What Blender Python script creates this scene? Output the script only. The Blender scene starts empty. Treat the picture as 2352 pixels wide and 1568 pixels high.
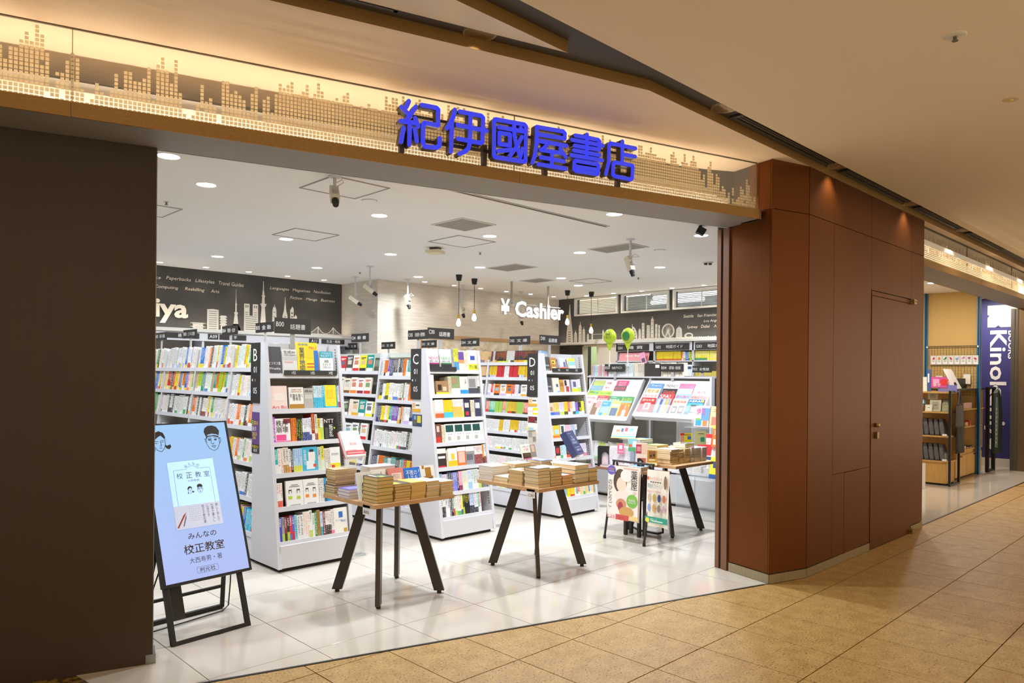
import bpy, bmesh, math, random
from mathutils import Vector, Matrix
C = bpy.context.scene.collection
S = bpy.context.scene
V = Vector
# ------------------------------------------------------------------ camera
def make_camera():
    cd = bpy.data.cameras.new('camera'); cam = bpy.data.objects.new('camera', cd); C.objects.link(cam)
    yaw = math.radians(45.655); roll = math.radians(0.51)
    f = V((math.cos(yaw), math.sin(yaw), 0)); r = V((math.sin(yaw), -math.cos(yaw), 0)); u = V((0, 0, 1))
    c, s = math.cos(roll), math.sin(roll)
    X = r * c + u * s; Y = u * c - r * s; Z = -f
    cam.matrix_world = Matrix(((X.x, Y.x, Z.x, 0), (X.y, Y.y, Z.y, 0), (X.z, Y.z, Z.z, 1.56), (0, 0, 0, 1)))
    cd.sensor_fit = 'HORIZONTAL'; cd.sensor_width = 36; cd.lens = 1686 / 2352 * 36
    cd.shift_y = 75.6 / 2352; cd.clip_start = 0.05; cd.clip_end = 100
    S.camera = cam
make_camera()
# ------------------------------------------------------------------ colour
HEX = {}
def lin(h):
    h = HEX.get(h, h).lstrip('#')
    if len(h) == 3: h = ''.join(x*2 for x in h)
    o = []
    for i in (0, 2, 4):
        v = int(h[i:i+2], 16) / 255
        o.append(v / 12.92 if v <= .04045 else ((v + .055) / 1.055) ** 2.4)
    return tuple(o)
# ------------------------------------------------------------------ world, exposure
w = bpy.data.worlds.new('mall_light'); S.world = w; w.use_nodes = True
w.node_tree.nodes['Background'].inputs[0].default_value = (1.0, .86, .62, 1)
w.node_tree.nodes['Background'].inputs[1].default_value = 1.15
S.view_settings.view_transform = 'Standard'; S.view_settings.look = 'None'
S.view_settings.gamma = 1; S.view_settings.exposure = 0; S.view_settings.use_curve_mapping = False
S.cycles.use_denoising = True
S.cycles.max_bounces = 8; S.cycles.diffuse_bounces = 4; S.cycles.glossy_bounces = 4; S.cycles.transparent_max_bounces = 12
S.cycles.transmission_bounces = 6; S.cycles.caustics_reflective = False; S.cycles.caustics_refractive = False
S.cycles.sample_clamp_indirect = 4
R = random.Random(11)
# ------------------------------------------------------------------ materials
MATS = {}
def mat(col, rough=.55, metal=0, emit=0, spec=.5, name=None, coat=0, alpha=1, trans=0):
    key = (col, rough, metal, emit, spec, coat, alpha, trans)
    if key in MATS: return MATS[key]
    m = bpy.data.materials.new(name or ('m_' + str(col).strip('#'))); m.use_nodes = True
    b = m.node_tree.nodes['Principled BSDF']
    c = lin(col) if isinstance(col, str) else col
    b.inputs['Base Color'].default_value = (*c, 1)
    b.inputs['Roughness'].default_value = rough; b.inputs['Metallic'].default_value = metal
    b.inputs['Specular IOR Level'].default_value = spec
    b.inputs['Coat Weight'].default_value = coat; b.inputs['Alpha'].default_value = alpha
    b.inputs['Transmission Weight'].default_value = trans
    if emit:
        b.inputs['Emission Color'].default_value = (*c, 1); b.inputs['Emission Strength'].default_value = emit
    MATS[key] = m
    return m
class NT:
    def __init__(s, name):
        s.m = bpy.data.materials.new(name); s.m.use_nodes = True; s.t = s.m.node_tree; s.b = s.t.nodes['Principled BSDF']
    def n(s, typ, ins=None, **kw):
        x = s.t.nodes.new(typ)
        for k, v in kw.items(): setattr(x, k, v)
        for k, v in (ins or {}).items():
            if hasattr(v, 'is_output'): s.t.links.new(v, x.inputs[k])
            else: x.inputs[k].default_value = v
        return x
    def math(s, op, a, b=None, c=None):
        ins = {0: a}
        if b is not None: ins[1] = b
        if c is not None: ins[2] = c
        return s.n('ShaderNodeMath', ins, operation=op).outputs[0]
    def mix(s, f, a, b):
        x = s.t.nodes.new('ShaderNodeMix'); x.data_type = 'RGBA'
        for i, v in ((0, f), (6, a), (7, b)):
            if hasattr(v, 'is_output'): s.t.links.new(v, x.inputs[i])
            else: x.inputs[i].default_value = v if i == 0 else ((*v, 1) if len(v) == 3 else v)
        return x.outputs[2]
    def out(s, inp, o): s.t.links.new(o, s.b.inputs[inp])
    def set(s, **kw):
        for k, v in kw.items(): s.b.inputs[k.replace('_', ' ')].default_value = v
        return s
    def coord(s, kind='Object', scale=(1, 1, 1)):
        tc = s.n('ShaderNodeTexCoord')
        return s.n('ShaderNodeMapping', {0: tc.outputs[kind], 3: scale}).outputs[0]
    def noise(s, vec, scale, detail=2, rough=.5):
        return s.n('ShaderNodeTexNoise', {'Vector': vec, 'Scale': scale, 'Detail': detail, 'Roughness': rough}).outputs[0]
    def ramp(s, f, lo, hi):
        x = s.n('ShaderNodeMapRange', {0: f, 1: lo, 2: hi}); return x.outputs[0]
def m_streak(name, c1, c2, scale, rough=.5, lo=.35, hi=.65, nscale=6, bump=0, metal=0, kind='Object', spec=.5):
    t = NT(name); v = t.coord(kind, scale)
    f = t.ramp(t.noise(v, nscale, 4, .6), lo, hi)
    t.out('Base Color', t.mix(f, lin(c1), lin(c2))); t.set(Roughness=rough, Metallic=metal, Specular_IOR_Level=spec)
    if bump:
        bp = t.n('ShaderNodeBump', {'Strength': bump, 'Distance': .002, 'Height': f}); t.out('Normal', bp.outputs[0])
    return t.m
def m_granite():
    t = NT('granite'); tc = t.n('ShaderNodeNewGeometry').outputs['Position']
    base = t.mix(t.ramp(t.noise(tc, 9, 3), .35, .7), lin('#b6935a'), lin('#a58048'))
    sp = t.ramp(t.noise(tc, 85, 3, .65), .575, .605)
    sp2 = t.ramp(t.noise(tc, 240, 2, .6), .58, .64)
    cl = t.ramp(t.noise(tc, 14, 2), .38, .62)
    c = t.mix(t.math('MULTIPLY', sp, t.math('ADD', t.math('MULTIPLY', cl, .5), .5)), base, lin('#3e3020'))
    c = t.mix(t.math('MULTIPLY', sp2, .35), c, lin('#8d7148'))
    lt = t.ramp(t.noise(tc, 60, 2), .62, .7)
    c = t.mix(t.math('MULTIPLY', lt, .4), c, lin('#d6be90'))
    t.out('Base Color', c); t.set(Roughness=.5, Specular_IOR_Level=.35); return t.m
def m_floor_tile():
    t = NT('polished_tile'); tc = t.n('ShaderNodeNewGeometry').outputs['Position']
    c = t.mix(t.ramp(t.noise(tc, 1.7, 3), .3, .7), lin('#cbc2b7'), lin('#c3b9ad'))
    t.out('Base Color', c); t.set(Roughness=.09, Specular_IOR_Level=.42); return t.m
def m_brown():
    t = NT('bronze_panel'); v = t.coord('Object', (40, 40, 1.2))
    f = t.noise(v, 3, 3)
    t.out('Base Color', t.mix(f, lin('#75421b'), lin('#6b3c18')))
    t.set(Metallic=.7, Specular_IOR_Level=.2); t.out('Roughness', t.math('MULTIPLY_ADD', f, .1, .38)); return t.m
def m_attr(kind):
    # printed cover: cover colour, paper band at the foot, rows of small print
    t = NT('printed_spine_' + kind.lower())
    A = lambda nm: t.n('ShaderNodeAttribute', attribute_type=kind, attribute_name=nm)
    cov, band, ink, par = A('cover'), A('band'), A('ink'), A('par')
    p = t.n('ShaderNodeSeparateXYZ', {0: par.outputs['Vector']})
    bandh, rows, rnd = p.outputs[0], p.outputs[1], p.outputs[2]
    uv = t.n('ShaderNodeUVMap', uv_map='uv').outputs[0]
    s = t.n('ShaderNodeSeparateXYZ', {0: uv}); u, v = s.outputs[0], s.outputs[1]
    inb = t.math('LESS_THAN', v, bandh)
    # glyph column
    gv = t.math('MULTIPLY', v, rows)
    fr = t.math('FRACT', gv)
    uu = t.math('MULTIPLY_ADD', u, 1.7, -.35)
    cell = t.n('ShaderNodeCombineXYZ', {0: t.math('FLOOR', t.math('MULTIPLY', uu, 4)), 1: t.math('FLOOR', t.math('MULTIPLY', gv, 4)), 2: t.math('MULTIPLY', rnd, 91)})
    wn = t.n('ShaderNodeTexWhiteNoise', {0: cell.outputs[0]}, noise_dimensions='3D').outputs[0]
    g = t.math('GREATER_THAN', wn, .42)
    for cond in (t.math('GREATER_THAN', fr, .14), t.math('LESS_THAN', fr, .9), t.math('GREATER_THAN', uu, 0), t.math('LESS_THAN', uu, 1),
                 t.math('LESS_THAN', v, .95), t.math('GREATER_THAN', v, t.math('ADD', bandh, t.math('MULTIPLY', rnd, .35)))):
        g = t.math('MULTIPLY', g, cond)
    c = t.mix(t.math('MULTIPLY', g, .85), cov.outputs['Color'], ink.outputs['Color'])
    bg = t.math('MULTIPLY', t.math('MULTIPLY', t.math('GREATER_THAN', wn, .5), t.math('GREATER_THAN', uu, 0)), t.math('MULTIPLY', t.math('LESS_THAN', uu, 1), t.math('MULTIPLY', t.math('GREATER_THAN', fr, .3), t.math('GREATER_THAN', v, .03))))
    cb = t.mix(t.math('MULTIPLY', bg, .5), band.outputs['Color'], cov.outputs['Color'])
    t.out('Base Color', t.mix(inb, c, cb)); t.set(Roughness=.38, Specular_IOR_Level=.4)
    return t.m
def m_page():
    t = NT('page_edges'); a = t.n('ShaderNodeAttribute', attribute_type='OBJECT', attribute_name='page')
    v = t.coord('Object', (1, 1, 1)); f = t.noise(t.n('ShaderNodeMapping', {0: v, 3: (2, 2, 60)}).outputs[0], 4, 2)
    c = t.mix(t.math('MULTIPLY', f, .25), a.outputs['Color'], lin('#b89a70'))
    t.out('Base Color', c); t.set(Roughness=.8); return t.m
def m_blobs(name, cols, scale=9):
    t = NT(name); v = t.coord('Object')
    c = lin(cols[0])
    for i, k in enumerate(cols[1:]):
        vv = t.n('ShaderNodeMapping', {0: v, 1: (i * 3.1, i * 1.7, i * 2.3)}).outputs[0]
        c = t.mix(t.ramp(t.noise(vv, scale * (1 + .25 * i), 3, .55), .56, .6), c, lin(k))
    t.out('Base Color', c); t.set(Roughness=.45); return t.m
STEEL = mat('#d6d5da', .45, 0, spec=.4, name='grey_steel'); STEEL2 = mat('#b4b2b3', .5, name='grey_steel_dark')
BACK = mat('#9b9389', .6, name='shelf_back'); BLACK = mat('#2b2827', .45, name='black_metal'); KICK = mat('#191817', .6)
SIGNBLK = mat('#332f2d', .5, name='sign_black'); WHITE = mat('#f2f0ee', .5); WHT = mat('#f5f4f2', .6, name='print_white')
GOLD = m_streak('brushed_gold', '#a57d45', '#96703b', (1, 60, 60), .42, .3, .7, 3, 0, .3)
SOFF = mat('#8f887e', .55, name='soffit_paint'); OLIVE = mat('#9a8656', .5); CEILW = mat('#f5f2ed', .8, name='shop_ceiling')
CEILC = mat('#e2cdae', .85, name='mall_ceiling'); CHAN = mat('#4a423b', .6, name='channel_paint')
STRIPC = m_streak('wood_grain_ceiling', '#f0d6b8', '#ead0ae', (3, 60, 1), .6, .3, .7, 2)
BROWN = m_brown(); SHADEB = m_streak('shaded_bronze', '#3c2a1a', '#362616', (30, 30, 1), .5, .3, .7, 3, 0, .1)  # second bronze is the panel brown with the front wall's shade in its colour
GRAN = m_granite(); TILE = m_floor_tile(); GROUT = mat('#6b6156', .8)
OAK = m_streak('oak_top', '#c9a478', '#b78d5e', (1, 14, 14), .45, .3, .7, 5)
OAKV = m_streak('oak_panel', '#d0a765', '#c0944f', (14, 14, 1.2), .5, .3, .7, 5)
CHALK = m_streak('chalkboard', '#4e4b48', '#403e3b', (1, 1, 1), .75, .25, .75, 3)
PAPER = m_streak('linen_wallpaper', '#e6ddd0', '#d2c6b6', (1.2, 1.2, 14), .8, .3, .7, 3, .3)
CORK = m_streak('cork_fabric', '#d9b979', '#c7a262', (1, 30, 90), .9, .3, .7, 6, .3)
SP_O = m_attr('OBJECT'); SP_G = m_attr('GEOMETRY'); PAGE = m_page(); PAGEW = mat('#efe7d6', .8, name='page_white')
# ------------------------------------------------------------------ mesh builder
WM = {}          # world matrices of parents
class MB:
    def __init__(s): s.v = []; s.f = []; s.mi = []
    def add(s, vs, fs, mi=0, M=None):
        o = len(s.v)
        s.v += [tuple(M @ V(p)) if M is not None else tuple(p) for p in vs]
        s.f += [tuple(i + o for i in f) for f in fs]; s.mi += [mi] * len(fs); return s
    def box(s, x0, x1, y0, y1, z0, z1, mi=0, M=None):
        x0, x1 = sorted((x0, x1)); y0, y1 = sorted((y0, y1)); z0, z1 = sorted((z0, z1))
        vs = [(x, y, z) for z in (z0, z1) for y in (y0, y1) for x in (x0, x1)]
        return s.add(vs, [(0, 2, 3, 1), (4, 5, 7, 6), (0, 1, 5, 4), (2, 6, 7, 3), (0, 4, 6, 2), (1, 3, 7, 5)], mi, M)
    def prism(s, poly, z0, z1, mi=0, mis=None, M=None):
        n = len(poly)
        a = sum(poly[i][0] * poly[(i+1) % n][1] - poly[(i+1) % n][0] * poly[i][1] for i in range(n))
        if a < 0: poly = poly[::-1]
        vs = [(x, y, z0) for x, y in poly] + [(x, y, z1) for x, y in poly]
        s.add(vs, [tuple(range(n - 1, -1, -1)), tuple(range(n, 2 * n))], mi, M)
        o = len(s.v) - 2 * n
        for i in range(n):
            j = (i + 1) % n; s.f.append((o + i, o + j, o + n + j, o + n + i)); s.mi.append(mi if mis is None else mis)
        return s
    def ngon(s, pts, mi=0, M=None): return s.add(pts, [tuple(range(len(pts)))], mi, M)
    def tube(s, pts, r, n=8, mi=0, M=None, cap=True):
        pts = [V(p) for p in pts]; rr = r if isinstance(r, (list, tuple)) else [r] * len(pts)
        rings = []; ref = None
        for i, p in enumerate(pts):
            d = (pts[min(i + 1, len(pts) - 1)] - pts[max(i - 1, 0)]).normalized()
            if ref is None: ref = V((0, 0, 1)) if abs(d.z) < .9 else V((1, 0, 0))
            a = d.cross(ref).normalized(); b = d.cross(a).normalized(); ref = -b if False else ref
            rings.append([p + (a * math.cos(2*math.pi*k/n) + b * math.sin(2*math.pi*k/n)) * rr[i] for k in range(n)])
        vs = [q for g in rings for q in g]; fs = []
        for i in range(len(rings) - 1):
            for k in range(n):
                j = (k + 1) % n; fs.append((i*n+k, i*n+j, (i+1)*n+j, (i+1)*n+k))
        if cap: fs += [tuple(range(n - 1, -1, -1)), tuple((len(rings)-1)*n + k for k in range(n))]
        return s.add(vs, fs, mi, M)
    def lathe(s, prof, n=16, mi=0, M=None):
        vs = []; fs = []
        for r, z in prof: vs += [(r*math.cos(2*math.pi*k/n), r*math.sin(2*math.pi*k/n), z) for k in range(n)]
        for i in range(len(prof) - 1):
            for k in range(n):
                j = (k + 1) % n; fs.append((i*n+k, i*n+j, (i+1)*n+j, (i+1)*n+k))
        if prof[0][0] > 1e-6: fs.append(tuple(range(n - 1, -1, -1)))
        if prof[-1][0] > 1e-6: fs.append(tuple((len(prof)-1)*n + k for k in range(n)))
        return s.add(vs, fs, mi, M)
    def stroke(s, pts, hw, z0, z1, mi=0, mis=None, M=None, n=5):
        for (x0, y0), (x1, y1) in zip(pts, pts[1:]):
            a = math.atan2(y1 - y0, x1 - x0)
            po = [(x1 + hw*math.cos(a - math.pi/2 + math.pi*k/n), y1 + hw*math.sin(a - math.pi/2 + math.pi*k/n)) for k in range(n + 1)]
            po += [(x0 + hw*math.cos(a + math.pi/2 + math.pi*k/n), y0 + hw*math.sin(a + math.pi/2 + math.pi*k/n)) for k in range(n + 1)]
            s.prism(po, z0, z1, mi, mis, M)
        return s
    def build(s, name, mats, parent=None, loc=None, smooth=False, kind=None, label=None):
        me = bpy.data.meshes.new(name)
        inv = None
        if parent is not None: inv = WM[parent.name].inverted()
        elif loc is not None: inv = Matrix.Translation(-V(loc))
        vs = s.v if inv is None else [tuple(inv @ V(p)) for p in s.v]
        me.from_pydata(vs, [], s.f)
        for m in (mats if isinstance(mats, (list, tuple)) else [mats]): me.materials.append(m)
        if len(me.materials) > 1: me.polygons.foreach_set('material_index', s.mi)
        if smooth: me.polygons.foreach_set('use_smooth', [True] * len(me.polygons))
        me.update()
        o = bpy.data.objects.new(name, me); C.objects.link(o)
        if parent is not None: o.parent = parent; WM[o.name] = WM[parent.name].copy()
        else:
            if loc is not None: o.location = loc
            WM[o.name] = Matrix.Translation(V(loc)) if loc is not None else Matrix.Identity(4)
        if kind: o['kind'] = kind
        if label: o['label'] = label
        return o
def tag(o, label, cat, group=None):
    o['label'] = label; o['category'] = cat
    if group: o['group'] = group
    return o
def thing(name, label, cat, loc, group=None):
    o = bpy.data.objects.new(name, None); C.objects.link(o); o.location = loc; o.empty_display_size = .1
    WM[o.name] = Matrix.Translation(V(loc)); return tag(o, label, cat, group)
def frame(o, right, up):
    r = V(right).normalized(); u = V(up).normalized(); n = r.cross(u).normalized(); u = n.cross(r)
    return Matrix(((r.x, u.x, n.x, o[0]), (r.y, u.y, n.y, o[1]), (r.z, u.z, n.z, o[2]), (0, 0, 0, 1)))
TXT = {}
def text_raw(body, res=2, bold=0, shear=0):
    k = (body, bold, shear)
    if k in TXT: return TXT[k]
    c = bpy.data.curves.new('t', 'FONT'); c.body = body; c.resolution_u = res; c.offset = bold; c.shear = shear
    c.align_x = 'CENTER'; c.space_line = .92
    o = bpy.data.objects.new('t', c); C.objects.link(o)
    me = bpy.data.meshes.new_from_object(o.evaluated_get(bpy.context.evaluated_depsgraph_get()))
    vs = [v.co.copy() for v in me.vertices]; fs = [tuple(p.vertices) for p in me.polygons]
    bpy.data.objects.remove(o); bpy.data.curves.remove(c); bpy.data.meshes.remove(me)
    x0, x1 = min(v.x for v in vs), max(v.x for v in vs); y0, y1 = min(v.y for v in vs), max(v.y for v in vs)
    TXT[k] = (vs, fs, x0, x1, y0, y1); return TXT[k]
def text(body, m, parent, o, right, up, w=None, h=None, name='lettering', lift=.0008, bold=0, vertical=False, shear=0, depth=0, rot=0, mb=None):
    """text centred on o in the plane right/up, fitted into w x h"""
    if vertical: body = '\n'.join(body)
    vs, fs, x0, x1, y0, y1 = text_raw(body, 2, bold, shear)
    tw, th = x1 - x0, y1 - y0
    sx = w / tw if w else h / th; sy = h / th if h else sx
    cx, cy = (x0 + x1) / 2, (y0 + y1) / 2
    M = frame(o, right, up)
    if rot: M = M @ Matrix.Rotation(rot, 4, 'Z')
    b = mb or MB()
    b.add([((v.x - cx) * sx, (v.y - cy) * sy, lift + depth) for v in vs], fs, 0, M)
    if depth:
        ed = {}
        for f in fs:
            for a, c in zip(f, f[1:] + f[:1]):
                k = (a, c)
                if (c, a) in ed: del ed[(c, a)]
                else: ed[k] = 1
        P = lambda i, z: ((vs[i].x - cx) * sx, (vs[i].y - cy) * sy, z)
        vv = []; ff = []
        for a, c in ed:
            q = len(vv); vv += [P(a, lift), P(c, lift), P(c, lift + depth), P(a, lift + depth)]; ff.append((q, q+1, q+2, q+3))
        b.add(vv, ff, 1, M)
    if mb: return None
    return b.build(name, m, parent)
def copy_tree(o, parent=None):
    c = o.copy(); C.objects.link(c); c.parent = parent
    for ch in o.children: copy_tree(ch, c)
    return c
def lamp(name, typ, loc, energy, col, parent=None, rot=None, **kw):
    l = bpy.data.lights.new(name, typ); l.energy = energy; l.color = col
    for k, v in kw.items(): setattr(l, k, v)
    o = bpy.data.objects.new(name, l); C.objects.link(o); o.location = loc
    if rot is not None: o.rotation_euler = rot
    return o
def aim(o, d): o.rotation_euler = V(d).to_track_quat('-Z', 'Y').to_euler()
WARM = (1, .84, .60); NEUT = (.86, .935, 1.0)
# storefront frame: s along, off into the shop
G0 = V((.658, 4.005, 0)); U = V((.9597, -.2812, 0)); N = V((.2812, .9597, 0))
def F(s, off, z=0): return G0 + U * s + N * off + V((0, 0, z))
MF = Matrix(((U.x, N.x, 0, G0.x), (U.y, N.y, 0, G0.y), (0, 0, 1, 0), (0, 0, 0, 1)))   # local (s, off, z)
def clip(poly, a, b, c):
    """keep a*x + b*y >= c"""
    out = []
    for i in range(len(poly)):
        p, q = poly[i], poly[(i+1) % len(poly)]; dp, dq = a*p[0]+b*p[1]-c, a*q[0]+b*q[1]-c
        if dp >= 0: out.append(p)
        if (dp >= 0) != (dq >= 0):
            t = dp / (dp - dq); out.append((p[0]+(q[0]-p[0])*t, p[1]+(q[1]-p[1])*t))
    return out
# ================================================================== STRUCTURE
THR = -.06
def tile_grid(parent, name, m, x0, y0, px, py, i0, i1, j0, j1, clips, gap, th=.006, skip=None):
    full = None
    for i in range(i0, i1):
        for j in range(j0, j1):
            ax, ay = x0 + i*px + gap/2, y0 + j*py + gap/2; bx, by = ax + px - gap, ay + py - gap
            poly = [(ax, ay), (bx, ay), (bx, by), (ax, by)]
            cx, cy = (ax+bx)/2, (ay+by)/2
            if skip and skip(cx, cy): continue
            q = poly
            for c in clips(cx, cy):
                q = clip(q, *c)
                if len(q) < 3: break
            if len(q) < 3: continue
            if q == poly:
                if full is None:
                    b = MB(); hx, hy, e = (px-gap)/2, (py-gap)/2, .0012
                    b.add([(-hx, -hy, -th), (hx, -hy, -th), (hx, hy, -th), (-hx, hy, -th), (-hx, -hy, -e), (hx, -hy, -e), (hx, hy, -e), (-hx, hy, -e),
                           (-hx+e, -hy+e, 0), (hx-e, -hy+e, 0), (hx-e, hy-e, 0), (-hx+e, hy-e, 0)],
                          [(0, 1, 5, 4), (1, 2, 6, 5), (2, 3, 7, 6), (3, 0, 4, 7), (4, 5, 9, 8), (5, 6, 10, 9), (6, 7, 11, 10), (7, 4, 8, 11), (8, 9, 10, 11)])
                    o = b.build(name, m, parent); full = o
                else:
                    o = full.copy(); C.objects.link(o); o.parent = parent
                o.location = (cx, cy, 0)
            else:
                MB().prism(q, -th, 0).build(name, m, parent)
nx, ny = .2812, .9597; g0 = .658*nx + 4.005*ny
sh = lambda c: (nx, ny, g0 + c)                  # off >= c
shm = lambda c: (-nx, -ny, -(g0 + c))            # off <= c
GROUTD = mat('#4a3e2e', .8)
fl = MB().prism([(-3.5, 5.12), tuple(F(4.72, THR))[:2], (5.6, 2.5), (8.4, 2.515), (17, 2.515), (17, 11), (-3.5, 11)], -.12, -.006).build('floor', GROUT, kind='structure')
tile_grid(fl, 'tile', TILE, 3.909 - .6*9, 3.728 - .6*3, .6, .6, 0, 17, 0, 9, lambda x, y: [sh(THR + .012)], .0042,
          skip=lambda x, y: (x > 5.75 and y < 3.1) or x > 8.3 and y > 4.5 and y < 4.6)
MB().box(-3.5, 10.6, 7.332, 10.7, -.006, 0).build('rear_tiling', TILE, fl)
tile_grid(fl, 'tile', TILE, 8.4, 2.515, .6, .6, 0, 13, 0, 4, lambda x, y: [(0, 1, 2.53)], .003)
fm = MB().prism([(-6, -1.6), (18, -1.6), (18, 2.51), (8.4, 2.51), (5.6, 2.5), tuple(F(4.72, THR))[:2], (-3.5, 5.115), (-6, 5.115)], -.12, -.006).build('floor', GROUTD, kind='structure')
def gclip(x, y): return [(0, -1, -2.505)] if x > 5.53 else [shm(THR - .012)]
tile_grid(fm, 'tile', GRAN, 5.532 - .448*13, 2.246 - .593*5, .448, .593, 0, 31, 2, 9, gclip, .0055, skip=lambda x, y: y < x*.24 - 1.1 or x > 12.8)
MB().box(-6, 18, -1.6, -.2, -.006, -.0005).build('rear_paving', GRAN, fm)
MB().box(12.75, 18, -.2, 2.5, -.006, -.0005).build('far_paving', GRAN, fm)
b = MB().box(-3, 4.76, THR - .008, THR + .008, -.01, .003, M=MF); b.box(8.42, 17, 2.508, 2.522, -.01, .003); b.build('trim_1', mat('#3d3a36', .4, .6), kind='structure')
# ---- dark front wall on the near side
b = MB().box(-2.6, .652, .33, .46, 0, 2.752, M=MF); wl = b.build('wall_front', SHADEB, kind='structure')
MB().box(.648, .656, .335, .455, .0, 2.75, M=MF).build('edge_strip', mat('#8f8c86', .35, .7), wl)
MB().box(.62, .668, .325, .465, 0, .05, M=MF).build('corner_guard', mat('#8f8c86', .3, .9), wl)
MB().prism([(-.6, .12), (.40, .12), (.30, .33), (-.6, .33)], 0, .001, M=MF).build('floor_mat', m_streak('patterned_mat', '#3f2f14', '#8a6a2c', (1, 1, 1), .7, .48, .52, 22), wl)
# ---- fascia beam, glass band, bulkhead
fb = MB().box(-2.6, 4.775, .012, .38, 2.762, 2.826, M=MF).build('trim_2', SOFF, kind='structure')
for a, c in ((-2.6, .274), (.276, 2.679), (2.681, 4.745)):
    bb = MB().box(a, c, 0, .012, 2.754, 2.826, M=MF); bb.build('fascia_panel', GOLD, fb)
b = MB(); b.prism([(4.745, 0), (4.772, .006), (4.787, .022), (4.793, .05), (4.793, .2), (4.745, .2)], 2.754, 2.826, M=MF); b.build('fascia_end', GOLD, fb)
MB().box(-2.6, 4.78, .012, .38, 2.754, 2.762, M=MF).build('soffit', SOFF, fb)
MB().box(-2.6, 4.79, .372, .392, 2.754, 3.0, M=MF).build('soffit_return', CEILW, fb)
bk = MB().box(-2.6, 4.86, .38, .40, 2.826, 2.98, M=MF); bk.box(-2.6, 4.86, .385, .40, 2.98, 2.993, 1, MF); bk.box(-2.6, 4.86, .38, .40, 2.993, 3.047, 2, MF)
bk.build('bulkhead', [OLIVE, mat('#3a3122', .7), mat('#7d7568', .5)], fb)
MB().prism([(-2.6, .75), (.8, .80), (4.55, .40), (4.9, .32), (4.9, .5), (4.5, .6), (.8, .95), (-2.6, .95)], 2.99, 3.2, M=MF).build('cavity_back', mat('#1d1913', .8), fb)
# glass band with printed skyline of squares
GLASS = NT('band_glass'); GLASS.set(Base_Color=(1, .97, .9, 1), Roughness=.02, Alpha=.12, Specular_IOR_Level=.6); GLASS = GLASS.m
SQN = NT('printed_square'); SQT = SQN.n('ShaderNodeBsdfTranslucent', {0: (.95, .88, .74, 1)}); SQN.set(Base_Color=(*lin('#e6d3aa'), 1), Roughness=.7); SQM = SQN.n('ShaderNodeMixShader', {0: .65}); SQN.t.links.new(SQN.b.outputs[0], SQM.inputs[1]); SQN.t.links.new(SQT.outputs[0], SQM.inputs[2]); SQN.t.links.new(SQM.outputs[0], SQN.t.nodes['Material Output'].inputs[0]); SQ = SQN.m
gb = MB()
for a, c in ((-2.6, .274), (.277, 2.676), (2.679, 4.788)): pass
glassband = thing('glass_band', 'clear glass band printed with small cream squares above the shop opening', 'glass panel', F(2, .07, 2.826))
for a, c in ((-2.6, .274), (.277, 2.676), (2.679, 4.788)):
    MB().box(a, c, .07, .078, 2.83, 3.196, M=MF).build('pane', GLASS, glassband)
b = MB()
for s in (.2755, 2.6775, 4.789): b.box(s - .0012, s + .0012, .068, .08, 2.828, 3.198, 0, MF)
b.box(-2.6, 4.79, .066, .082, 3.196, 3.2, 0, MF); b.build('joint', mat('#5a4523', .5, .3), glassband)
H = [8,11,11,13,15,13,17,15,11,3,7,7,10,12,11,4,.6,2,6.3,4,3,5.2,9,5,10.2,10.2,8,8,9,12,3.5,13,15,12,8.5,14.5,6.5,1.5,.8,1.5,4.6,9.6,5.6,6.5,5.4,1.5,11.5,12.3,8.5,10.3,9.4,8.4,5.2,10,12,3,9,9.8,6,11,13.8,12.8,13.6,14.5,11.5,12.3,13.3,15.3,11,13,16,13.5,12,11.5,11.5,13,12,13.5,14.5,12,11,10.5,11.5,10.8,12.5,12,11.5,11,12]
tail = [5,3,5,9,11,4.5,7,8,4,3,2,6.5,1,5,3,6,7,5,10,11,7,11,15,13,5,10,8,11,12,14,16,14,12,13,16,13,11,12,14,16,15,11,10.5]
NC = int((4.785 - 0.0) / .0205)
cols = [None]*NC
for i in range(NC):
    if i < len(H): cols[i] = H[i]
    elif i >= NC - len(tail): cols[i] = tail[NC - 1 - i]
    else: cols[i] = R.choice([12, 12.5, 13, 14, 15, 16, 13, 15.5, 14, 16.5])
holes = {(7, 8), (8, 0), (8, 1), (10, 5), (11, 1), (11, 2), (9, 0), (38, 1), (45, 1), (41, 3), (NC-6, 2), (NC-12, 3)}
small, large = MB(), []
def square(b, s, z): b.box(s, s + .0152, .0655, .0695, z, z + .0152, 0, MF)
def skyline_squares(b, cols, s0, base=2.8365):
    for i, h in enumerate(cols):
        for r in range(-1 if h > 0 else 0, int(h + .5)):
            if (i, r) in holes: continue
            if r == -1:
                b.box(s0 + i*.0205, s0 + i*.0205 + .0152, .0655, .0695, 2.829, 2.8325, 0, MF)
            else: square(b, s0 + i*.0205, base + r*.0205)
for i in range(26):
    for r in range(0, int(cols[i] + .5)):
        if (i, r) in holes or len(large) > 170: continue
        large.append((i, r))
proto = None
for i, r in large:
    if proto is None:
        proto = MB().box(0, .0152, 0, .004, 0, .0152, M=Matrix(((U.x, N.x, 0, 0), (U.y, N.y, 0, 0), (0, 0, 1, 0), (0, 0, 0, 1)))).build('printed_square', SQ); o = proto
    else: o = proto.copy(); C.objects.link(o)
    o.parent = glassband; o.location = F(.002 + i*.0205, .0655, 2.8365 + r*.0205) - glassband.location
    holes.add((i, r))
b = MB(); skyline_squares(b, cols, .002)
for k in range(1, 90):
    h = R.choice([3, 6, 9, 11, 14, 2, 7]); s = .002 - k*.0205
    for r in range(h): square(b, s, 2.8365 + r*.0205)
b.build('printed_squares', SQ, glassband, kind='stuff')
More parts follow.
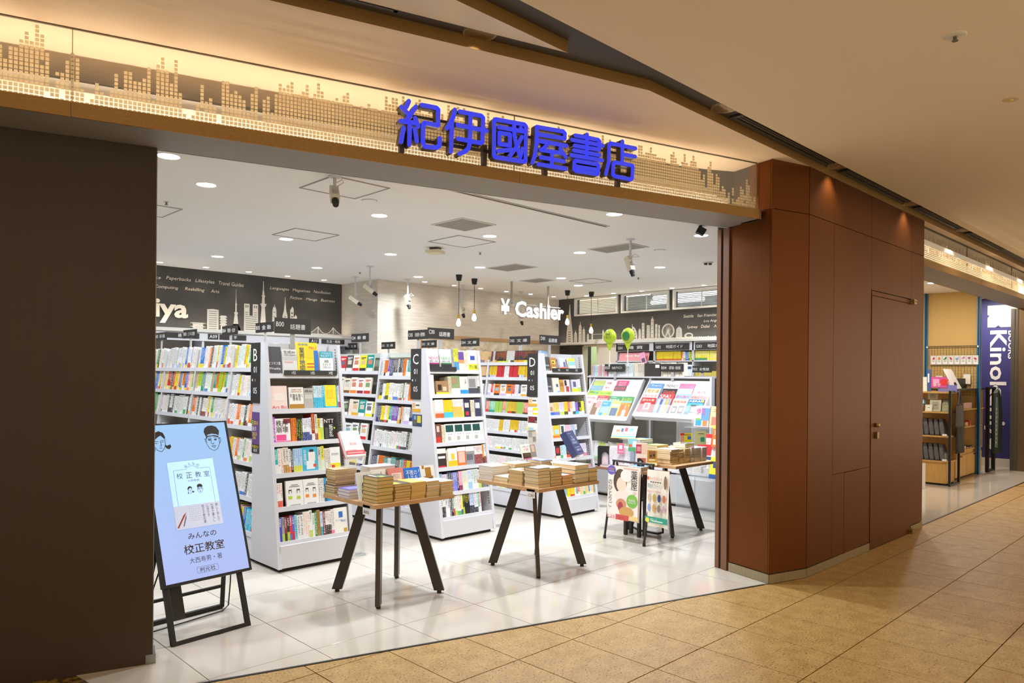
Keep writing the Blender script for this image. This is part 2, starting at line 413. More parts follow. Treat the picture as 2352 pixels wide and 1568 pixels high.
# ---- mall ceilings
def S2(s, off): p = F(s, off); return (p.x, p.y)
K = (3.506, 2.478)
CSIDE = GOLD
b = MB().prism([S2(-3.2, -.655), K, (17.5, 2.475), (17.5, 3.3), (5.35, 3.3), S2(4.55, .45), S2(.8, .85), S2(-3.2, .85)], 3.2, 3.262, 0, 1)
b.build('ceiling', [STRIPC, CSIDE], kind='structure')
GLOSSY = mat('#d9c3a4', .12, spec=.6, name='gloss_ceiling')
tip = (2.808, 2.486)
MB().prism([tip, (-4, 2.488), (-4, 2.486 + 6.808*.293)], 3.2, 3.262, 0, 1).build('ceiling', [GLOSSY, CSIDE], kind='structure')
MB().prism([(-8, -9), (18, -9), (18, 2.288), (-8, 2.288)], 3.2, 3.262, 0, 1).build('ceiling', [CEILC, CHAN], kind='structure')
MB().prism([(-8, 2.2), (18, 2.2), (18, 2.6), (4, 2.6), (-4, 5.2), (-8, 5.2)], 3.262, 3.30).build('ceiling', CHAN, kind='structure')
# ---- brown pillar wall
core = [(5.262, 2.600), (5.642, 2.492), (8.40, 2.490), (8.40, 4.5), (8.30, 4.5), (8.30, 3.17), (5.47, 3.17), (5.425, 3.135), (5.38, 2.985)]
pw = MB().prism(core, 0, 3.2).build('wall_right', mat('#2a1a10', .6), kind='structure')
def wallpanel(name, p, q, z0, z1, m=None, t=.016, lift=0, parent=None, e=.0025):
    p, q = V((*p, 0)), V((*q, 0)); d = (q - p).normalized(); nn = V((d.y, -d.x, 0))
    M = Matrix(((d.x, nn.x, 0, p.x), (d.y, nn.y, 0, p.y), (0, 0, 1, 0), (0, 0, 0, 1))); L = (q - p).length
    return MB().box(e, L - e, -t + lift, lift, z0 + e, z1 - e, 0, M).build(name, m or BROWN, parent or pw)
A0, A1, A2, A3 = (5.363, 2.986), (5.250, 2.588), (5.640, 2.476), (8.405, 2.473)
wallpanel('panel', A0, (5.2535, 2.601), .075, 2.826); wallpanel('panel', (5.31, 2.80), (5.2535, 2.601), 2.826, 3.2)
wallpanel('corner_bead', (5.2535, 2.601), A1, .075, 3.2, e=.001)
wallpanel('panel', A1, A2, .075, 2.826); wallpanel('panel', A1, A2, 2.826, 3.2)
XS = [5.640, 6.114, 6.94, 8.022, 8.405]
for a, c in zip(XS, XS[1:]):
    wallpanel('panel', (a, 2.474), (c, 2.474), 2.826, 3.2)
    if a == 6.94: wallpanel('panel', (a, 2.474), (c, 2.474), 2.35, 2.826)
    elif a == 6.114:
        wallpanel('panel', (a, 2.474), (c, 2.474), .755, 2.826); wallpanel('panel', (a, 2.474), (6.36, 2.474), .075, .755, e=.0005); wallpanel('panel', (6.66, 2.474), (c, 2.474), .075, .755, e=.0005)
        h = wallpanel('access_hatch', (6.36, 2.474), (6.66, 2.474), .06, .755, lift=.001)
    else: wallpanel('panel', (a, 2.474), (c, 2.474), .075, 2.826)
SK = m_streak('steel_skirting', '#a89a7c', '#94866a', (40, 40, 1), .4, .3, .7, 3, 0, .5)
wallpanel('baseboard', A0, A1, 0, .072, SK, lift=.004); wallpanel('baseboard', A1, A2, 0, .072, SK, lift=.004)
wallpanel('baseboard', A2, (6.94, 2.474), 0, .072, SK, lift=.004); wallpanel('baseboard', (8.05, 2.474), A3, 0, .072, SK, lift=.004)
JB = mat('#7a543b', .45, .2, name='door_jamb')
wallpanel('jamb', (5.385, 3.06), (5.366, 2.995), 0, 2.754, JB, t=.03, lift=.012); wallpanel('jamb', (5.404, 3.125), (5.391, 3.08), 0, 2.754, JB, t=.03, lift=.012)
wallpanel('jamb_slot', (5.391, 3.08), (5.385, 3.06), 0, 2.754, KICK, t=.03, lift=.002)
dr = MB().box(6.948, 8.018, 2.470, 2.486, .012, 2.30).build('door_1', BROWN, kind='structure')
MB().box(6.948, 8.018, 2.471, 2.486, 2.306, 2.343).build('door_header', BROWN, dr)
b = MB().lathe([(0, 0), (.017, 0), (.02, .006), (.019, .03), (.012, .036), (0, .036)], 14, M=frame((7.065, 2.470, 1.127), (1, 0, 0), (0, 0, 1))); b.build('door_knob', mat('#b89a58', .3, .9), dr, smooth=True)
b = MB().prism([(-.02, -.03), (.02, -.03), (.024, 0), (.02, .03), (-.02, .03), (-.024, 0)], 0, .022, M=frame((7.068, 2.470, 1.035), (1, 0, 0), (0, 0, 1))); b.build('door_handle', mat('#8f7b55', .3, .9), dr)
for z in (2.325, .025):
    b = MB().box(7.985, 8.065, 2.435, 2.475, z - .028, z - .004); b.box(7.985, 8.065, 2.435, 2.475, z + .004, z + .022); b.lathe([(.012, z - .03), (.012, z + .025)], 10, M=Matrix.Translation((8.02, 2.45, 0)))
    b.build('door_hinge', mat('#a58a50', .35, .8), dr)
# ---- shop one: walls and ceiling
CZ = 3.0
cpoly = [S2(-2.2, .38), S2(4.80, .38), (5.42, 3.2), (8.35, 3.2), (8.35, 4.55), (10.62, 4.55), (10.62, 9.5), (6.4, 9.5), (6.4, 10.62), (-1.6, 10.62)]
MB().prism(cpoly, CZ, CZ + .05).build('ceiling', CEILW, kind='structure')
MB().box(-1.6, -1.5, 4.7, 10.6, 0, CZ).build('wall_left', mat('#d8d2c8', .8), kind='structure')
MB().box(-1.6, 6.37, 10.5, 10.62, 0, CZ).build('wall_back', CHALK, kind='structure')
MB().box(6.37, 10.62, 9.47, 10.62, 0, CZ).build('wall_rear', PAPER, kind='structure')
MB().box(8.40, 10.62, 4.5, 4.62, 0, CZ).build('wall_side', mat('#d8d2c8', .8), kind='structure')
WIN = [(8.04, 9.05), (6.97, 7.96), (5.88, 6.89)]
wr = MB()
wr.box(10.5, 10.62, 4.62, 8.34, 0, 2.11); wr.box(10.5, 10.62, 8.76, 9.47, 0, 2.11); wr.box(10.5, 10.62, 4.62, 9.47, 2.11, 2.662); wr.box(10.5, 10.62, 4.62, 9.47, 2.992, CZ)
for a, c in ((4.62, 5.88), (6.89, 6.97), (7.96, 8.04), (9.05, 9.47)): wr.box(10.5, 10.62, a, c, 2.662, 2.992)
wr.build('wall_right', CHALK, kind='structure')
FRW = mat('#eeebe4', .45, name='window_white'); SL = mat('#e3e6e6', .4)
for i, (a, c) in enumerate(WIN):
    w_ = MB(); t = .035
    w_.box(10.46, 10.52, a, c, 2.962, 2.992); w_.box(10.46, 10.52, a, c, 2.662, 2.692); w_.box(10.46, 10.52, a, a + t, 2.692, 2.962); w_.box(10.46, 10.52, c - t, c, 2.692, 2.962)
    wo = w_.build('window_%d' % (i + 1), FRW, kind='structure')
    for k in range(9):
        z = 2.71 + k*.028; MB().box(-.011, .011, a + t, c - t, -.0008, .0008, M=Matrix.Translation((10.54, 0, z)) @ Matrix.Rotation(.5, 4, 'Y')).build('slat', SL, wo)
    MB().box(10.53, 10.545, (a+c)/2 - .006, (a+c)/2 + .006, 2.692, 2.962).build('muntin', FRW, wo)
    MB().box(10.585, 10.59, a + t, c - t, 2.692, 2.962).build('pane', GLASS, wo)
# office behind the blinds
ob = MB().box(12.6, 12.7, 4.7, 9.4, 2.2, 3.6); ob.box(10.7, 12.7, 4.7, 9.4, 3.5, 3.6); ob.build('wall_office', mat('#7d909c', .8), kind='structure')
tb = thing('tube_lamp_rail', 'fluorescent tubes glowing in the room behind the window blinds', 'lamp', (11.6, 7, 3.45), 'tube lamps behind the blinds')
for y0, y1, x, z in ((6.2, 7.3, 11.2, 2.98), (6.9, 8.2, 11.8, 3.05), (5.7, 6.6, 11.5, 2.95), (8.0, 8.9, 11.4, 3.1), (7.4, 8.6, 12.3, 3.02)):
    MB().tube([(x, y0, z), (x, y1, z)], .035, 8).build('tube', mat('#eef5ff', .5, emit=3), tb)
    MB().box(x - .05, x + .05, y0, y1, z + .04, z + .08).build('housing', WHITE, tb); MB().box(x - .006, x + .006, y0 + .3, y0 + .31, z + .08, 3.5).build('hanger', STEEL2, tb)
# side room seen through the doorway
rm = MB().box(12.0, 12.1, 8.0, 9.3, 0, 2.6); rm.box(10.62, 12.1, 9.2, 9.3, 0, 2.6); rm.box(10.62, 12.1, 7.9, 8.0, 0, 2.6); rm.box(10.62, 12.1, 7.9, 9.3, 2.55, 2.6); rm.build('wall_side_room', mat('#c3cfa0', .8), kind='structure')
b = MB().box(10.40, 10.52, 8.32, 8.345, 0, 2.11); b.box(10.40, 10.52, 8.755, 8.79, 0, 2.11); b.box(10.40, 10.52, 8.32, 8.79, 2.085, 2.11); b.build('door_2', mat('#e3d6c2', .6), kind='structure')
MB().box(10.25, 10.42, 7.88, 8.33, 0, 2.11).build('wall_panel', mat('#e6d9c6', .7), kind='structure')
# ledges carrying the skylines
MB().box(2.0, 6.36, 10.12, 10.5, 2.10, 2.145).build('trim_3', mat('#d9d4ca', .6), kind='structure')
b = MB().box(10.16, 10.5, 5.2, 9.46, 2.115, 2.155); b.build('trim_4', mat('#e4dfd6', .6), kind='structure')
# ---- shop two
MB().box(13.83, 13.95, 3.24, 4.6, 0, CZ).build('wall_cork', CORK, kind='structure')
b = MB(); BLU = mat('#0f6fae', .4); 
for y in (3.222, 4.0): b.box(13.79, 13.86, y, y + .012, 0, CZ, 0); b.box(13.79, 13.86, y + .03, y + .044, 0, CZ, 0); b.box(13.80, 13.84, y + .012, y + .03, 0, CZ, 1)
b.build('trim_5', [BLU, mat('#12283a', .5)], kind='structure')
NAVY = mat('#2f3173', .5, name='navy_wall')
b = MB().box(15.32, 15.45, 2.95, 4.6, .145, CZ, 0); b.box(15.30, 15.45, 2.95, 4.6, 0, .145, 1); bw = b.build('wall_navy', [NAVY, mat('#cfcac4', .5)], kind='structure')
MB().prism([(8.4, 2.55), (17, 2.55), (17, 4.6), (8.4, 4.6)], CZ, CZ + .05).build('ceiling', CEILW, kind='structure')
MB().box(10.62, 17, 4.55, 4.65, 0, CZ).build('wall_rear', mat('#d9d2c6', .8), kind='structure')
b = MB().box(14.83, 17.5, 2.50, 2.905, 0, 2.754, 0); b.box(14.825, 14.87, 2.905, 2.94, 0, 2.754, 1); b.box(14.84, 14.88, 2.94, 2.955, 0, 2.754, 2); b.box(14.825, 14.88, 2.955, 3.01, 0, 2.754, 1); b.build('pillar', [m_streak('far_bronze', '#6b5436', '#5c472d', (30, 30, 1), .45, .3, .7, 3, 0, .3), mat('#3f3c38', .5), mat('#8a6f42', .4, .5)], kind='structure')
b = MB().box(14.818, 14.83, 2.56, 2.60, 1.0, 1.03); b.box(14.812, 14.83, 2.57, 2.59, .93, .97); b.build('door_handle', KICK, bw)
f2 = MB().box(8.41, 17.5, 2.525, 2.90, 2.762, 2.826).build('trim_6', SOFF, kind='structure')
for a, c in ((8.41, 10.82), (10.825, 13.2), (13.205, 17.5)): MB().box(a, c, 2.512, 2.525, 2.754, 2.826).build('fascia_panel', GOLD, f2)
MB().box(8.41, 17.5, 2.525, 2.90, 2.754, 2.762).build('soffit', SOFF, f2); MB().box(8.41, 17.5, 2.895, 2.91, 2.754, 3.05).build('bulkhead', OLIVE, f2); MB().box(8.41, 17.5, 3.22, 3.26, 3.0, 3.2).build('cavity_back', mat('#3a3322', .8), f2)
g2 = thing('glass_band', 'clear glass band with printed squares above the second opening, beyond the brown door', 'glass panel', (12, 2.58, 2.826))
for a, c in ((8.415, 10.42), (10.424, 12.74), (12.744, 17)):
    MB().box(a, c, 2.58, 2.588, 2.83, 3.196).build('pane', GLASS, g2); MB().box(c, c + .004, 2.578, 2.59, 2.83, 3.2).build('joint', mat('#5a4523', .5, .3), g2)
b = MB()
for i in range(230):
    h = int(R.choice([5, 9, 12, 7, 10, 13, 9, 6, 11, 8]) if i % 7 else 15)
    for r in range(h): x = 8.42 + i*.0205; b.box(x, x + .0152, 2.5755, 2.5795, 2.8365 + r*.0205, 2.8517 + r*.0205)
b.build('printed_squares', SQ, g2, kind='stuff')
MB().box(8.41, 17.5, 2.566, 2.600, 3.196, 3.2).build('joint', mat('#5a4523', .5, .3), g2)
# ================================================================== LAMPS
GLOW = mat((.97, .98, 1), .5, emit=14, name='lamp_glow'); GLOWC = mat((1, .82, .58), .5, emit=5, name='warm_glow')
ORD = 'first second third fourth fifth sixth seventh eighth ninth tenth eleventh twelfth thirteenth fourteenth fifteenth sixteenth seventeenth eighteenth nineteenth'.split()
DL = [(1.78, 5.13), (2.26, 5.70), (3.79, 7.39), (3.81, 5.65), (5.15, 7.39), (5.18, 5.65), (5.23, 4.06), (6.6, 5.63), (6.63, 4.03), (8.21, 5.61), (3.77, 9.14), (5.12, 9.09), (6.6, 7.39), (6.63, 8.8), (8.16, 7.32), (9.01, 7.71)]
DLW = ['nearest the dark front wall', 'beside the square ceiling hatch at the front', 'over the first aisle', 'over the first row of shelves', 'behind the loop sensor box', 'beside the front air grille', 'by the long ceiling slot', 'left of the hanging camera', 'by the black ceiling speaker',
       'over the magazine racks', 'above the skyline wall letters', 'before the skyline wall', 'beside the middle air grille', 'before the pale wall', 'between the second grille and the pendants', 'over the cashier sign']
trim = MB().lathe([(.068, 0), (.074, -.004), (.078, 0)], 24); lens = MB().lathe([(0, -.001), (.068, -.001)], 24)
first = None
for (x, y), wd in zip(DL, DLW):
    if first is None:
        o = thing('downlight', 'round white ceiling downlight ' + wd, 'ceiling light', (0, 0, CZ), 'downlights of the bookshop ceiling')
        WM[o.name] = Matrix.Identity(4); trim.build('trim', WHITE, o); lens.build('lens', GLOW, o); first = o
    else: o = copy_tree(first); o['label'] = 'round white ceiling downlight ' + wd
    o.location = (x, y, CZ)
for (x, y) in DL + [(3.8, 4.2), (8.2, 4.1), (2.3, 7.4), (2.3, 9.1), (.9, 5.7), (.9, 7.4), (9.6, 5.6)]:
    lamp('shop_light', 'AREA', (x, y, CZ - .012), 19*(2.0 if y < 4.5 else 1), NEUT, shape='DISK', size=.13, spread=math.radians(150))
SPL = [(3.44, 10.2), (4.05, 10.2), (4.66, 10.2), (5.26, 10.2), (5.87, 10.2)]; SPB = [(7.06, 9.2), (7.66, 9.2), (8.24, 9.2), (8.84, 9.2), (9.41, 9.17), (10.0, 9.15)]; SPR = [(10.28, 8.6), (10.26, 7.97), (10.3, 7.4), (10.28, 6.78), (10.3, 6.2)]
trim = MB().lathe([(.038, 0), (.044, -.004), (.05, 0)], 16); lens = MB().lathe([(0, -.001), (.038, -.001)], 16); first = None
for lst, g, wall, dr_, pw_ in ((SPL, 'spotlights along the skyline wall', 'dark skyline wall with the towers', (0, .35, -1), 4), (SPB, 'spotlights along the pale wall', 'pale wallpapered wall behind the cashier sign', (0, .3, -1), 4), (SPR, 'spotlights along the window wall', 'dark wall with blinds', (.25, 0, -1), 4)):
    for k, (x, y) in enumerate(lst):
        lb = 'small recessed spotlight over the %s, %s along' % (wall, ORD[k])
        if first is None:
            o = thing('spotlight', lb, 'ceiling light', (0, 0, CZ), g); WM[o.name] = Matrix.Identity(4); trim.build('trim', WHITE, o); lens.build('lens', GLOW, o); first = o
        else: o = copy_tree(first); o['label'] = lb; o['group'] = g
        o.location = (x, y, CZ)
        l = lamp('spot', 'SPOT', (x, y, CZ - .012), pw_, (1, .88, .70), spot_size=math.radians(95), spot_blend=.8, shadow_soft_size=.03); aim(l, dr_)
# LED strips standing on the ledges
LED = mat((1, .93, .82), .5, emit=14, name='led_strip')
MB().box(2.1, 6.3, 10.36, 10.385, 2.145, 2.155).build('trim_7', LED, kind='structure'); MB().box(10.36, 10.385, 5.3, 9.4, 2.155, 2.165).build('trim_8', LED, kind='structure')
# warm LED strip on the fascia ledge behind the glass
LEDW = mat((1, .85, .66), .5, emit=54, name='warm_led_strip')
MB().box(-2.6, 4.78, .318, .336, 2.8265, 2.834, M=MF).build('trim_9', LEDW, kind='structure'); MB().box(8.45, 17.5, 2.84, 2.858, 2.8265, 2.834).build('trim_10', LEDW, kind='structure')
MB().box(-2.6, 4.74, .022, .034, 2.8265, 2.832, M=MF).build('trim_11', mat((1, .74, .42), .5, emit=0.01, name='warm_led_front'), kind='structure')
# mall channel downlights
b1 = MB().lathe([(.078, -.006), (.086, -.008), (.09, 0)], 24); b2 = MB().lathe([(.03, -.001), (.05, -.0035), (.078, -.006)], 24); b3 = MB().lathe([(0, -.0012), (.03, -.0012)], 18); first = None
for k, (x, y) in enumerate([(2.43, 2.735), (4.2, 2.392), (5.99, 2.392), (7.78, 2.392), (9.55, 2.392)]):
    lb = ['gold rimmed recessed mall light by the pointed gloss ceiling', 'gold rimmed recessed mall light nearest the brown pillar', 'gold rimmed recessed mall light above the brown panels', 'gold rimmed recessed mall light above the brown door', 'gold rimmed recessed mall light farthest along the channel'][k]
    if first is None:
        o = thing('mall_downlight', lb, 'ceiling light', (0, 0, 3.262), 'recessed lights in the dark ceiling channel'); WM[o.name] = Matrix.Identity(4)
        b1.build('rim', mat('#b9a98c', .3, .8), o); b2.build('reflector', mat('#c9a96a', .15, .95), o, smooth=True); b3.build('lens', GLOWC, o); first = o
    else: o = copy_tree(first); o['label'] = lb
    o.location = (x, y, 3.262)
for x, y in [(.6, 3.28), (2.43, 2.735), (4.2, 2.392), (5.99, 2.392), (7.78, 2.392), (9.55, 2.392), (11.35, 2.392), (13.1, 2.392)]:
    lamp('mall_light', 'SPOT', (x, y, 3.245), 20, WARM, spot_size=math.radians(110), spot_blend=.7, shadow_soft_size=.04, rot=(0, 0, 0))
for x, y in [(1.5, -.6), (4.5, -.6), (7.5, -.6), (10.5, -.6), (2.2, .9), (0.2, 1.6)]:
    lamp('mall_ceiling_light', 'AREA', (x, y, 3.19), 4, WARM, shape='DISK', size=.3)
for x, y in ((10.6, 3.45), (12.3, 3.4), (14.6, 3.35)): lamp('side_shop_light', 'AREA', (x, y, 2.98), 40, (1, .93, .82), shape='DISK', size=.15)  # farthest lamp is added to brighten the navy wall, it has no fixture
lamp('office_light', 'AREA', (11.7, 7, 3.4), 9, (.9, .96, 1), shape='DISK', size=.5); lamp('side_room_light', 'AREA', (11.3, 8.5, 2.5), 14, (1, .97, .9), shape='DISK', size=.3)
o = thing('downlight', 'round white ceiling downlight in the second shop before the cork wall', 'ceiling light', (12.3, 3.5, CZ)); 
MB().lathe([(.068, 0), (.074, -.004), (.078, 0)], 24, M=Matrix.Translation((12.3, 3.5, CZ))).build('trim', WHITE, o); MB().lathe([(0, -.001), (.068, -.001)], 24, M=Matrix.Translation((12.3, 3.5, CZ))).build('lens', GLOW, o)
# linear air grilles in the channel
for k, (x0, x1, lb) in enumerate([(4.36, 5.86, 'long black slotted grille above the brown pillar corner'), (6.14, 7.64, 'long black slotted grille above the brown door'), (7.95, 9.4, 'long black slotted grille above the second opening'), (9.75, 11.3, 'long black slotted grille farthest along the channel')]):
    t = thing('air_grille', lb, 'air grille', (x0, 2.36, 3.262), 'black slotted grilles in the ceiling channel'); y0, y1 = 2.30, 2.45
    MB().box(x0, x1, y0, y1, 3.255, 3.262).build('backing', mat('#0e0d0d', .8), t)
    b = MB().box(x0, x1, y0, y0+.012, 3.246, 3.255); b.box(x0, x1, y1-.03, y1, 3.246, 3.255); b.box(x0, x0+.03, y0+.012, y1-.03, 3.246, 3.255); b.box(x1-.03, x1, y0+.012, y1-.03, 3.246, 3.255); b.build('frame', mat('#3c3631', .5), t)
    for j in range(4): y = y0 + .028 + j*.022; MB().box(x0+.03, x1-.03, y, y+.006, 3.246, 3.253).build('slat', mat('#6a5f50', .5), t)
a, c = .45, 2.02
t = thing('air_grille', 'long black slotted grille beside the pointed gloss ceiling', 'air grille', F(a, -.86, 3.262), 'black slotted grilles in the ceiling channel')
MB().box(-.6, 1.62, -.90, -.74, 3.255, 3.262, M=MF).build('backing', mat('#0e0d0d', .8), t)
b = MB().box(-.6, 1.62, -.755, -.735, 3.246, 3.255, M=MF); b.box(1.6, 1.63, -.90, -.735, 3.246, 3.255, M=MF); b.build('frame', mat('#4a423b', .5), t)
for j in range(4): MB().box(-.6, 1.6, -.785 - j*.024, -.780 - j*.024, 3.246, 3.253, M=MF).build('slat', mat('#4a4038', .5), t)
# ---- ceiling fittings in the shop
VENT = m_streak('vent_mesh', '#8f897f', '#a29b90', (1, 120, 1), .6, .4, .6, 3)
def vent(x, y, sx, sy, lb):
    t = thing('ceiling_vent', lb, 'air vent', (x, y, CZ))
    MB().box(x-sx, x+sx, y-sy, y+sy, CZ-.006, CZ).build('mesh', VENT, t)
    b = MB(); e = .018
    b.box(x-sx-e, x+sx+e, y-sy-e, y-sy, CZ-.008, CZ); b.box(x-sx-e, x+sx+e, y+sy, y+sy+e, CZ-.008, CZ); b.box(x-sx-e, x-sx, y-sy, y+sy, CZ-.008, CZ); b.box(x+sx, x+sx+e, y-sy, y+sy, CZ-.008, CZ); b.build('frame', mat('#d9d4ca', .5), t)
    n = int(sx*2/.05)
    for k in range(n): xx = x - sx + (k + .5)*2*sx/n; MB().box(xx-.003, xx+.003, y-sy, y+sy, CZ-.009, CZ-.006).build('slat', mat('#aaa398', .5), t)
vent(4.60, 5.39, .20, .21, 'square grey air vent nearest the shop opening'); vent(6.64, 5.10, .16, .28, 'grey air vent behind the hanging camera'); vent(6.89, 7.08, .19, .27, 'grey air vent before the hanging bulbs'); vent(8.1, 7.75, .16, .2, 'small grey air vent farthest back near the cashier sign')
def hatch(x, y, s, lb):
    t = thing('ceiling_hatch', lb, 'hatch', (x, y, CZ))
    MB().box(x-s, x+s, y-s, y+s, CZ-.002, CZ).build('panel', CEILW, t)
    b = MB(); e = .012
    for a in ((x-s-e, x+s+e, y-s-e, y-s), (x-s-e, x+s+e, y+s, y+s+e), (x-s-e, x-s, y-s, y+s), (x+s, x+s+e, y-s, y+s)): b.box(*a, CZ-.006, CZ)
    b.build('frame', mat('#a59f94', .4, .4), t)
hatch(3.81, 7.0, .24, 'square white ceiling hatch over the first aisle'); hatch(5.18, 6.1, .25, 'square white ceiling hatch behind the front vent'); hatch(3.05, 5.0, .24, 'square white ceiling hatch above the front camera'); hatch(2.2, 6.95, .24, 'square white ceiling hatch by the dark front wall'); hatch(8.7, 7.2, .22, 'square white ceiling hatch before the window wall')
b = MB().box(3.653, 3.70, 4.47, 4.50, CZ-.001, CZ)
t = thing('ceiling_slot', 'long narrow slot diffuser running along the ceiling near the opening', 'air diffuser', (4.6, 4.45, CZ)); 
b = MB().box(3.66, 5.62, 4.415, 4.43, CZ-.006, CZ); b.box(3.66, 5.62, 4.455, 4.47, CZ-.006, CZ); b.box(5.60, 5.62, 4.43, 4.455, CZ-.006, CZ); b.build('frame', mat('#c3bdb2', .4, .3), t); MB().box(3.66, 5.60, 4.43, 4.455, CZ-.003, CZ).build('slot', KICK, t)
def sprinkler(x, y, z, lb, r=.02, big=0):
    t = thing('sprinkler', lb, 'sprinkler', (x, y, z)); M = Matrix.Translation((x, y, z))
    MB().lathe([(r*2, 0), (r*1.8, -.004), (r, -.006), (0, -.006)], 16, M=M).build('rose', mat('#d8cdb8', .5), t); MB().lathe([(0, -.006), (.008, -.006), (.008, -.022), (.014, -.024), (.014, -.028), (0, -.028)], 10, M=M).build('head', mat('#77726a', .35, .7), t)
for x, y, lb in ((2.25, 6.52, 'tiny grey sprinkler near the dark front wall'), (5.78, 6.47, 'tiny grey sprinkler beside the middle vent'), (8.85, 6.42, 'tiny grey sprinkler before the window wall'), (5.75, 9.0, 'tiny grey sprinkler near the skyline wall corner')): sprinkler(x, y, CZ, lb, .012)
sprinkler(3.96, 1.04, 3.2, 'chrome sprinkler on a white rose in the mall ceiling', .026)
t = thing('smoke_sensor', 'small flush yellow lensed sensor in the mall ceiling', 'sensor', (5.10, 1.045, 3.2)); M = Matrix.Translation((5.10, 1.045, 3.2)); MB().lathe([(.042, 0), (.04, -.003), (0, -.003)], 20, M=M).build('plate', mat('#d0ae82', .6), t); MB().lathe([(.013, -.003), (.01, -.008), (0, -.009)], 12, M=M).build('lens', mat('#d8c85a', .3), t)
for x, y, lb in ((3.42, 5.22, 'round flat white ceiling cover in front of the front vent'), (7.08, 4.84, 'round flat white ceiling cover beside the hanging camera')):
    t = thing('ceiling_cover', lb, 'cover', (x, y, CZ)); M = Matrix.Translation((x, y, CZ)); MB().lathe([(.06, 0), (.058, -.008), (0, -.008)], 24, M=M).build('disc', CEILW, t); MB().lathe([(.066, 0), (.066, -.002), (.06, -.002)], 24, M=M).build('ring', mat('#bfb8ac', .5), t)
t = thing('detector_box', 'cream square wireless box hanging under the ceiling', 'device', (5.235, 6.63, CZ)); M = Matrix.Translation((5.235, 6.63, CZ)) @ Matrix.Rotation(.5, 4, 'Z')
MB().box(-.05, .05, -.05, .05, -.03, 0, M=M).build('mount', mat('#5b554a', .5), t); MB().box(-.085, .085, -.085, .085, -.065, -.03, M=M).build('case', mat('#e5d9b8', .5), t)
t = thing('smoke_detector', 'grey twin-eyed detector on the ceiling by the window wall', 'sensor', (8.25, 4.915, CZ)); M = Matrix.Translation((8.25, 4.915, CZ)); MB().lathe([(.07, 0), (.06, -.012), (0, -.012)], 16, M=M).build('base', mat('#cfc9be', .5), t)
for sx in (-.02, .02): MB().lathe([(.022, -.012), (.02, -.035), (0, -.035)], 10, M=M @ Matrix.Translation((sx, -sx, 0))).build('eye', mat('#4a4640', .4), t)
# ---- security cameras
CREAM = mat('#e4dcc6', .45)
def camera_unit(x, y, drop, d, lb, rod=True):
    t = thing('security_camera', lb, 'security camera', (x, y, CZ))
    if rod:
        MB().lathe([(.05, CZ), (.048, CZ-.008), (.012, CZ-.014)], 18, M=Matrix.Translation((x, y, 0))).build('ceiling_plate', STEEL, t)
        MB().tube([(x, y, CZ-.01), (x, y, CZ-drop)], .013, 10).build('rod', STEEL, t)
    z = CZ - drop - .06; dv = V(d).normalized()
    up = V((0, 0, 1)); r = dv.cross(up).normalized(); u2 = r.cross(dv)
    M = Matrix(((r.x, dv.x, u2.x, x), (r.y, dv.y, u2.y, y), (r.z, dv.z, u2.z, z), (0, 0, 0, 1)))
    MB().box(-.032, .032, -.10, .06, -.028, .028, M=M).build('body', CREAM, t)
    MB().box(-.02, .02, -.03, .01, .028, .06, M=M).build('bracket', STEEL2, t)
    b = MB().lathe([(.026, 0), (.026, .03), (.022, .035), (.022, .06), (.0, .06)], 14, M=M @ Matrix.Translation((0, .06, 0)) @ Matrix.Rotation(-math.pi/2, 4, 'X')); b.build('lens', KICK, t)
    MB().tube([M @ V((-.02, -.09, .02)), M @ V((-.07, -.12, .05)), M @ V((-.05, -.05, .11)), (x, y, CZ - drop + .03)], .004, 6).build('cable', CREAM, t)
camera_unit(2.82, 4.76, .085, (-.35, -.75, -.8), 'cream box camera with black lens just inside the opening', True)
camera_unit(5.99, 9.5, .30, (.4, -.5, -.45), 'cream box camera on a rod before the skyline wall corner'); camera_unit(5.53, 8.41, .26, (.55, -.5, -.55), 'cream box camera on a rod in front of the corner, tilted down')
camera_unit(6.69, 9.14, .28, (.05, -.35, -.9), 'cream box camera on a rod by the pale wall'); camera_unit(7.71, 9.06, .36, (.05, -.4, -.9), 'cream box camera on a rod behind the hanging bulbs')
camera_unit(6.307, 4.681, .22, (-.05, -.35, -.9), 'cream box camera on a long rod nearest the brown pillar'); camera_unit(9.0, 9.0, .42, (-.2, -.5, -.8), 'cream box camera behind the cashier sign')
t = thing('ceiling_speaker', 'small black speaker fixed under the ceiling beside the brown pillar', 'speaker', (6.2, 3.77, CZ)); M = Matrix.Translation((6.2, 3.77, CZ-.05)) @ Matrix.Rotation(.7, 4, 'Z') @ Matrix.Rotation(.5, 4, 'X'); MB().box(-.035, .035, -.04, .04, -.035, .03, M=M).build('case', KICK, t); MB().tube([(6.2, 3.77, CZ), (6.2, 3.77, CZ-.03)], .008, 8).build('mount', KICK, t)
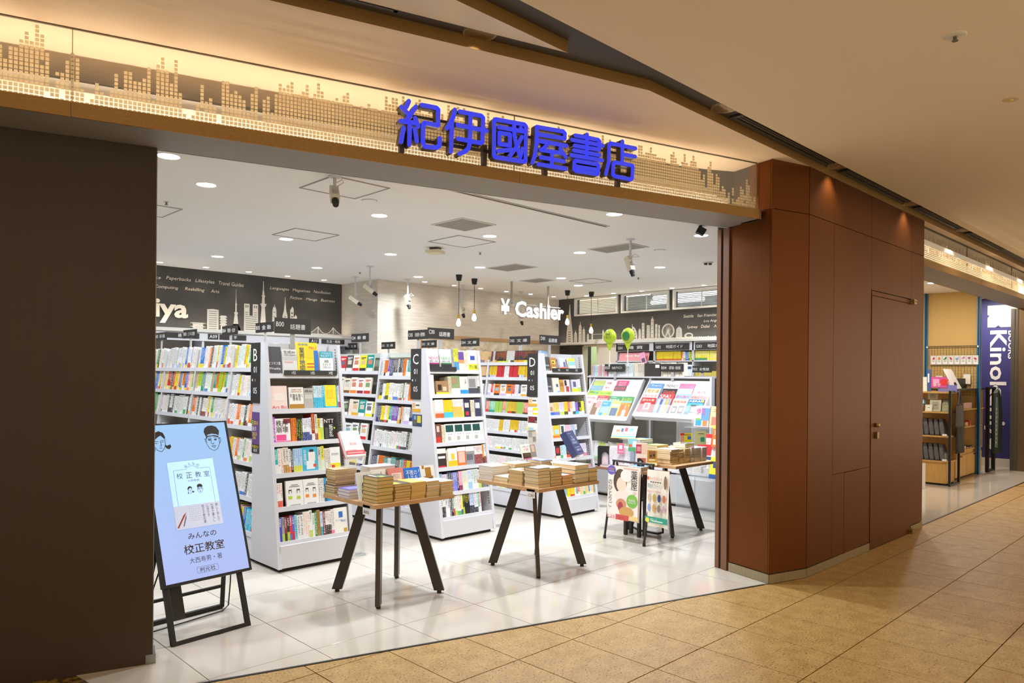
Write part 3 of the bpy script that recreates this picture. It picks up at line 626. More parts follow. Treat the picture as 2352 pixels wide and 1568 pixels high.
# ---- pendant bulbs
for x, y, L, lb in ((6.90, 8.18, .58, 'bare glowing bulb on the longer cord before the pale wall'), (7.34, 8.34, .47, 'bare glowing bulb on the shorter cord before the pale wall'), (9.43, 8.31, .42, 'bare glowing bulb hanging at the end of the cashier sign'), (9.85, 8.13, .55, 'bare glowing bulb hanging before the arched bridge cut-out')):
    t = thing('pendant_lamp', lb, 'pendant lamp', (x, y, CZ)); M = Matrix.Translation((x, y, 0))
    MB().lathe([(.048, CZ), (.034, CZ-.085), (0, CZ-.085)], 16, M=M).build('canopy', KICK, t); MB().tube([(x, y, CZ-.085), (x, y, CZ-L)], .004, 6).build('cord', KICK, t)
    MB().lathe([(.019, CZ-L), (.02, CZ-L-.055), (.016, CZ-L-.06), (0, CZ-L-.06)], 12, M=M).build('socket', mat('#c29a45', .35, .8), t)
    z = CZ - L - .06; MB().lathe([(.013, z), (.02, z-.02), (.033, z-.055), (.034, z-.075), (.024, z-.1), (0, z-.11)], 14, M=M).build('bulb', mat((1, .84, .58), .3, emit=12, name='bulb_glow'), t, smooth=True)
# ================================================================== SHOP SIGN (blue channel letters)
SIGN = [('紀',[[(1.924,3.107),(1.911,3.073)],[(1.881,3.066),(1.921,3.034)],[(1.967,3.083),(1.928,3.022),(1.908,2.992)],[(1.877,2.986),(1.972,2.99)],[(1.963,3.017),(1.982,2.974)],[(1.931,2.985),(1.929,2.861)],[(1.894,2.95),(1.88,2.869)],[(1.962,2.955),(1.974,2.887)],[(2.003,3.099),(2.093,3.099),(2.104,3.09),(2.103,3.001)],[(2.103,2.999),(2.022,3.0),(2.012,2.989),(2.011,2.887),(2.024,2.865),(2.096,2.869),(2.113,2.883),(2.115,2.926)]]),('伊',[[(2.209,3.108),(2.2,3.069),(2.185,3.034),(2.159,2.992)],[(2.191,3.042),(2.186,2.859)],[(2.241,3.103),(2.379,3.103),(2.393,3.093),(2.389,2.949),(2.378,2.939)],[(2.227,3.022),(2.418,3.019)],[(2.23,2.942),(2.378,2.94)],[(2.309,3.098),(2.307,2.93),(2.297,2.895),(2.279,2.876),(2.24,2.855)]]),('國',[[(2.466,3.085),(2.477,3.098),(2.674,3.1),(2.686,3.09),(2.685,2.88),(2.675,2.871),(2.477,2.87),(2.467,2.879),(2.466,3.085)],[(2.498,3.055),(2.665,3.056)],[(2.504,3.021),(2.575,3.022),(2.575,2.956),(2.503,2.954),(2.504,3.021)],[(2.496,2.91),(2.587,2.931)],[(2.603,3.095),(2.605,3.02),(2.621,2.962),(2.647,2.896)],[(2.647,2.896),(2.662,2.949)],[(2.658,3.021),(2.614,2.943),(2.578,2.896)],[(2.649,3.074),(2.663,3.057)]]),('屋',[[(2.763,3.1),(2.761,2.992),(2.751,2.922),(2.734,2.874)],[(2.763,3.1),(2.957,3.103),(2.969,3.093),(2.968,3.06),(2.768,3.055)],[(2.766,3.016),(2.982,3.016)],[(2.841,3.005),(2.813,2.972),(2.793,2.962)],[(2.793,2.962),(2.943,2.964)],[(2.935,2.991),(2.977,2.944)],[(2.875,2.961),(2.873,2.873)],[(2.793,2.916),(2.965,2.914)],[(2.774,2.87),(2.978,2.87)]]),('書',[[(3.137,3.113),(3.135,2.964)],[(3.047,3.093),(3.223,3.093),(3.234,3.085),(3.232,3.031)],[(3.022,3.061),(3.263,3.061)],[(3.043,3.027),(3.232,3.029)],[(3.037,2.996),(3.237,2.995)],[(3.018,2.963),(3.259,2.964)],[(3.042,2.922),(3.05,2.932),(3.22,2.932),(3.229,2.923),(3.225,2.876),(3.216,2.868),(3.053,2.867),(3.041,2.876),(3.042,2.922)],[(3.047,2.894),(3.225,2.896)]]),('店',[[(3.419,3.113),(3.418,2.976)],[(3.527,3.083),(3.324,3.085),(3.312,3.072),(3.308,2.953),(3.287,2.877)],[(3.424,3.027),(3.525,3.027)],[(3.346,2.951),(3.357,2.965),(3.496,2.965),(3.506,2.955),(3.501,2.88),(3.49,2.869),(3.358,2.874),(3.344,2.883),(3.346,2.951)]])]
sg = thing('shop_sign', 'blue illuminated rounded Japanese letters mounted on the gold fascia', 'sign', F(2.7, -.03, 2.826))
BLUEF = mat('#3a44ea', .35, emit=.6, name='blue_face'); SIDE = mat('#4b4037', .45, .3, name='letter_side')
MS = Matrix(((U.x, 0, -N.x, G0.x), (U.y, 0, -N.y, G0.y), (0, 1, 0, 0), (0, 0, 0, 1)))  # (s, z, outwards)
for ch, strokes in SIGN:
    b, fc = MB(), MB()
    for st in strokes: b.stroke(st, .0128, .012, .062, M=MS); fc.stroke(st, .0128, .062, .0665, M=MS); fc.stroke(st, .009, .0665, .069, M=MS)
    o = b.build('letter', SIDE, sg); fc.build('letter_face', BLUEF, o)
b = MB()
for s in (1.905, 2.432, 2.86, 3.43): b.box(s - .014, s + .014, -.012, .02, 2.826, 2.95, 0, MF)
b.build('post', SIDE, sg)
b = MB().box(1.88, 3.5, -.012, .0, 2.905, 2.925, 0, MF); b.box(1.88, 3.5, -.012, .0, 3.04, 3.055, 0, MF); b.build('rail', SIDE, sg)
# ================================================================== WALL LETTERING AND SKYLINES
CRM = mat('#f0e4d2', .6, name='cut_letter')
def lettering_thing(name, lb, words, plane, w=None, group=None):
    bx = words[0]; t = thing(name, lb, 'lettering', plane(bx[1], bx[3]), group)
    return t
LP = lambda x, z: (x, 10.497, z)
t = thing('wall_lettering', 'cream handwritten genre words on the dark skyline wall', 'lettering', LP(4.2, 2.7))
for s, x0, x1, z0, z1 in (('Books', 3.28, 3.56, 2.815, 2.855), ('Paperbacks', 3.63, 3.96, 2.805, 2.865), ('Lifestyles', 4.02, 4.29, 2.805, 2.865), ('Travel Guides', 4.35, 4.72, 2.81, 2.865), ('Computing', 3.48, 3.79, 2.68, 2.735), ('Reskilling', 3.88, 4.15, 2.68, 2.735), ('Arts', 4.24, 4.36, 2.69, 2.735),
        ('Languages', 5.13, 5.44, 2.805, 2.86), ('Magazines', 5.5, 5.8, 2.805, 2.86), ('Nonfiction', 5.86, 6.16, 2.82, 2.865), ('Fiction', 5.46, 5.66, 2.695, 2.74), ('Manga', 5.73, 5.92, 2.685, 2.735), ('Business', 5.99, 6.24, 2.695, 2.74)):
    text(s, CRM, t, ((x0+x1)/2, 10.498, (z0+z1)/2), (1, 0, 0), (0, 0, 1), x1-x0, z1-z0, 'word', shear=.18)
t = thing('wall_lettering', 'large cream shop name letters ending in iya on the skyline wall', 'lettering', LP(3.2, 2.3))
text('Kinokuniya', [CRM, CRM], t, (2.99, 10.47, 2.39), (1, 0, 0), (0, 0, 1), 1.84, .34, 'word', bold=.03, depth=.012)
RP = (10.497,)
t = thing('wall_lettering', 'cream handwritten city names on the dark window wall', 'lettering', (10.498, 6.4, 2.45))
for s, y0, y1, z0, z1 in (('Seattle', 6.7, 6.51, 2.52, 2.57), ('San Francisco', 6.44, 6.05, 2.52, 2.565), ('Los Angeles', 6.32, 5.99, 2.42, 2.47), ('Sydney', 6.63, 6.43, 2.33, 2.385), ('Dubai', 6.37, 6.21, 2.34, 2.39), ('Abu Dhabi', 6.14, 5.82, 2.34, 2.385)):
    text(s, CRM, t, (10.498, (y0+y1)/2, (z0+z1)/2), (0, -1, 0), (0, 0, 1), y0-y1, z1-z0, 'word', shear=.18)
# cut-outs: local 2D polygons, 0..1 in width, real heights
CUT = m_streak('cutout_board', '#f3eadc', '#e4d8c6', (1, 1, 1), .6, .3, .7, 8)
HOLE = mat('#7c7263', .6)
def tower_tokyo(b, M, w, h):
    b.prism([(0, 0), (.1*w, 0), (.28*w, .17*h), (.36*w, .35*h), (.44*w, .44*h), (.45*w, .62*h), (.485*w, .8*h), (.495*w, h), (.505*w, h), (.515*w, .8*h), (.55*w, .62*h), (.56*w, .44*h), (.64*w, .35*h), (.72*w, .17*h), (.9*w, 0), (w, 0), (.86*w, .03*h), (.72*w, .17*h), (.5*w, .14*h), (.28*w, .17*h), (.14*w, .03*h)], 0, .006, M=M)
    b.prism([(.34*w, .40*h), (.66*w, .40*h), (.66*w, .45*h), (.34*w, .45*h)], .006, .009, M=M); b.prism([(.42*w, .62*h), (.58*w, .62*h), (.58*w, .65*h), (.42*w, .65*h)], .006, .009, M=M)
def tower_plain(b, M, w, h, top=.5, th=.9, n=6):
    b.prism([(0, 0), (w, 0), (w, th*h), (top*w, h), (0, th*h)], 0, .006, M=M)
    for k in range(n):
        z = (k + .6)*th*h/(n + .5); b.prism([(.15*w, z), (.85*w, z), (.85*w, z + .022*h), (.15*w, z + .022*h)], .006, .0075, 1, M=M)
def tower_spire(b, M, w, h, body=.55, sh_=.75):
    b.prism([(0, 0), (w, 0), (.92*w, body*h), (.7*w, sh_*h), (.56*w, .86*h), (.52*w, h), (.48*w, h), (.44*w, .86*h), (.3*w, sh_*h), (.08*w, body*h)], 0, .006, M=M)
    for k in range(5): z = (k + .5)*body*h/5; b.prism([(.3*w, z), (.7*w, z), (.7*w, z + .02*h), (.3*w, z + .02*h)], .006, .0075, 1, M=M)
def tower_twin(b, M, w, h):
    b.prism([(0, 0), (w, 0), (w, h), (.62*w, h), (.62*w, .58*h), (.38*w, .58*h), (.38*w, h), (0, h)], 0, .006, M=M)
    for k in range(9):
        z = .08*h + k*.075*h; b.prism([(.08*w, z), (.92*w, z), (.92*w, z + .02*h), (.08*w, z + .02*h)], .006, .0075, 1, M=M) if z < .55*h else [b.prism([(q*w, z), ((q+.22)*w, z), ((q+.22)*w, z + .02*h), (q*w, z + .02*h)], .006, .0075, 1, M=M) for q in (.08, .70)]
    for q in (.08, .22, .70, .84): b.prism([(q*w, .86*h), ((q+.08)*w, .86*h), ((q+.08)*w, .95*h), (q*w, .95*h)], .006, .0075, 1, M=M)
def tower_sky(b, M, w, h):
    b.prism([(0, 0), (w, 0), (.78*w, .42*h), (.62*w, .8*h), (.56*w, .82*h), (.52*w, h), (.48*w, h), (.44*w, .82*h), (.38*w, .8*h), (.22*w, .42*h)], 0, .006, M=M)
    b.prism([(.02*w, .56*h), (.98*w, .56*h), (.8*w, .50*h), (.2*w, .50*h)], .006, .012, M=M); b.prism([(.22*w, .72*h), (.78*w, .72*h), (.68*w, .68*h), (.32*w, .68*h)], .006, .012, M=M)
def pagoda(b, M, w, h, n=2, ground=.5):
    b.prism([(.2*w, 0), (.8*w, 0), (.8*w, .9*h), (.2*w, .9*h)], 0, .006, M=M)
    for k in range(n):
        z = (.35 + .5*k/max(n-1, 1))*h if n > 1 else .8*h
        b.prism([(0, z + .03*h), (.12*w, z), (.88*w, z), (w, z + .03*h), (.8*w, z + .13*h), (.2*w, z + .13*h)], .006, .012, M=M)
    b.prism([(.47*w, .9*h), (.53*w, .9*h), (.5*w, h)], 0, .006, M=M)
def bridge(b, M, w, h):
    b.prism([(0, 0), (w, 0), (w, .16*h), (0, .16*h)], 0, .006, M=M)
    for q in (.3, .74): b.prism([((q-.008)*w, 0), ((q+.008)*w, 0), ((q+.008)*w, h), ((q-.008)*w, h)], 0, .008, M=M)
    for a, c in ((.02, .3), (.3, .74), (.74, 1.0)):
        pts = []
        for k in range(9):
            f = k/8; z = (.2 + .75*(2*f-1)**2) if a == .3 else (.16 + .8*(f if a < .3 else 1-f)**1.4); pts.append(((a + (c-a)*f)*w, z*h))
        b.stroke(pts, .004, 0, .006, M=M, n=2)
        for k in range(1, 8): b.prism([(pts[k][0]-.001, .16*h), (pts[k][0]+.001, .16*h), (pts[k][0]+.001, pts[k][1]), (pts[k][0]-.001, pts[k][1])], .001, .004, M=M)
def towers_bridge(b, M, w, h):
    b.prism([(0, 0), (w, 0), (w, .22*h), (0, .22*h)], 0, .006, M=M)
    for q in (.03, .18, .55, .72, .9): hh = .75 if q in (.03, .9) else 1.0; b.prism([((q-.022)*w, 0), ((q+.022)*w, 0), ((q+.022)*w, .8*hh*h), (q*w, hh*h), ((q-.022)*w, .8*hh*h)], 0, .008, M=M)
    for a, c in ((.18, .55), (.55, .72)): b.prism([(a*w, .62*h), (c*w, .62*h), (c*w, .65*h), (a*w, .65*h)], 0, .006, M=M)
def sail(b, M, w, h):
    pts = [(0, 0), (.9*w, 0)] + [(w*(.12 + .88*math.cos(t*math.pi/2/8)), h*.85*math.sin(t*math.pi/2/8)) for t in range(9)] + [(.1*w, h), (.06*w, h), (.04*w, .1*h)]
    b.prism(pts, 0, .006, M=M)
    for k in range(4): z = (.12 + k*.17)*h; b.prism([(.2*w, z), (.8*w*(1-.08*k*k*.6), z), (.75*w*(1-.08*k*k*.6), z + .05*h), (.2*w, z + .05*h)], .006, .0075, 1, M=M)
def wheel(b, M, w, h):
    r = w*.48; cx, cy = w/2, h - r
    pts = [(cx + r*math.cos(2*math.pi*k/28), cy + r*math.sin(2*math.pi*k/28)) for k in range(29)]; b.stroke(pts, .007, 0, .006, M=M, n=1)
    pts = [(cx + r*.88*math.cos(2*math.pi*k/28), cy + r*.88*math.sin(2*math.pi*k/28)) for k in range(29)]; b.stroke(pts, .0025, 0, .006, M=M, n=1)
    for k in range(28): b.stroke([(cx, cy), pts[k]], .0009, 0, .004, M=M, n=1)
    for q in (.22, .78): b.stroke([(q*w, 0), (cx, cy)], .008, .006, .012, M=M, n=2)
    b.lathe([(0, .013), (.02, .013), (.02, 0)], 12, M=M @ Matrix.Translation((cx, cy, 0)))
def stadium(b, M, w, h):
    n = 20; b.prism([(w/2 + w/2*math.cos(2*math.pi*k/n), h/2 + h/2*math.sin(2*math.pi*k/n)) for k in range(n)], 0, .006, M=M)
    b.prism([(w*.55 + w*.3*math.cos(2*math.pi*k/n), h*.55 + h*.22*math.sin(2*math.pi*k/n)) for k in range(n)], .006, .0075, 1, M=M)
    for k in range(3): b.stroke([(w*(.2 + .2*k), h*.2), (w*(.3 + .2*k), h*.42)], .004, .006, .009, M=M, n=2)
def cluster(b, M, w, h):
    for x, ww, hh in ((0, .32, 1), (.34, .3, .7), (.66, .34, .5)):
        b.prism([(x*w, 0), ((x+ww)*w, 0), ((x+ww)*w, .9*hh*h), ((x+ww*.6)*w, hh*h), ((x+ww*.4)*w, .94*hh*h), (x*w, .86*hh*h)], 0, .006, M=M)
        for k in range(int(6*hh)): z = .08*h + k*.13*h; b.prism([((x+.06)*w, z), ((x+ww-.06)*w, z), ((x+ww-.06)*w, z + .05*h), ((x+.06)*w, z + .05*h)], .006, .0075, 1, M=M)
def cut(fn, name, lb, M, w, h, base, *a):
    b = MB(); fn(b, M, w, h, *a); o = b.build(name, [CUT, HOLE], loc=base); tag(o, lb, 'cut-out', 'white skyline cut-outs on the ledges')
for fn, nm, lb, x0, x1, z1, a in ((pagoda, 'palace_cutout', 'white tiered palace cut-out on the ledge under the shop name', 3.87, 4.10, 2.24, (2,)), (tower_plain, 'office_cutout', 'white office block cut-out with window rows beside the palace', 4.11, 4.27, 2.44, (.5, .97, 9)), (pagoda, 'pagoda_cutout', 'small white pagoda cut-out beside the broadcast tower', 4.28, 4.39, 2.36, (4,)),
    (tower_tokyo, 'tower_cutout', 'white lattice broadcast tower cut-out with splayed legs', 4.44, 4.60, 2.75, ()), (tower_twin, 'twin_tower_cutout', 'white twin-headed city hall cut-out', 4.64, 4.85, 2.55, ()), (tower_sky, 'tower_cutout', 'tallest white needle tower cut-out on the skyline wall', 4.88, 4.98, 2.90, ()), (tower_spire, 'tower_cutout', 'white cocoon shaped tower cut-out beside the tallest tower', 5.07, 5.14, 2.57, (.8, .93)),
    (tower_spire, 'tower_cutout', 'white clock tower cut-out with stepped spire', 5.23, 5.32, 2.69, (.5, .62)), (cluster, 'tower_cutout', 'white cluster of three stepped towers as one cut-out', 5.36, 5.53, 2.56, ()), (bridge, 'bridge_cutout', 'white suspension bridge cut-out at the corner of the skyline wall', 5.65, 6.25, 2.28, ())):
    cut(fn, nm, lb, frame((x0, 10.30, 2.145), (1, 0, 0), (0, 0, 1)), x1-x0, z1-2.145, ((x0+x1)/2, 10.3, 2.145), *a)
for fn, nm, lb, y0, y1, z1, a in ((tower_spire, 'tower_cutout', 'tallest white tapering spire cut-out at the corner by the cashier sign', 9.05, 8.89, 2.86, (.3, .6)), (tower_spire, 'tower_cutout', 'short pointed white tower cut-out beside the tapering spire', 8.86, 8.79, 2.38, (.7, .85)), (tower_spire, 'tower_cutout', 'white slant-topped tower cut-out, taller of the slanted pair', 8.75, 8.68, 2.53, (.75, .85)), (tower_spire, 'tower_cutout', 'white slant-topped tower cut-out, shorter of the slanted pair', 8.66, 8.60, 2.44, (.75, .85)),
    (towers_bridge, 'bridge_cutout', 'white castle bridge cut-out behind the balloons', 8.55, 7.88, 2.37, ()), (sail, 'hotel_cutout', 'white sail shaped hotel cut-out', 7.56, 7.44, 2.44, ()), (tower_spire, 'tower_cutout', 'small bullet shaped white tower cut-out beside the sail hotel', 7.42, 7.37, 2.37, (.8, .9)), (tower_plain, 'tower_cutout', 'flat topped white slab tower cut-out', 7.35, 7.30, 2.45, (.5, .99, 5)), (tower_plain, 'tower_cutout', 'pale iridescent slanted tower cut-out', 7.25, 7.19, 2.41, (.1, .97, 8)),
    (tower_spire, 'tower_cutout', 'tallest white pencil tower cut-out on the window wall ledge', 7.17, 7.11, 2.55, (.85, .93)), (tower_plain, 'tower_cutout', 'white leaning tower cut-out next to the pencil tower', 7.08, 7.04, 2.42, (.5, .99, 3)), (tower_plain, 'tower_cutout', 'narrower white leaning tower cut-out before the big wheel', 7.02, 6.99, 2.40, (.5, .99, 3)), (wheel, 'wheel_cutout', 'white ferris wheel cut-out', 6.95, 6.71, 2.41, ()), (tower_spire, 'tower_cutout', 'white arched crown tower cut-out beside the ferris wheel', 6.68, 6.56, 2.37, (.75, .9)), (stadium, 'stadium_cutout', 'white oval stadium cut-out', 6.52, 6.36, 2.255, ())):
    cut(fn, nm, lb, frame((10.25, y0, 2.155), (0, -1, 0), (0, 0, 1)), y0-y1, z1-2.155, (10.25, (y0+y1)/2, 2.155), *a)
b = MB(); r2 = random.Random(4)
for k in range(60): y = 7.9 - k*.04; b.lathe([(0, .0), (.022, 0), (.018, .02), (0, .028 + r2.random()*.01)], 6, M=Matrix.Translation((10.2, y, 2.155)))
o = b.build('foliage_cutout', CUT, loc=(10.2, 6.7, 2.155), kind='stuff'); o['label'] = 'low white bumpy treetop border along the window wall ledge'; o['category'] = 'cut-out'
# ---- cashier sign
t = thing('cashier_sign', 'white hanging cut-letter cashier sign with a yen mark', 'sign', (8.4, 8.15, 2.45)); CW = mat('#ffffff', .5, emit=.55, name='sign_white')
text('¥', [CW, mat('#b9b3a8', .5)], t, (7.78, 8.15, 2.60), (1, 0, 0), (0, 0, 1), .20, .24, 'yen_mark', bold=.03, depth=.03)
text('Cashier', [CW, mat('#b9b3a8', .5)], t, (8.56, 8.15, 2.585), (1, 0, 0), (0, 0, 1), 1.14, .25, 'word', bold=.03, depth=.03)
b = MB().box(7.7, 9.08, 8.152, 8.16, 2.66, 2.672); b.box(7.7, 7.95, 8.152, 8.16, 2.49, 2.50); b.build('rail', STEEL2, t)
for x in (7.95, 8.78): MB().box(x-.016, x+.016, 8.152, 8.168, 2.6, CZ).build('rod', mat('#b5aea2', .4, .5), t)
# ---- framed panel behind the till, wooden rail
t = thing('framed_panel', 'wide pale mountain patterned panel in a wooden frame on the back wall', 'panel', (8.9, 9.46, 1.5))
MB().box(7.2, 10.5, 9.44, 9.47, 1.1, 2.13).build('board', m_streak('mountain_print', '#eee4d2', '#d9c8a4', (1.2, 1, 1.5), .7, .42, .6, 5), t)
b = MB().box(7.14, 10.52, 9.425, 9.47, 2.13, 2.19); b.box(7.14, 7.2, 9.425, 9.47, 1.1, 2.13); b.build('frame', OAK, t)
b = MB(); rr = random.Random(9)
for row in range(3):
    pts = [(7.25 + k*.12, 1.62 + row*.15 + (.05 if k % 2 else 0) + rr.random()*.03) for k in range(27)]
    b.stroke(pts, .006, 0, .003, M=frame((0, 9.44, 0), (1, 0, 0), (0, 0, 1)), n=1)
b.build('ridge_line', mat('#cdb683', .7), t)
# counter with till
t = thing('till_counter', 'pale service counter with equipment behind the first rows', 'counter', (7.6, 8.6, 0)); MB().box(6.9, 9.6, 8.3, 8.9, .05, 1.0).build('body', mat('#e4dccb', .6), t); MB().box(6.85, 9.65, 8.25, 8.95, 1.0, 1.04).build('worktop', OAK, t)
t = thing('till_screen', 'white till screen standing on the service counter', 'screen', (7.35, 8.62, 1.04)); MB().box(7.3, 7.4, 8.6, 8.66, 1.04, 1.42).build('stand', WHITE, t); MB().box(7.15, 7.6, 8.58, 8.62, 1.36, 1.86).build('panel', WHITE, t); MB().box(7.14, 7.61, 8.575, 8.58, 1.84, 1.87).build('bezel', mat('#aaa59c', .5), t)
# ---- long wall units under the ledges
b = MB()
t = thing('wall_bookcase', 'grey bookcase along the skyline wall with black category signs', 'bookcase', (4, 10.3, 0))
MB().box(2.0, 6.36, 10.44, 10.5, 0, 2.1).build('back_panel', BACK, t); MB().box(2.0, 6.36, 10.16, 10.44, 0, .2).build('base', STEEL, t)
for x in (2.05, 3.08, 4.0, 4.93, 5.6, 6.33): MB().box(x-.015, x+.015, 10.15, 10.44, 0, 2.1).build('upright', STEEL, t)
for z in (.5, .82, 1.14, 1.46, 1.78): MB().box(2.0, 6.36, 10.16, 10.44, z, z+.02).build('shelf', STEEL, t)
MB().box(2.0, 6.36, 10.14, 10.16, 1.98, 2.1).build('sign_rail', STEEL, t)
for x0, x1, s in ((3.5, 3.94, '語  学'), (4.06, 4.20, 'A09'), (4.22, 4.6, '医 学'), (5.59, 5.75, 'A11'), (5.8, 6.2, '生活・実用')):
    o = MB().box(x0, x1, 10.13, 10.14, 2.01, 2.08).build('category_sign', SIGNBLK, t); text(s, WHT, o, ((x0+x1)/2, 10.13, 2.045), (1, 0, 0), (0, 0, 1), None, .045)
# ================================================================== BOOK KIT
NAMED = [('white', '#f1efec'), ('cream', '#e8dfc4'), ('grey', '#a9a7a4'), ('dark grey', '#55524f'), ('black', '#2a2829'), ('navy', '#2b3160'), ('blue', '#2f74c9'), ('sky blue', '#9cc8ea'), ('cyan', '#25b4d8'), ('teal', '#1f8f86'), ('green', '#3aa650'), ('lime', '#b9d43a'), ('yellow', '#f2de2e'), ('gold', '#e0a92f'), ('tan', '#d2b48a'), ('orange', '#ef7d2a'), ('red', '#cf2e33'), ('dark red', '#8b2330'), ('pink', '#ec6f9c'), ('pale pink', '#f3cdd2'), ('purple', '#7a58a8'), ('lilac', '#c3b0dc'), ('brown', '#7c5233'), ('olive', '#8f8a4a'), ('salmon', '#e08066')]
HEX.update(NAMED)
def hx(c): return HEX.get(c, c)
def cname(h):
    if h in HEX: return h
    a = lin(h); return min(NAMED, key=lambda p: sum((x - y)**2 for x, y in zip(a, lin(p[1]))))[0]
def uvmesh(b, uvs, mats, name):
    o = b.build(name, mats); me = o.data; bpy.data.objects.remove(o)
    l = me.uv_layers.new(name='uv')
    for p, q in zip(me.polygons, uvs):
        for li in p.loop_indices:
            co = me.vertices[me.loops[li].vertex_index].co; l.data[li].uv = (co.x if q else -1, co.z)
    return me
def isfront(b, yv): return [all(abs(b.v[i][1] - yv) < 1e-6 for i in f) for f in b.f]
b = MB().box(0, 1, 0, .05, 0, 1); b.box(0, .09, .05, 1, 0, 1); b.box(.91, 1, .05, 1, 0, 1); ME_SPINE = uvmesh(b, isfront(b, 0), SP_O, 'book')
b = MB().box(.09, .91, .05, .96, .02, .975); ME_SPAGE = uvmesh(b, isfront(b, 9), PAGE, 'page_block')
b = MB().box(0, 1, 0, .1, 0, 1); b.box(0, 1, .9, 1, 0, 1); b.box(0, .02, .1, .9, 0, 1); ME_FRONT = uvmesh(b, isfront(b, 0), SP_O, 'book')
b = MB().box(.02, .985, .1, .9, .012, .988); ME_FPAGE = uvmesh(b, isfront(b, 9), PAGE, 'page_block')
b = MB().box(0, 1, 0, 1, 0, .075); b.box(0, 1, 0, 1, .925, 1); b.box(0, 1, .965, 1, .075, .925); ME_FLAT = uvmesh(b, isfront(b, 9), SP_O, 'hardcover_book')
b = MB().box(.012, .99, .012, .965, .075, .925); ME_FLPAGE = uvmesh(b, isfront(b, 9), PAGE, 'page_block')
SPECS = []
def mk_book(kind, mesh, pmesh, M, cover, band, bandh, ink, rows, page, label, cat, group=None, parts=(), plabel=None):
    o = bpy.data.objects.new(kind, mesh); C.objects.link(o); o.matrix_world = M; WM[o.name] = M.copy()
    o['cover'] = list(lin(cover)); o['band'] = list(lin(band)); o['ink'] = list(lin(ink)); o['par'] = [bandh, rows, R.random()]
    tag(o, label, cat, group)
    p = bpy.data.objects.new('page_block', pmesh); C.objects.link(p); p.parent = o; p['page'] = list(lin(page))
    return o
def bookM(o, ax, dp, up, t, d, h):
    a, q, u = V(ax)*t, V(dp)*d, V(up)*h
    return Matrix(((a.x, q.x, u.x, o[0]), (a.y, q.y, u.y, o[1]), (a.z, q.z, u.z, o[2]), (0, 0, 0, 1)))
def axes(along, out, tilt):
    a, o = V(along), V(out); u = V((0, 0, 1)); c, s = math.cos(tilt), math.sin(tilt)
    return a, -o*c - u*s, u*c - o*s     # along, depth, up
NOUN = {'book': 'book', 'paperback': 'paperback', 'magazine': 'magazine'}
def add_spine(kind, o, along, out, tilt, x, t, h, d, cover, band, bandh, ink, where, k, rows=None):
    a, dp, up = axes(along, out, tilt); P = V(o) + a*x + dp*.008
    cover, band, ink = hx(cover), hx(band), hx(ink)
    SPECS.append(dict(kind=kind, M=bookM(P, a, dp, up, t*.97, d, h), c=P + a*t/2 + up*h*.55, out=-dp, area=t*h, cover=cover, band=band, bandh=bandh, ink=ink, rows=rows or max(5, h/.0135), where=where, k=k))
ONUM = ORD + ['twentieth'] + ['twenty-' + x for x in ORD[:9]] + ['thirtieth'] + ['thirty-' + x for x in ORD[:9]] + ['fortieth'] + ['forty-' + x for x in ORD[:9]] + ['fiftieth'] + ['fifty-' + x for x in ORD[:9]] + ['sixtieth'] + ['sixty-' + x for x in ORD[:9]] + ['seventieth'] + ['seventy-' + x for x in ORD[:9]] + ['eightieth'] + ['eighty-' + x for x in ORD[:9]] + ['ninetieth'] + ['ninety-' + x for x in ORD[:9]]
FCNT = {}
def add_front(kind, o, along, out, tilt, x, w, h, t, cover, patches=(), texts=(), where='', desc=None, z=0, dep=.008, page='#efe4cc'):
    a, dp, up = axes(along, out, tilt); P = V(o) + a*x + dp*dep + up*z
    M = bookM(P, a, dp, up, w, t, h); cover = hx(cover)
    c = cname(cover); n = FCNT[where, c, kind] = FCNT.get((where, c, kind), 0) + 1
    lb = desc or '%s%s %s facing out, %s' % ((ONUM[n-1] + ' ') if n > 1 else '', c, NOUN.get(kind, 'book'), where)
    ob = mk_book(kind, ME_FRONT, ME_FPAGE, M, cover, cover, 0, cover, 8, page, lb, 'magazine' if kind == 'magazine' else 'book')
    pm = {}
    for (x0, x1, z0, z1, col) in patches: pm.setdefault(hx(col), []).append((x0, x1, z0, z1))
    for i, (col, rs) in enumerate(pm.items()):
        mb = MB()
        for (x0, x1, z0, z1) in rs: mb.box(x0*w, x1*w, z0*h, z1*h, .0004 + .0002*i, .0009 + .0004*i, M=frame(P, a, up))
        mb.build('cover_print', mat(col, .42), ob)
    for j, tx in enumerate(texts):
        s, col, cx, cz, ww, hh = tx[:6]; vert = len(tx) > 6 and tx[6]
        text(s, mat(hx(col), .5), ob, P + a*cx*w + up*cz*h, a, up, ww*w, hh*h, 'title', lift=.0022 + .0004*j, vertical=vert)
    return ob
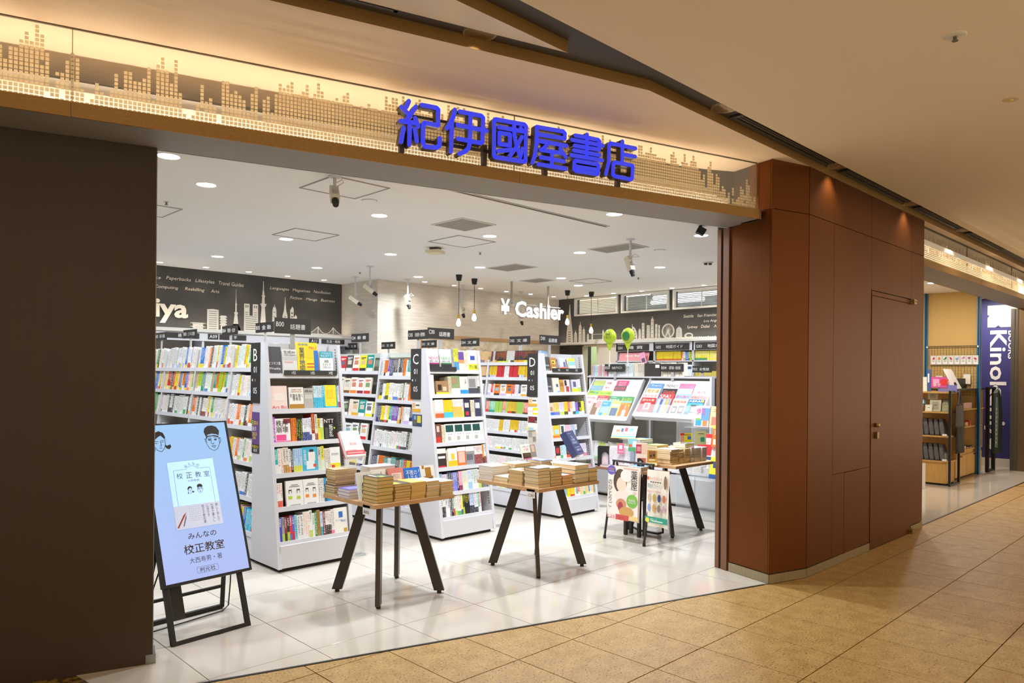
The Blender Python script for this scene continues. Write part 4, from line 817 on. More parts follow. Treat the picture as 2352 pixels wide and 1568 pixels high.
def shelf_random(kind, o, along, out, tilt, L, h, d, t0, t1, pal, where, seed, x=.01, hvar=.1, runs=(1, 4), dark=0, frontp=0):
    r = random.Random(seed); k = 0
    while x < L - t0:
        if dark and r.random() < dark:
            add_spine('shelf_divider', o, along, out, tilt, x, .034, h*.93, d, '#4a4643', '#4a4643', 0, '#dcd8d2', where, k, 7); x += .036; k += 1; continue
        cov, bands, ink = r.choice(pal); n = r.randint(*runs); t = r.uniform(t0, t1); hh = h*(1 - r.random()*hvar)
        bd = r.choice(bands) if bands else None; bh = r.choice([0, .2, .25, .3]) if bd else 0
        if frontp and r.random() < frontp:
            w = d*.95
            if x + w > L: break
            tx = []; c2 = hx(bd or ink)
            add_front(kind, o, along, out, tilt, x, w, hh, t, cov, [(.05, .95, .0, .24, bd or ink), (.2, .8, .45, .7, r.choice(['#d9b98a', '#8fb7c9', '#c97f6a', '#cfc6b8', '#7f9a6b', '#6d6a78'])), (.15, .85, .82, .87, ink), (.15, .6, .76, .79, ink)], tx, where); x += w + .006; k += 1; continue
        for i in range(n):
            if x + t > L: break
            if bands and r.random() < .4: bd = r.choice(bands)
            add_spine(kind, o, along, out, tilt, x, t, hh, d, cov, bd or cov, bh if bd else 0, ink, where, k); x += t; k += 1
            if r.random() < .04: x += .006
W_ = 'white'; 
BIZ = [(W_, ['red', 'blue', 'yellow', 'green', 'orange', 'black'], 'black'), (W_, ['sky blue', 'red'], 'blue'), ('#f6f4ee', None, 'red'), (W_, None, 'black'), ('#efe9dc', ['navy', 'dark red', 'teal'], 'black'), (W_, None, 'green'), (W_, ['yellow', 'lime'], 'black'), ('yellow', ['white', 'red'], 'black'), ('#2f74c9', ['white', 'yellow'], 'white'), ('#f3ece0', ['red', 'orange'], 'dark red'), ('orange', ['white'], 'white'), ('#e9e4da', None, 'brown'), ('green', ['white', 'yellow'], 'white'), ('#ececec', ['lilac'], 'navy')]
BRIGHT = [('red', ['yellow', 'white'], 'white'), ('yellow', ['red'], 'red'), ('blue', ['yellow'], 'white'), ('orange', ['white'], 'black'), (W_, ['red', 'orange', 'green'], 'black'), ('pink', ['white'], 'white'), ('green', ['white'], 'white'), ('sky blue', ['white'], 'navy'), ('cyan', ['yellow'], 'white'), ('#f4e6a0', None, 'red'), (W_, None, 'blue'), ('lime', None, 'black')]
SOFTB = [('#f2e9d4', ['orange', 'sky blue', 'green'], 'brown'), ('#e9f0e2', ['green', 'teal'], 'green'), (W_, ['blue', 'red', 'lilac'], 'black'), ('#d8c08c', ['white'], 'brown'), ('#bcd3e6', ['white', 'orange'], 'navy'), ('lime', ['white'], 'black'), (W_, None, 'red'), ('#c9b48e', None, 'black'), ('teal', ['white'], 'white'), ('orange', ['white'], 'black')]
POL = [(W_, ['red', 'navy', 'orange', 'black'], 'black'), ('#2a2829', ['white', 'yellow', 'red'], 'white'), ('#efe6d6', ['red', 'orange'], 'red'), (W_, None, 'dark red'), ('#55524f', ['white'], 'white'), ('yellow', ['black'], 'black'), ('#cf2e33', ['white'], 'white'), ('orange', ['black', 'white'], 'black'), (W_, ['lilac', 'gold'], 'black'), ('#e3d9c6', ['brown', 'gold'], 'black'), ('#2b3160', ['white'], 'white'), ('#f2efe8', ['yellow', 'blue'], 'navy'), ('teal', ['white'], 'white'), ('purple', ['white'], 'white')]
WHT2 = [(W_, None, 'black'), (W_, ['red', 'blue', 'yellow', 'orange', 'lilac', 'teal'], 'black'), ('#eceae6', ['black', 'navy', 'green'], 'black'), (W_, None, 'red')]
YEL = [('#e3bd2e', ['white', 'black', 'red', 'sky blue', 'lilac'], '#8a6a10')]
ORG = [('salmon', ['teal', 'lilac', 'black', 'gold'], 'white'), ('salmon', ['black', 'red'], 'white'), ('#a9c85a', ['white'], 'green'), ('#7fc3a6', ['teal'], 'white'), ('#dbb438', ['red', 'teal', 'black', 'purple'], '#8a6a10')]
TANB = [('#dcb684', ['yellow', 'green', 'purple', 'red', 'black'], '#a97b4a')]
BLUB = [('#8fb4d8', ['black', 'yellow', 'white', 'blue'], 'white'), ('#2a2829', ['yellow', 'orange', 'lime'], 'orange'), ('#3a3836', ['gold'], 'red')]
GRYB = [('#cfcac6', ['lime', 'black', 'yellow', 'white'], 'grey'), ('#d6d2cf', None, 'black')]
# ================================================================== GONDOLAS
SL_E, SL_R, TLT = .155, .125, math.radians(8)
def endcap(X0, letter, shelves, lb, kind_name='end_shelf'):
    X1 = X0 + .68; yf = lambda z: 5.315 + SL_E*z; T = 1.80
    t = thing(kind_name, lb, 'bookshelf', (X0 + .34, 5.5, 0), 'end units of the shelf rows')
    MY = Matrix(((0, 0, 1, 0), (1, 0, 0, 0), (0, 1, 0, 0), (0, 0, 0, 1)))       # (y,z)->x
    prof = [(5.335, .03), (5.795, .03), (5.795, T), (yf(T), T), (yf(.24), .24)]
    for x in (X0, X1 - .022):
        MB().prism(prof, x, x + .022, M=MY).build('side_panel', STEEL, t)
        MB().prism([(yf(.03) - .006, .03), (yf(.03) + .02, .03), (yf(T) + .02, T), (yf(T) - .006, T)], x - .004, x + .026, M=MY).build('front_edge', mat('#d4d3d8', .4), t)
    MB().box(X0 + .022, X1 - .022, 5.77, 5.79, .03, T).build('back_panel', BACK, t)
    MB().box(X0 + .022, X1 - .022, yf(.1), 5.77, .03, shelves[-1] - .03).build('base', STEEL, t)
    MB().box(X0 + .03, X1 - .03, 5.36, 5.76, 0, .03).build('kick', KICK, t)
    MB().box(X0 + .022, X1 - .022, 5.74, 5.795, T - .06, T).build('top_rail', STEEL, t)
    for z in shelves:
        a, dp, up = axes((1, 0, 0), (0, -1, 0), TLT); M = bookM((X0 + .024, yf(z), z - .012), a, dp, up, 1, 1, 1)
        b = MB().box(0, .632, -.004, .012, -.026, .012, M=M); b.box(0, .632, .012, (5.77 - yf(z)), -.02, 0, M=M); b.build('shelf', STEEL, t)
    b = MB(); 
    for k in range(62):
        z = .27 + k*.0243; y = yf(z) + .03
        b.box(X1 - .024, X1 - .0222, y, y + .012, z, z + .012)
    b.build('slot_strip', mat('#5a5754', .6), t)
    o = MB().box(X0 - .006, X0, 5.66, 5.82, 1.31, 1.80).build('section_plaque', SIGNBLK, t)
    R_, U_ = (0, -1, 0), (0, 0, 1); xx = X0 - .006
    text(letter, WHT, o, (xx, 5.74, 1.70), R_, U_, None, .10); text('01', WHT, o, (xx, 5.74, 1.58), R_, U_, None, .05); text('05', WHT, o, (xx, 5.74, 1.41), R_, U_, None, .05)
    MB().box(xx - .0012, xx, 5.7385, 5.7415, 1.485, 1.505).build('dash', WHT, o); MB().prism([(-.01, 0), (.008, .012), (.008, -.012)], .0, .0012, M=frame((xx, 5.79, 1.495), R_, U_)).build('arrow', WHT, o)
    for x, c in ((X0 + .06, '#efefef'), (X1 - .06, '#d9487c')): MB().box(x - .022, x + .022, yf(.2) - .004, yf(.2) - .001, .175, .188).build('maker_label', mat(c, .5), t)
    return yf
def topic_sign(x0, x1, y, z0, z1, a, c, lb):
    o = MB().box(x0, x1, y, y + .008, z0, z1).build('topic_sign', SIGNBLK, loc=((x0 + x1)/2, y, z0)); tag(o, lb, 'sign', 'black topic signs above the rows')
    MB().box((x0+x1)/2 - .02, (x0+x1)/2 + .02, y + .008, y + .016, 1.76, z1 - .02).build('post', STEEL2, o)
    w = x1 - x0
    text(a, WHT, o, (x0 + w*.14, y, (z0+z1)/2 + .012), (1, 0, 0), (0, 0, 1), w*.21, .04); text(c, WHT, o, (x0 + w*.63, y, (z0+z1)/2 - .005), (1, 0, 0), (0, 0, 1), w*.42, .045)
def side_sign(x, y0, y1, z0, z1, a, c, lb, zb=1.75):
    o = MB().box(x, x + .008, y0, y1, z0, z1).build('topic_sign', SIGNBLK, loc=(x, (y0+y1)/2, z0)); tag(o, lb, 'sign', 'black topic signs above the rows')
    MB().box(x + .008, x + .016, (y0+y1)/2 - .02, (y0+y1)/2 + .02, zb, z1 - .02).build('post', STEEL2, o)
    w = y1 - y0
    text(a, WHT, o, (x, y1 - w*.14, (z0+z1)/2), (0, -1, 0), (0, 0, 1), w*.22, .035); text(c, WHT, o, (x, y1 - w*.62, (z0+z1)/2), (0, -1, 0), (0, 0, 1), w*.5, .04)
def row(X0, Y0, Y1, shelves, lb, top=1.78):
    t = thing('shelf_row', lb, 'bookshelf', (X0 + .34, (Y0+Y1)/2, 0), 'long double sided shelf rows')
    xl = lambda z: X0 + SL_R*z; xr = lambda z: X0 + .68 - SL_R*z
    MB().box(X0 + .325, X0 + .355, Y0, Y1, .03, top).build('back_panel', mat('#a8a59c', .6), t); MB().box(X0 + .31, X0 + .37, Y0, Y1, top - .05, top).build('top_rail', mat('#cdd3cc', .5), t)
    nb = round((Y1 - Y0)/.93); bw = (Y1 - Y0)/nb
    MX = Matrix(((1, 0, 0, 0), (0, 0, 1, 0), (0, 1, 0, 0), (0, 0, 0, 1)))
    for k in range(nb + 1):
        y = min(Y0 + k*bw, Y1 - .03) - (.0 if k == 0 else .013)
        MB().prism([(xl(.03), .03), (xr(.03), .03), (xr(top), top), (xl(top), top)], y, y + .026, M=MX).build('upright', STEEL, t)
    MB().prism([(xl(.03) + .004, .03), (xr(.03) - .004, .03), (xr(.2) - .004, .2), (xl(.2) + .004, .2)], Y0 + .026, Y1 - .03, M=MX).build('base', STEEL, t)
    MB().box(X0 + .03, X0 + .65, Y0 + .02, Y1 - .03, 0, .03).build('kick', KICK, t)
    for k in range(nb):
        y0, y1 = Y0 + k*bw + .016, Y0 + (k+1)*bw - .016
        for z in shelves[min(k, len(shelves)-1)]:
            a, dp, up = axes((0, -1, 0), (-1, 0, 0), TLT)
            M = bookM((xl(z), y1, z - .012), a, dp, up, 1, 1, 1); b = MB().box(0, y1 - y0, -.004, .012, -.026, .012, M=M); b.box(0, y1 - y0, .012, X0 + .325 - xl(z), -.02, 0, M=M); b.build('shelf', STEEL, t)
        for z in (.25, .6, .95, 1.3, 1.6):
            MB().box(X0 + .36, xr(z), y0, y1, z - .02, z).build('shelf', STEEL, t)
    return xl, bw
BAYN = ['first', 'second', 'third', 'fourth', 'fifth']
def fill_row(kind, X0, Y0, bw, bay, z, xl, h, d, t0, t1, pal, name, si, seed, **kw):
    y1 = Y0 + (bay + 1)*bw - .02
    shelf_random(kind, (xl(z), y1, z - .012), (0, -1, 0), (-1, 0, 0), TLT, bw - .04, h, d, t0, t1, pal, '%s shelf, row %s %s bay' % (ORD[si], name, BAYN[bay]), seed, **kw)
ZB = [[1.60, 1.35, 1.09, .79, .505, .23], [1.60, 1.37, 1.13, .82, .53, .23]]
ZC = [[1.535, 1.285, 1.045, .79, .52, .23], [1.585, 1.335, 1.09, .84, .55, .23]]
ZD = [[1.707, 1.527, 1.307, 1.10, .884, .678, .46, .23]]
eB = endcap(2.69, 'B', [1.55, 1.266, 1.005, .76, .50, .235], 'grey sloping end unit lettered B with bestseller tray and six shelves')
eC = endcap(4.31, 'C', [1.60, 1.365, 1.137, .906, .675, .442, .215], 'grey sloping end unit lettered C behind the nearest table')
eD = endcap(5.935, 'D', [1.607, 1.367, 1.113, .863, .64, .42, .215], 'grey sloping end unit lettered D with posters taped on its side')
topic_sign(2.84, 3.17, 5.72, 1.885, 2.015, 'B00', '話題書', 'black topic sign above end unit B'); topic_sign(4.435, 4.767, 5.72, 1.907, 2.013, 'C00', '話題書', 'black topic sign above end unit C'); topic_sign(6.027, 6.372, 5.72, 1.908, 2.012, 'D00', '話題書', 'black topic sign above end unit D')
xB, bwB = row(2.69, 5.80, 10.1, ZB, 'grey shelf row B behind the lit screen'); xC, bwC = row(4.31, 5.80, 10.1, ZC, 'grey shelf row C between the end units'); xD, bwD = row(5.935, 5.80, 9.45, ZD, 'grey shelf row D filled with paperbacks', 1.74)
for y0, y1, a, c, lb in ((6.13, 6.48, 'B05', '金 融', 'black B05 sign nearest above row B'), (6.87, 7.22, 'B04', '税務・会計', 'black B04 sign above row B'), (7.87, 8.235, 'B03', 'ビジネス実務', 'black B03 sign above row B'), (8.75, 9.1, 'B02', '人事・総務', 'black B02 sign farthest above row B')): side_sign(3.03, y0, y1, 1.92, 2.01, a, c, lb)
for y0, y1, a, c, lb in ((6.005, 6.342, 'C05', '政治経済・国際情勢', 'black C05 sign nearest above row C'), (7.094, 7.449, 'C04', '新 書', 'black C04 sign above row C')): side_sign(4.65, y0, y1, 1.918, 2.015, a, c, lb)
for y0, y1, a, lb in ((6.115, 6.467, 'D05', 'black D05 sign nearest above row D'), (7.027, 7.38, 'D04', 'black D04 sign above row D'), (7.9, 8.234, 'D03', 'black D03 sign above row D'), (8.868, 9.214, 'D02', 'black D02 sign above row D, second farthest')): side_sign(6.27, y0, y1, 1.92, 2.022, a, '文 庫', lb)
o = MB().box(6.27, 6.278, 9.08 + .8, 9.43 + .8, 1.928, 2.03).build('topic_sign', SIGNBLK, loc=(6.27, 10.05, 1.93)); tag(o, 'black D01 sign farthest above row D', 'sign', 'black topic signs above the rows'); text('D01  文 庫', WHT, o, (6.27, 10.055, 1.98), (0, -1, 0), (0, 0, 1), .3, .04); MB().box(6.278, 6.286, 10.03, 10.07, 0, 2.0).build('post', STEEL2, o)
for bay, pals in ((0, [BIZ, BIZ, BIZ, BIZ, WHT2, BRIGHT]), (1, [BIZ, SOFTB, BIZ, BIZ, BIZ, BIZ]), (2, [BIZ, BRIGHT, WHT2, BIZ, BIZ, BIZ]), (3, [BIZ, BRIGHT, BIZ])):
    for si, pal in enumerate(pals):
        z = ZB[min(bay, 1)][si]
        fill_row('book', 2.69, 5.80, bwB, bay, z, xB, .21 if si else .235, .14, .012, .026, pal, 'B', si, 100 + bay*10 + si, dark=.05 if si in (2, 3, 4) else .02)
for bay, pals in ((0, [POL, POL, POL, WHT2, POL, POL]), (1, [POL, POL, POL, WHT2, POL, POL]), (2, [POL, POL, POL])):
    for si, pal in enumerate(pals):
        z = ZC[min(bay, 1)][si]
        fill_row('book', 4.31, 5.80, bwC, bay, z, xC, .195, .14, .013, .026, pal, 'C', si, 200 + bay*10 + si, dark=.05 if si > 1 else 0, frontp=(.75 if bay else .22 if si == 1 else 0))
for bay in (0, 1, 2):
    for si, pal in enumerate([BLUB + GRYB, [('#c9333a', None, '#7d1a20')] + WHT2[:2] + YEL, POL, ORG, YEL + WHT2[:1], WHT2, [('sky blue', ['white', 'yellow'], 'white')] + WHT2, BIZ]):
        if bay: pal = [TANB, TANB, TANB + WHT2[:1], BLUB + WHT2, BIZ, WHT2, WHT2, BIZ][si]
        fill_row('paperback', 5.935, 5.80, bwD, bay, ZD[0][si], xD, .152, .105, .009, .014, pal, 'D', si, 300 + bay*10 + si, runs=(3, 13) if si not in (2,) else (1, 5), hvar=.03, dark=.03, frontp=.35 if si == 2 and not bay else 0)
# ---- explicit end unit shelves: ('s', n, t, h, cover, band, bandh, ink) | ('f', w, h, t, cover, patches, texts) | ('g', gap)
def lay(kind, X0, yf, z, items, where, tilt=TLT, d=.13):
    o = (X0 + .03, yf(z), z - .012); x = 0; k = 0
    for it in items:
        if it[0] == 'g': x += it[1]
        elif it[0] == 's':
            for _ in range(it[1]): add_spine(kind, o, (1, 0, 0), (0, -1, 0), tilt, x, it[2], it[3], d, it[4], it[5] or it[4], it[6], it[7], where, k); x += it[2]; k += 1
        else:
            _, w, h, t, cov, pat, tx = it[:7]; add_front(kind, o, (1, 0, 0), (0, -1, 0), tilt, x, w, h, t, cov, pat, tx, where, it[7] if len(it) > 7 else None); x += w + .003
def tray(X0, yf, z, x0, x1, labels, lb):
    t = thing('display_tray', lb, 'display tray', (X0 + .03 + x0, yf(z), z)); a, dp, up = axes((1, 0, 0), (0, -1, 0), TLT); o = (X0 + .03, yf(z), z - .012); M = bookM(o, a, dp, up, 1, 1, 1)
    MB().box(x0, x1, -.018, -.006, -.002, .038, M=M).build('front_rail', BLACK, t); MB().box(x0, x1, -.006, .06, 0.001, .008, M=M).build('base', BLACK, t)
    for s, x in labels: text(s, WHT, t, V(o) + a*x + up*.018 - dp*.018, a, up, None, .026)
def card(X0, yf, z, x0, x1, h, lb, lines):
    a, dp, up = axes((1, 0, 0), (0, -1, 0), TLT); o = V((X0 + .03, yf(z), z - .012)); M = bookM(o, a, dp, up, 1, 1, 1)
    ob = MB().box(x0, x1, .02, .024, .002, h, M=M).build('ranking_card', mat('#4b4a50', .5), loc=tuple(o + a*x0)); tag(ob, lb, 'card')
    for i, s in enumerate(lines): text(s, WHT, ob, o + a*((x0+x1)/2) + dp*.0195 + up*(h*.42 - i*.045), a, up, (x1-x0)*.85, .026)
L = lambda z: {1.55: 'top shelf of end unit B'}.get(z)
sB = ['top', 'second', 'third', 'fourth', 'fifth', 'bottom']
z = 1.55; wB = lambda i: sB[i] + ' shelf of end unit B'
card(2.69, eB, 1.55, .0, .115, .235, 'dark ranking card at the end of the top shelf of unit B', ['ビジネス書', 'Weekly', 'ランキング'])
lay('book', 2.69, eB, 1.565, [('g', .125), ('f', .125, .2, .022, '#e4e2de', [(.0, 1, .55, .7, '#c9c8c4'), (.1, .7, .45, .5, '#e0a9a6')], [('生成AI', '#3a3a3a', .45, .88, .8, .13), ('活用の最前線', '#555555', .5, .76, .85, .07)], 'pale grey book with dark title facing out in the bestseller tray, first place'),
    ('f', .19, .262, .018, 'yellow', [(.45, .98, .5, .8, '#f4cf2a'), (.45, .9, .3, .33, '#d33'), (.45, .9, .2, .23, '#d33'), (.8, 1, .02, .75, '#2f74c9')], [('四季報', 'blue', .3, .93, .45, .07), ('業界地図', '#232a63', .22, .45, .26, .78, True), ('No.1', '#e0245e', .76, .84, .34, .09)], 'large yellow industry map book with navy title facing out in the bestseller tray'),
    ('g', .012), ('f', .125, .19, .02, '#f4f5f5', [(0, 1, .72, 1, '#1fa0b8')], [('STRESS\nRESETS', '#d8f2f4', .5, .86, .8, .2), ('瞬間\nストレス\nリセット', '#444444', .5, .42, .62, .4)], 'white book with teal top band facing out in the bestseller tray, third place')], 'tray of end unit B')
tray(2.69, eB, 1.55, .12, .6, [('1位', .2), ('2位', .37), ('3位', .54)], 'black bestseller tray with place numbers on the top shelf of unit B')
lay('book', 2.69, eB, 1.266, [('f', .14, .2, .02, '#f4dcd4', [(.2, .8, .4, .7, '#f2e7e0')], [('Art Biz', '#e2465a', .5, .14, .9, .12)]), ('g', .015), ('f', .128, .188, .02, '#f4f1ea', [(0, 1, 0, .26, '#b5832f')], [('巨富を築く\n思考法', '#2a2829', .5, .56, .88, .3), ('THINK AND\nGROW RICH', '#b0632c', .5, .85, .75, .16)]), ('f', .085, .18, .02, '#b9b4ac', [(.1, .9, .5, .7, '#cfccc6')], [('成AI', '#333333', .5, .86, .8, .13)]), ('s', 5, .017, .2, '#cfe2ea', '#25b4d8', .5, 'teal'),
    ('f', .13, .205, .02, '#f3df3a', [(0, .16, 0, 1, '#31b6d6'), (0, 1, 0, .12, '#31b6d6'), (.3, .8, .45, .8, '#f0cf2c')], [('のすべて', '#ffffff', .08, .75, .12, .45, True)]), ('s', 1, .012, .2, 'cyan', None, 0, 'white'), ('s', 3, .013, .2, '#f4e6ea', '#c9284e', .3, 'red')], wB(1))
lay('book', 2.69, eB, 1.005, [('s', 1, .02, .215, '#b04fc0', None, 0, 'white'), ('f', .13, .2, .02, '#f3f0ee', [(.0, 1, 0, .1, '#ef4f94'), (.55, 1, .8, .98, '#8a2c3c'), (.05, .7, .12, .35, '#ef4f94')], [('秩序\n崩壊', '#3a3436', .45, .68, .8, .5)]), ('g', .006), ('s', 2, .022, .2, 'orange', None, 0, 'black'), ('s', 3, .018, .195, '#22262a', 'lime', .0, 'lime'), ('s', 4, .016, .195, '#e9e8ee', '#2d3a86', .42, 'navy'), ('s', 1, .018, .2, '#dfe3ee', 'navy', .3, 'black'), ('s', 1, .03, .235, '#9c2a22', 'white', .28, 'gold'), ('s', 1, .026, .225, '#e8ddcb', '#8b2330', .3, 'black'), ('s', 1, .026, .19, '#d9cf55', '#f2de2e', .4, 'black'), ('s', 2, .014, .19, '#efece4', 'lime', .6, 'brown'),
    ('f', .125, .2, .022, '#232122', [(.1, .35, .1, .55, '#4a4746')], [('NTT', '#f4f2ef', .42, .82, .72, .16), ('叛乱', '#f4f2ef', .55, .42, .3, .52, True), ('●', '#c8d62f', .8, .52, .12, .08)], 'black book with big white title facing out on the third shelf of end unit B')], wB(2))
lay('book', 2.69, eB, .76, [('s', 1, .026, .205, '#22b3a6', 'white', .4, 'white'), ('s', 2, .022, .21, '#eeeae2', 'red', 0, 'red'), ('s', 2, .024, .215, '#e7dfcf', '#b08a3a', .35, 'black'), ('s', 1, .02, .2, '#efefef', 'orange', .3, 'black'), ('s', 1, .02, .195, '#33302f', None, 0, 'white'), ('s', 4, .02, .2, '#b5cfe4', '#d7d93a', .3, 'blue'), ('f', .135, .205, .02, '#42b4d4', [(.4, .85, .45, .8, '#f1e6de'), (.5, .75, .8, .9, '#2a2829'), (.25, .8, .12, .45, '#e9eef0'), (.7, .9, .2, .32, '#e0503a')], [('お金持ち', '#ffffff', .17, .6, .2, .62, True)]), ('s', 1, .03, .2, '#cfcdc8', '#c9d8c4', .4, 'black'), ('s', 1, .03, .205, '#e3df4a', '#d9e6d2', .45, 'black'), ('s', 4, .014, .185, '#e9e2cf', None, 0, 'black'), ('f', .095, .19, .018, '#eeeeea', [(0, 1, 0, .3, '#eadf2f'), (.1, .4, .05, .22, '#d8334a')], [('生きがい', '#555555', .5, .7, .7, .1)])], wB(3))
def faces(cols): return [(.12, .34, .30, .42, cols[0]), (.60, .82, .28, .40, cols[1]), (.14, .32, .52, .66, '#3b3a3a'), (.62, .80, .52, .66, '#3b3a3a'), (.17, .29, .50, .61, '#f5efe8'), (.65, .77, .50, .61, '#f5efe8'), (.3, .7, .82, .84, '#777777'), (.2, .8, .76, .78, '#777777'), (.2, .8, .06, .09, '#999999')]
lay('book', 2.69, eB, .50, [('s', 3, .016, .2, '#f1eee9', '#e2533a', .3, 'red'), ('g', .03), ('f', .148, .21, .02, '#f4f2ee', faces(('#b7d43a', '#b7d43a')), [], 'white book with two drawn faces and green bubbles facing out'), ('f', .135, .21, .02, '#f4f2ee', faces(('#ef8a2e', '#ef8a2e')), [], 'white book with two drawn faces and orange bubbles facing out'), ('s', 3, .016, .205, '#ece9e2', None, 0, 'black'), ('f', .13, .205, .02, '#f2f3f3', [(0, .2, 0, 1, '#3a8fbf'), (0, 1, 0, .3, '#3a8fbf')], [('働き方', '#333333', .6, .7, .6, .15)])], wB(4))
lay('book', 2.69, eB, .235, [('s', 1, .024, .2, '#4d51b8', '#3b46c8', .35, 'white'), ('s', 1, .022, .2, '#9c9aa0', 'lime', .35, 'black'), ('s', 1, .022, .2, '#8b3a3c', '#3a3636', .35, 'white'), ('s', 1, .022, .2, '#3a3436', 'lime', .4, 'white'), ('s', 1, .02, .205, '#d8384a', 'blue', .3, 'white'), ('s', 1, .022, .2, '#5a64c0', 'red', .4, 'white'), ('s', 1, .024, .205, '#8fd3dc', None, 0, 'navy'), ('s', 2, .026, .2, '#eeeceb', None, 0, 'black'), ('s', 3, .018, .22, '#f0eeea', '#ef5a2c', .0, 'orange'), ('s', 1, .026, .225, '#eef0ee', 'lime', .3, 'black'), ('s', 1, .022, .2, '#e9e7e2', 'white', .3, 'green'), ('s', 1, .02, .21, '#2f8a4c', None, 0, 'white'), ('s', 1, .03, .22, '#a8834a', None, 0, 'brown'), ('s', 1, .024, .205, '#d6e2ea', '#1f8f9c', .4, 'blue'), ('s', 1, .022, .205, '#7a2430', None, 0, 'white'), ('s', 3, .018, .2, '#efe9e6', '#3a2d2c', .45, 'dark red'), ('s', 2, .014, .21, '#f3ece4', 'pink', .2, 'black'), ('f', .125, .215, .022, '#f2eee4', [(.35, .65, .62, .85, '#2f74c9'), (.68, .92, .04, .2, '#c79a2e')], [('ヤフーの', '#444444', .35, .52, .5, .08), ('1on1', '#2f74c9', .68, .5, .36, .11)], 'cream book with blue figures facing out on the bottom shelf of end unit B')], wB(5))
sC = ['top', 'second', 'third', 'fourth', 'fifth', 'sixth', 'bottom']; wC = lambda i: sC[i] + ' shelf of end unit C'
tray(4.31, eC, 1.60, .0, .32, [], 'black display tray on the top shelf of unit C')
lay('book', 4.31, eC, 1.615, [('f', .125, .2, .02, '#efefec', [(0, 1, 0, .28, '#2a2829'), (0, 1, .26, .33, '#b4307e')], [('NEXUS', '#d23b94', .5, .55, .9, .15), ('情報の人類史', '#555555', .5, .4, .8, .09)], 'white book with pink title facing out in the tray of unit C'), ('g', .02), ('f', .135, .2, .02, '#efefec', [(0, 1, 0, .26, '#2a2829'), (0, 1, .26, .33, '#2f7a45')], [('NEXUS', '#2fae5c', .5, .55, .9, .15), ('情報の人類史', '#555555', .5, .4, .8, .09)], 'white book with green title facing out in the tray of unit C'), ('s', 1, .03, .21, '#a9a8a4', None, 0, 'black'), ('s', 3, .02, .21, '#d8d43c', '#2f8fd0', .38, 'black'), ('f', .07, .18, .02, '#6a4c9c', [(0, 1, .35, .55, '#f0915a'), (0, 1, 0, .35, '#f1ece6')], []), ('s', 4, .013, .19, '#efe6cc', None, 0, 'brown'), ('f', .12, .2, .02, '#f4f2ee', [(0, 1, 0, .3, '#dfe03a'), (.25, .75, .5, .72, '#3b4fa8')], [('芥川賞', '#2a2829', .5, .15, .85, .18)], 'white book with a blue beetle and yellow band facing out')], wC(0))
lay('book', 4.31, eC, 1.365, [('s', 3, .014, .2, '#f1efec', None, 0, 'grey'), ('g', .02), ('f', .15, .14, .02, '#a9835c', [(0, 1, 0, .22, '#e2e23a'), (.15, .45, .35, .75, '#3a2b24'), (.55, .85, .3, .6, '#d8c6a8')], [], 'brown painting book with yellow band facing out'), ('s', 3, .014, .185, '#d8ccae', None, 0, 'brown'), ('f', .105, .19, .02, '#8fa06f', [(0, 1, 0, .36, '#eeecea'), (.1, .6, .6, .9, '#b08a68')], []), ('f', .105, .185, .02, '#ece6d8', [(0, 1, 0, .28, '#2f8fd6')], [('小説', '#6b5f52', .7, .75, .2, .3, True)]), ('f', .12, .19, .02, '#c9c5c2', [(.1, .8, .4, .85, '#8d8a88'), (0, 1, 0, .36, '#4a4a55')], []), ('s', 4, .014, .19, '#efeeec', 'black', .45, 'black')], wC(1))
lay('book', 4.31, eC, 1.137, [('s', 2, .013, .18, '#eadfc4', None, 0, 'brown'), ('f', .105, .19, .02, '#ece9e2', [(0, 1, 0, .3, '#d4643a'), (0, 1, .3, .4, '#e9c9be')], []), ('f', .11, .185, .02, '#efc62c', [(0, 1, 0, .36, '#48bcd8')], []), ('s', 8, .015, .19, '#f2efe9', '#f2b53a', .62, 'orange'), ('s', 1, .02, .19, '#f0eeea', 'lime', .4, 'black'), ('f', .085, .19, .03, '#38344a', [(.15, .8, .55, .8, '#d9d4cc'), (.2, .7, .15, .35, '#c93a3a')], []), ('s', 4, .014, .18, '#e2d9c0', None, 0, 'brown'), ('f', .075, .19, .02, '#45425c', [(.1, .9, .5, .8, '#cfd6e0')], [])], wC(2))
four = lambda i: ('f', .112, .185, .02, '#f1efec', [(.08, .92, .58, .94, '#23504a'), (.25, .6, .15, .35, '#b9b4ae')], [('岩波', '#8a7fae', .5, .46, .5, .06)], '%s of four matching white books with dark green panels, counted along end unit C' % ORD[i])
lay('book', 4.31, eC, .906, [('f', .08, .19, .02, '#7c4a44', [(.15, .85, .05, .35, '#cf3a2c'), (.3, .7, .6, .9, '#d9c6b8')], []), ('s', 3, .014, .18, '#e3d8bd', None, 0, 'brown'), four(0), four(1), four(2), four(3), ('s', 5, .014, .19, '#f0efec', 'white', .3, 'grey')], wC(3))
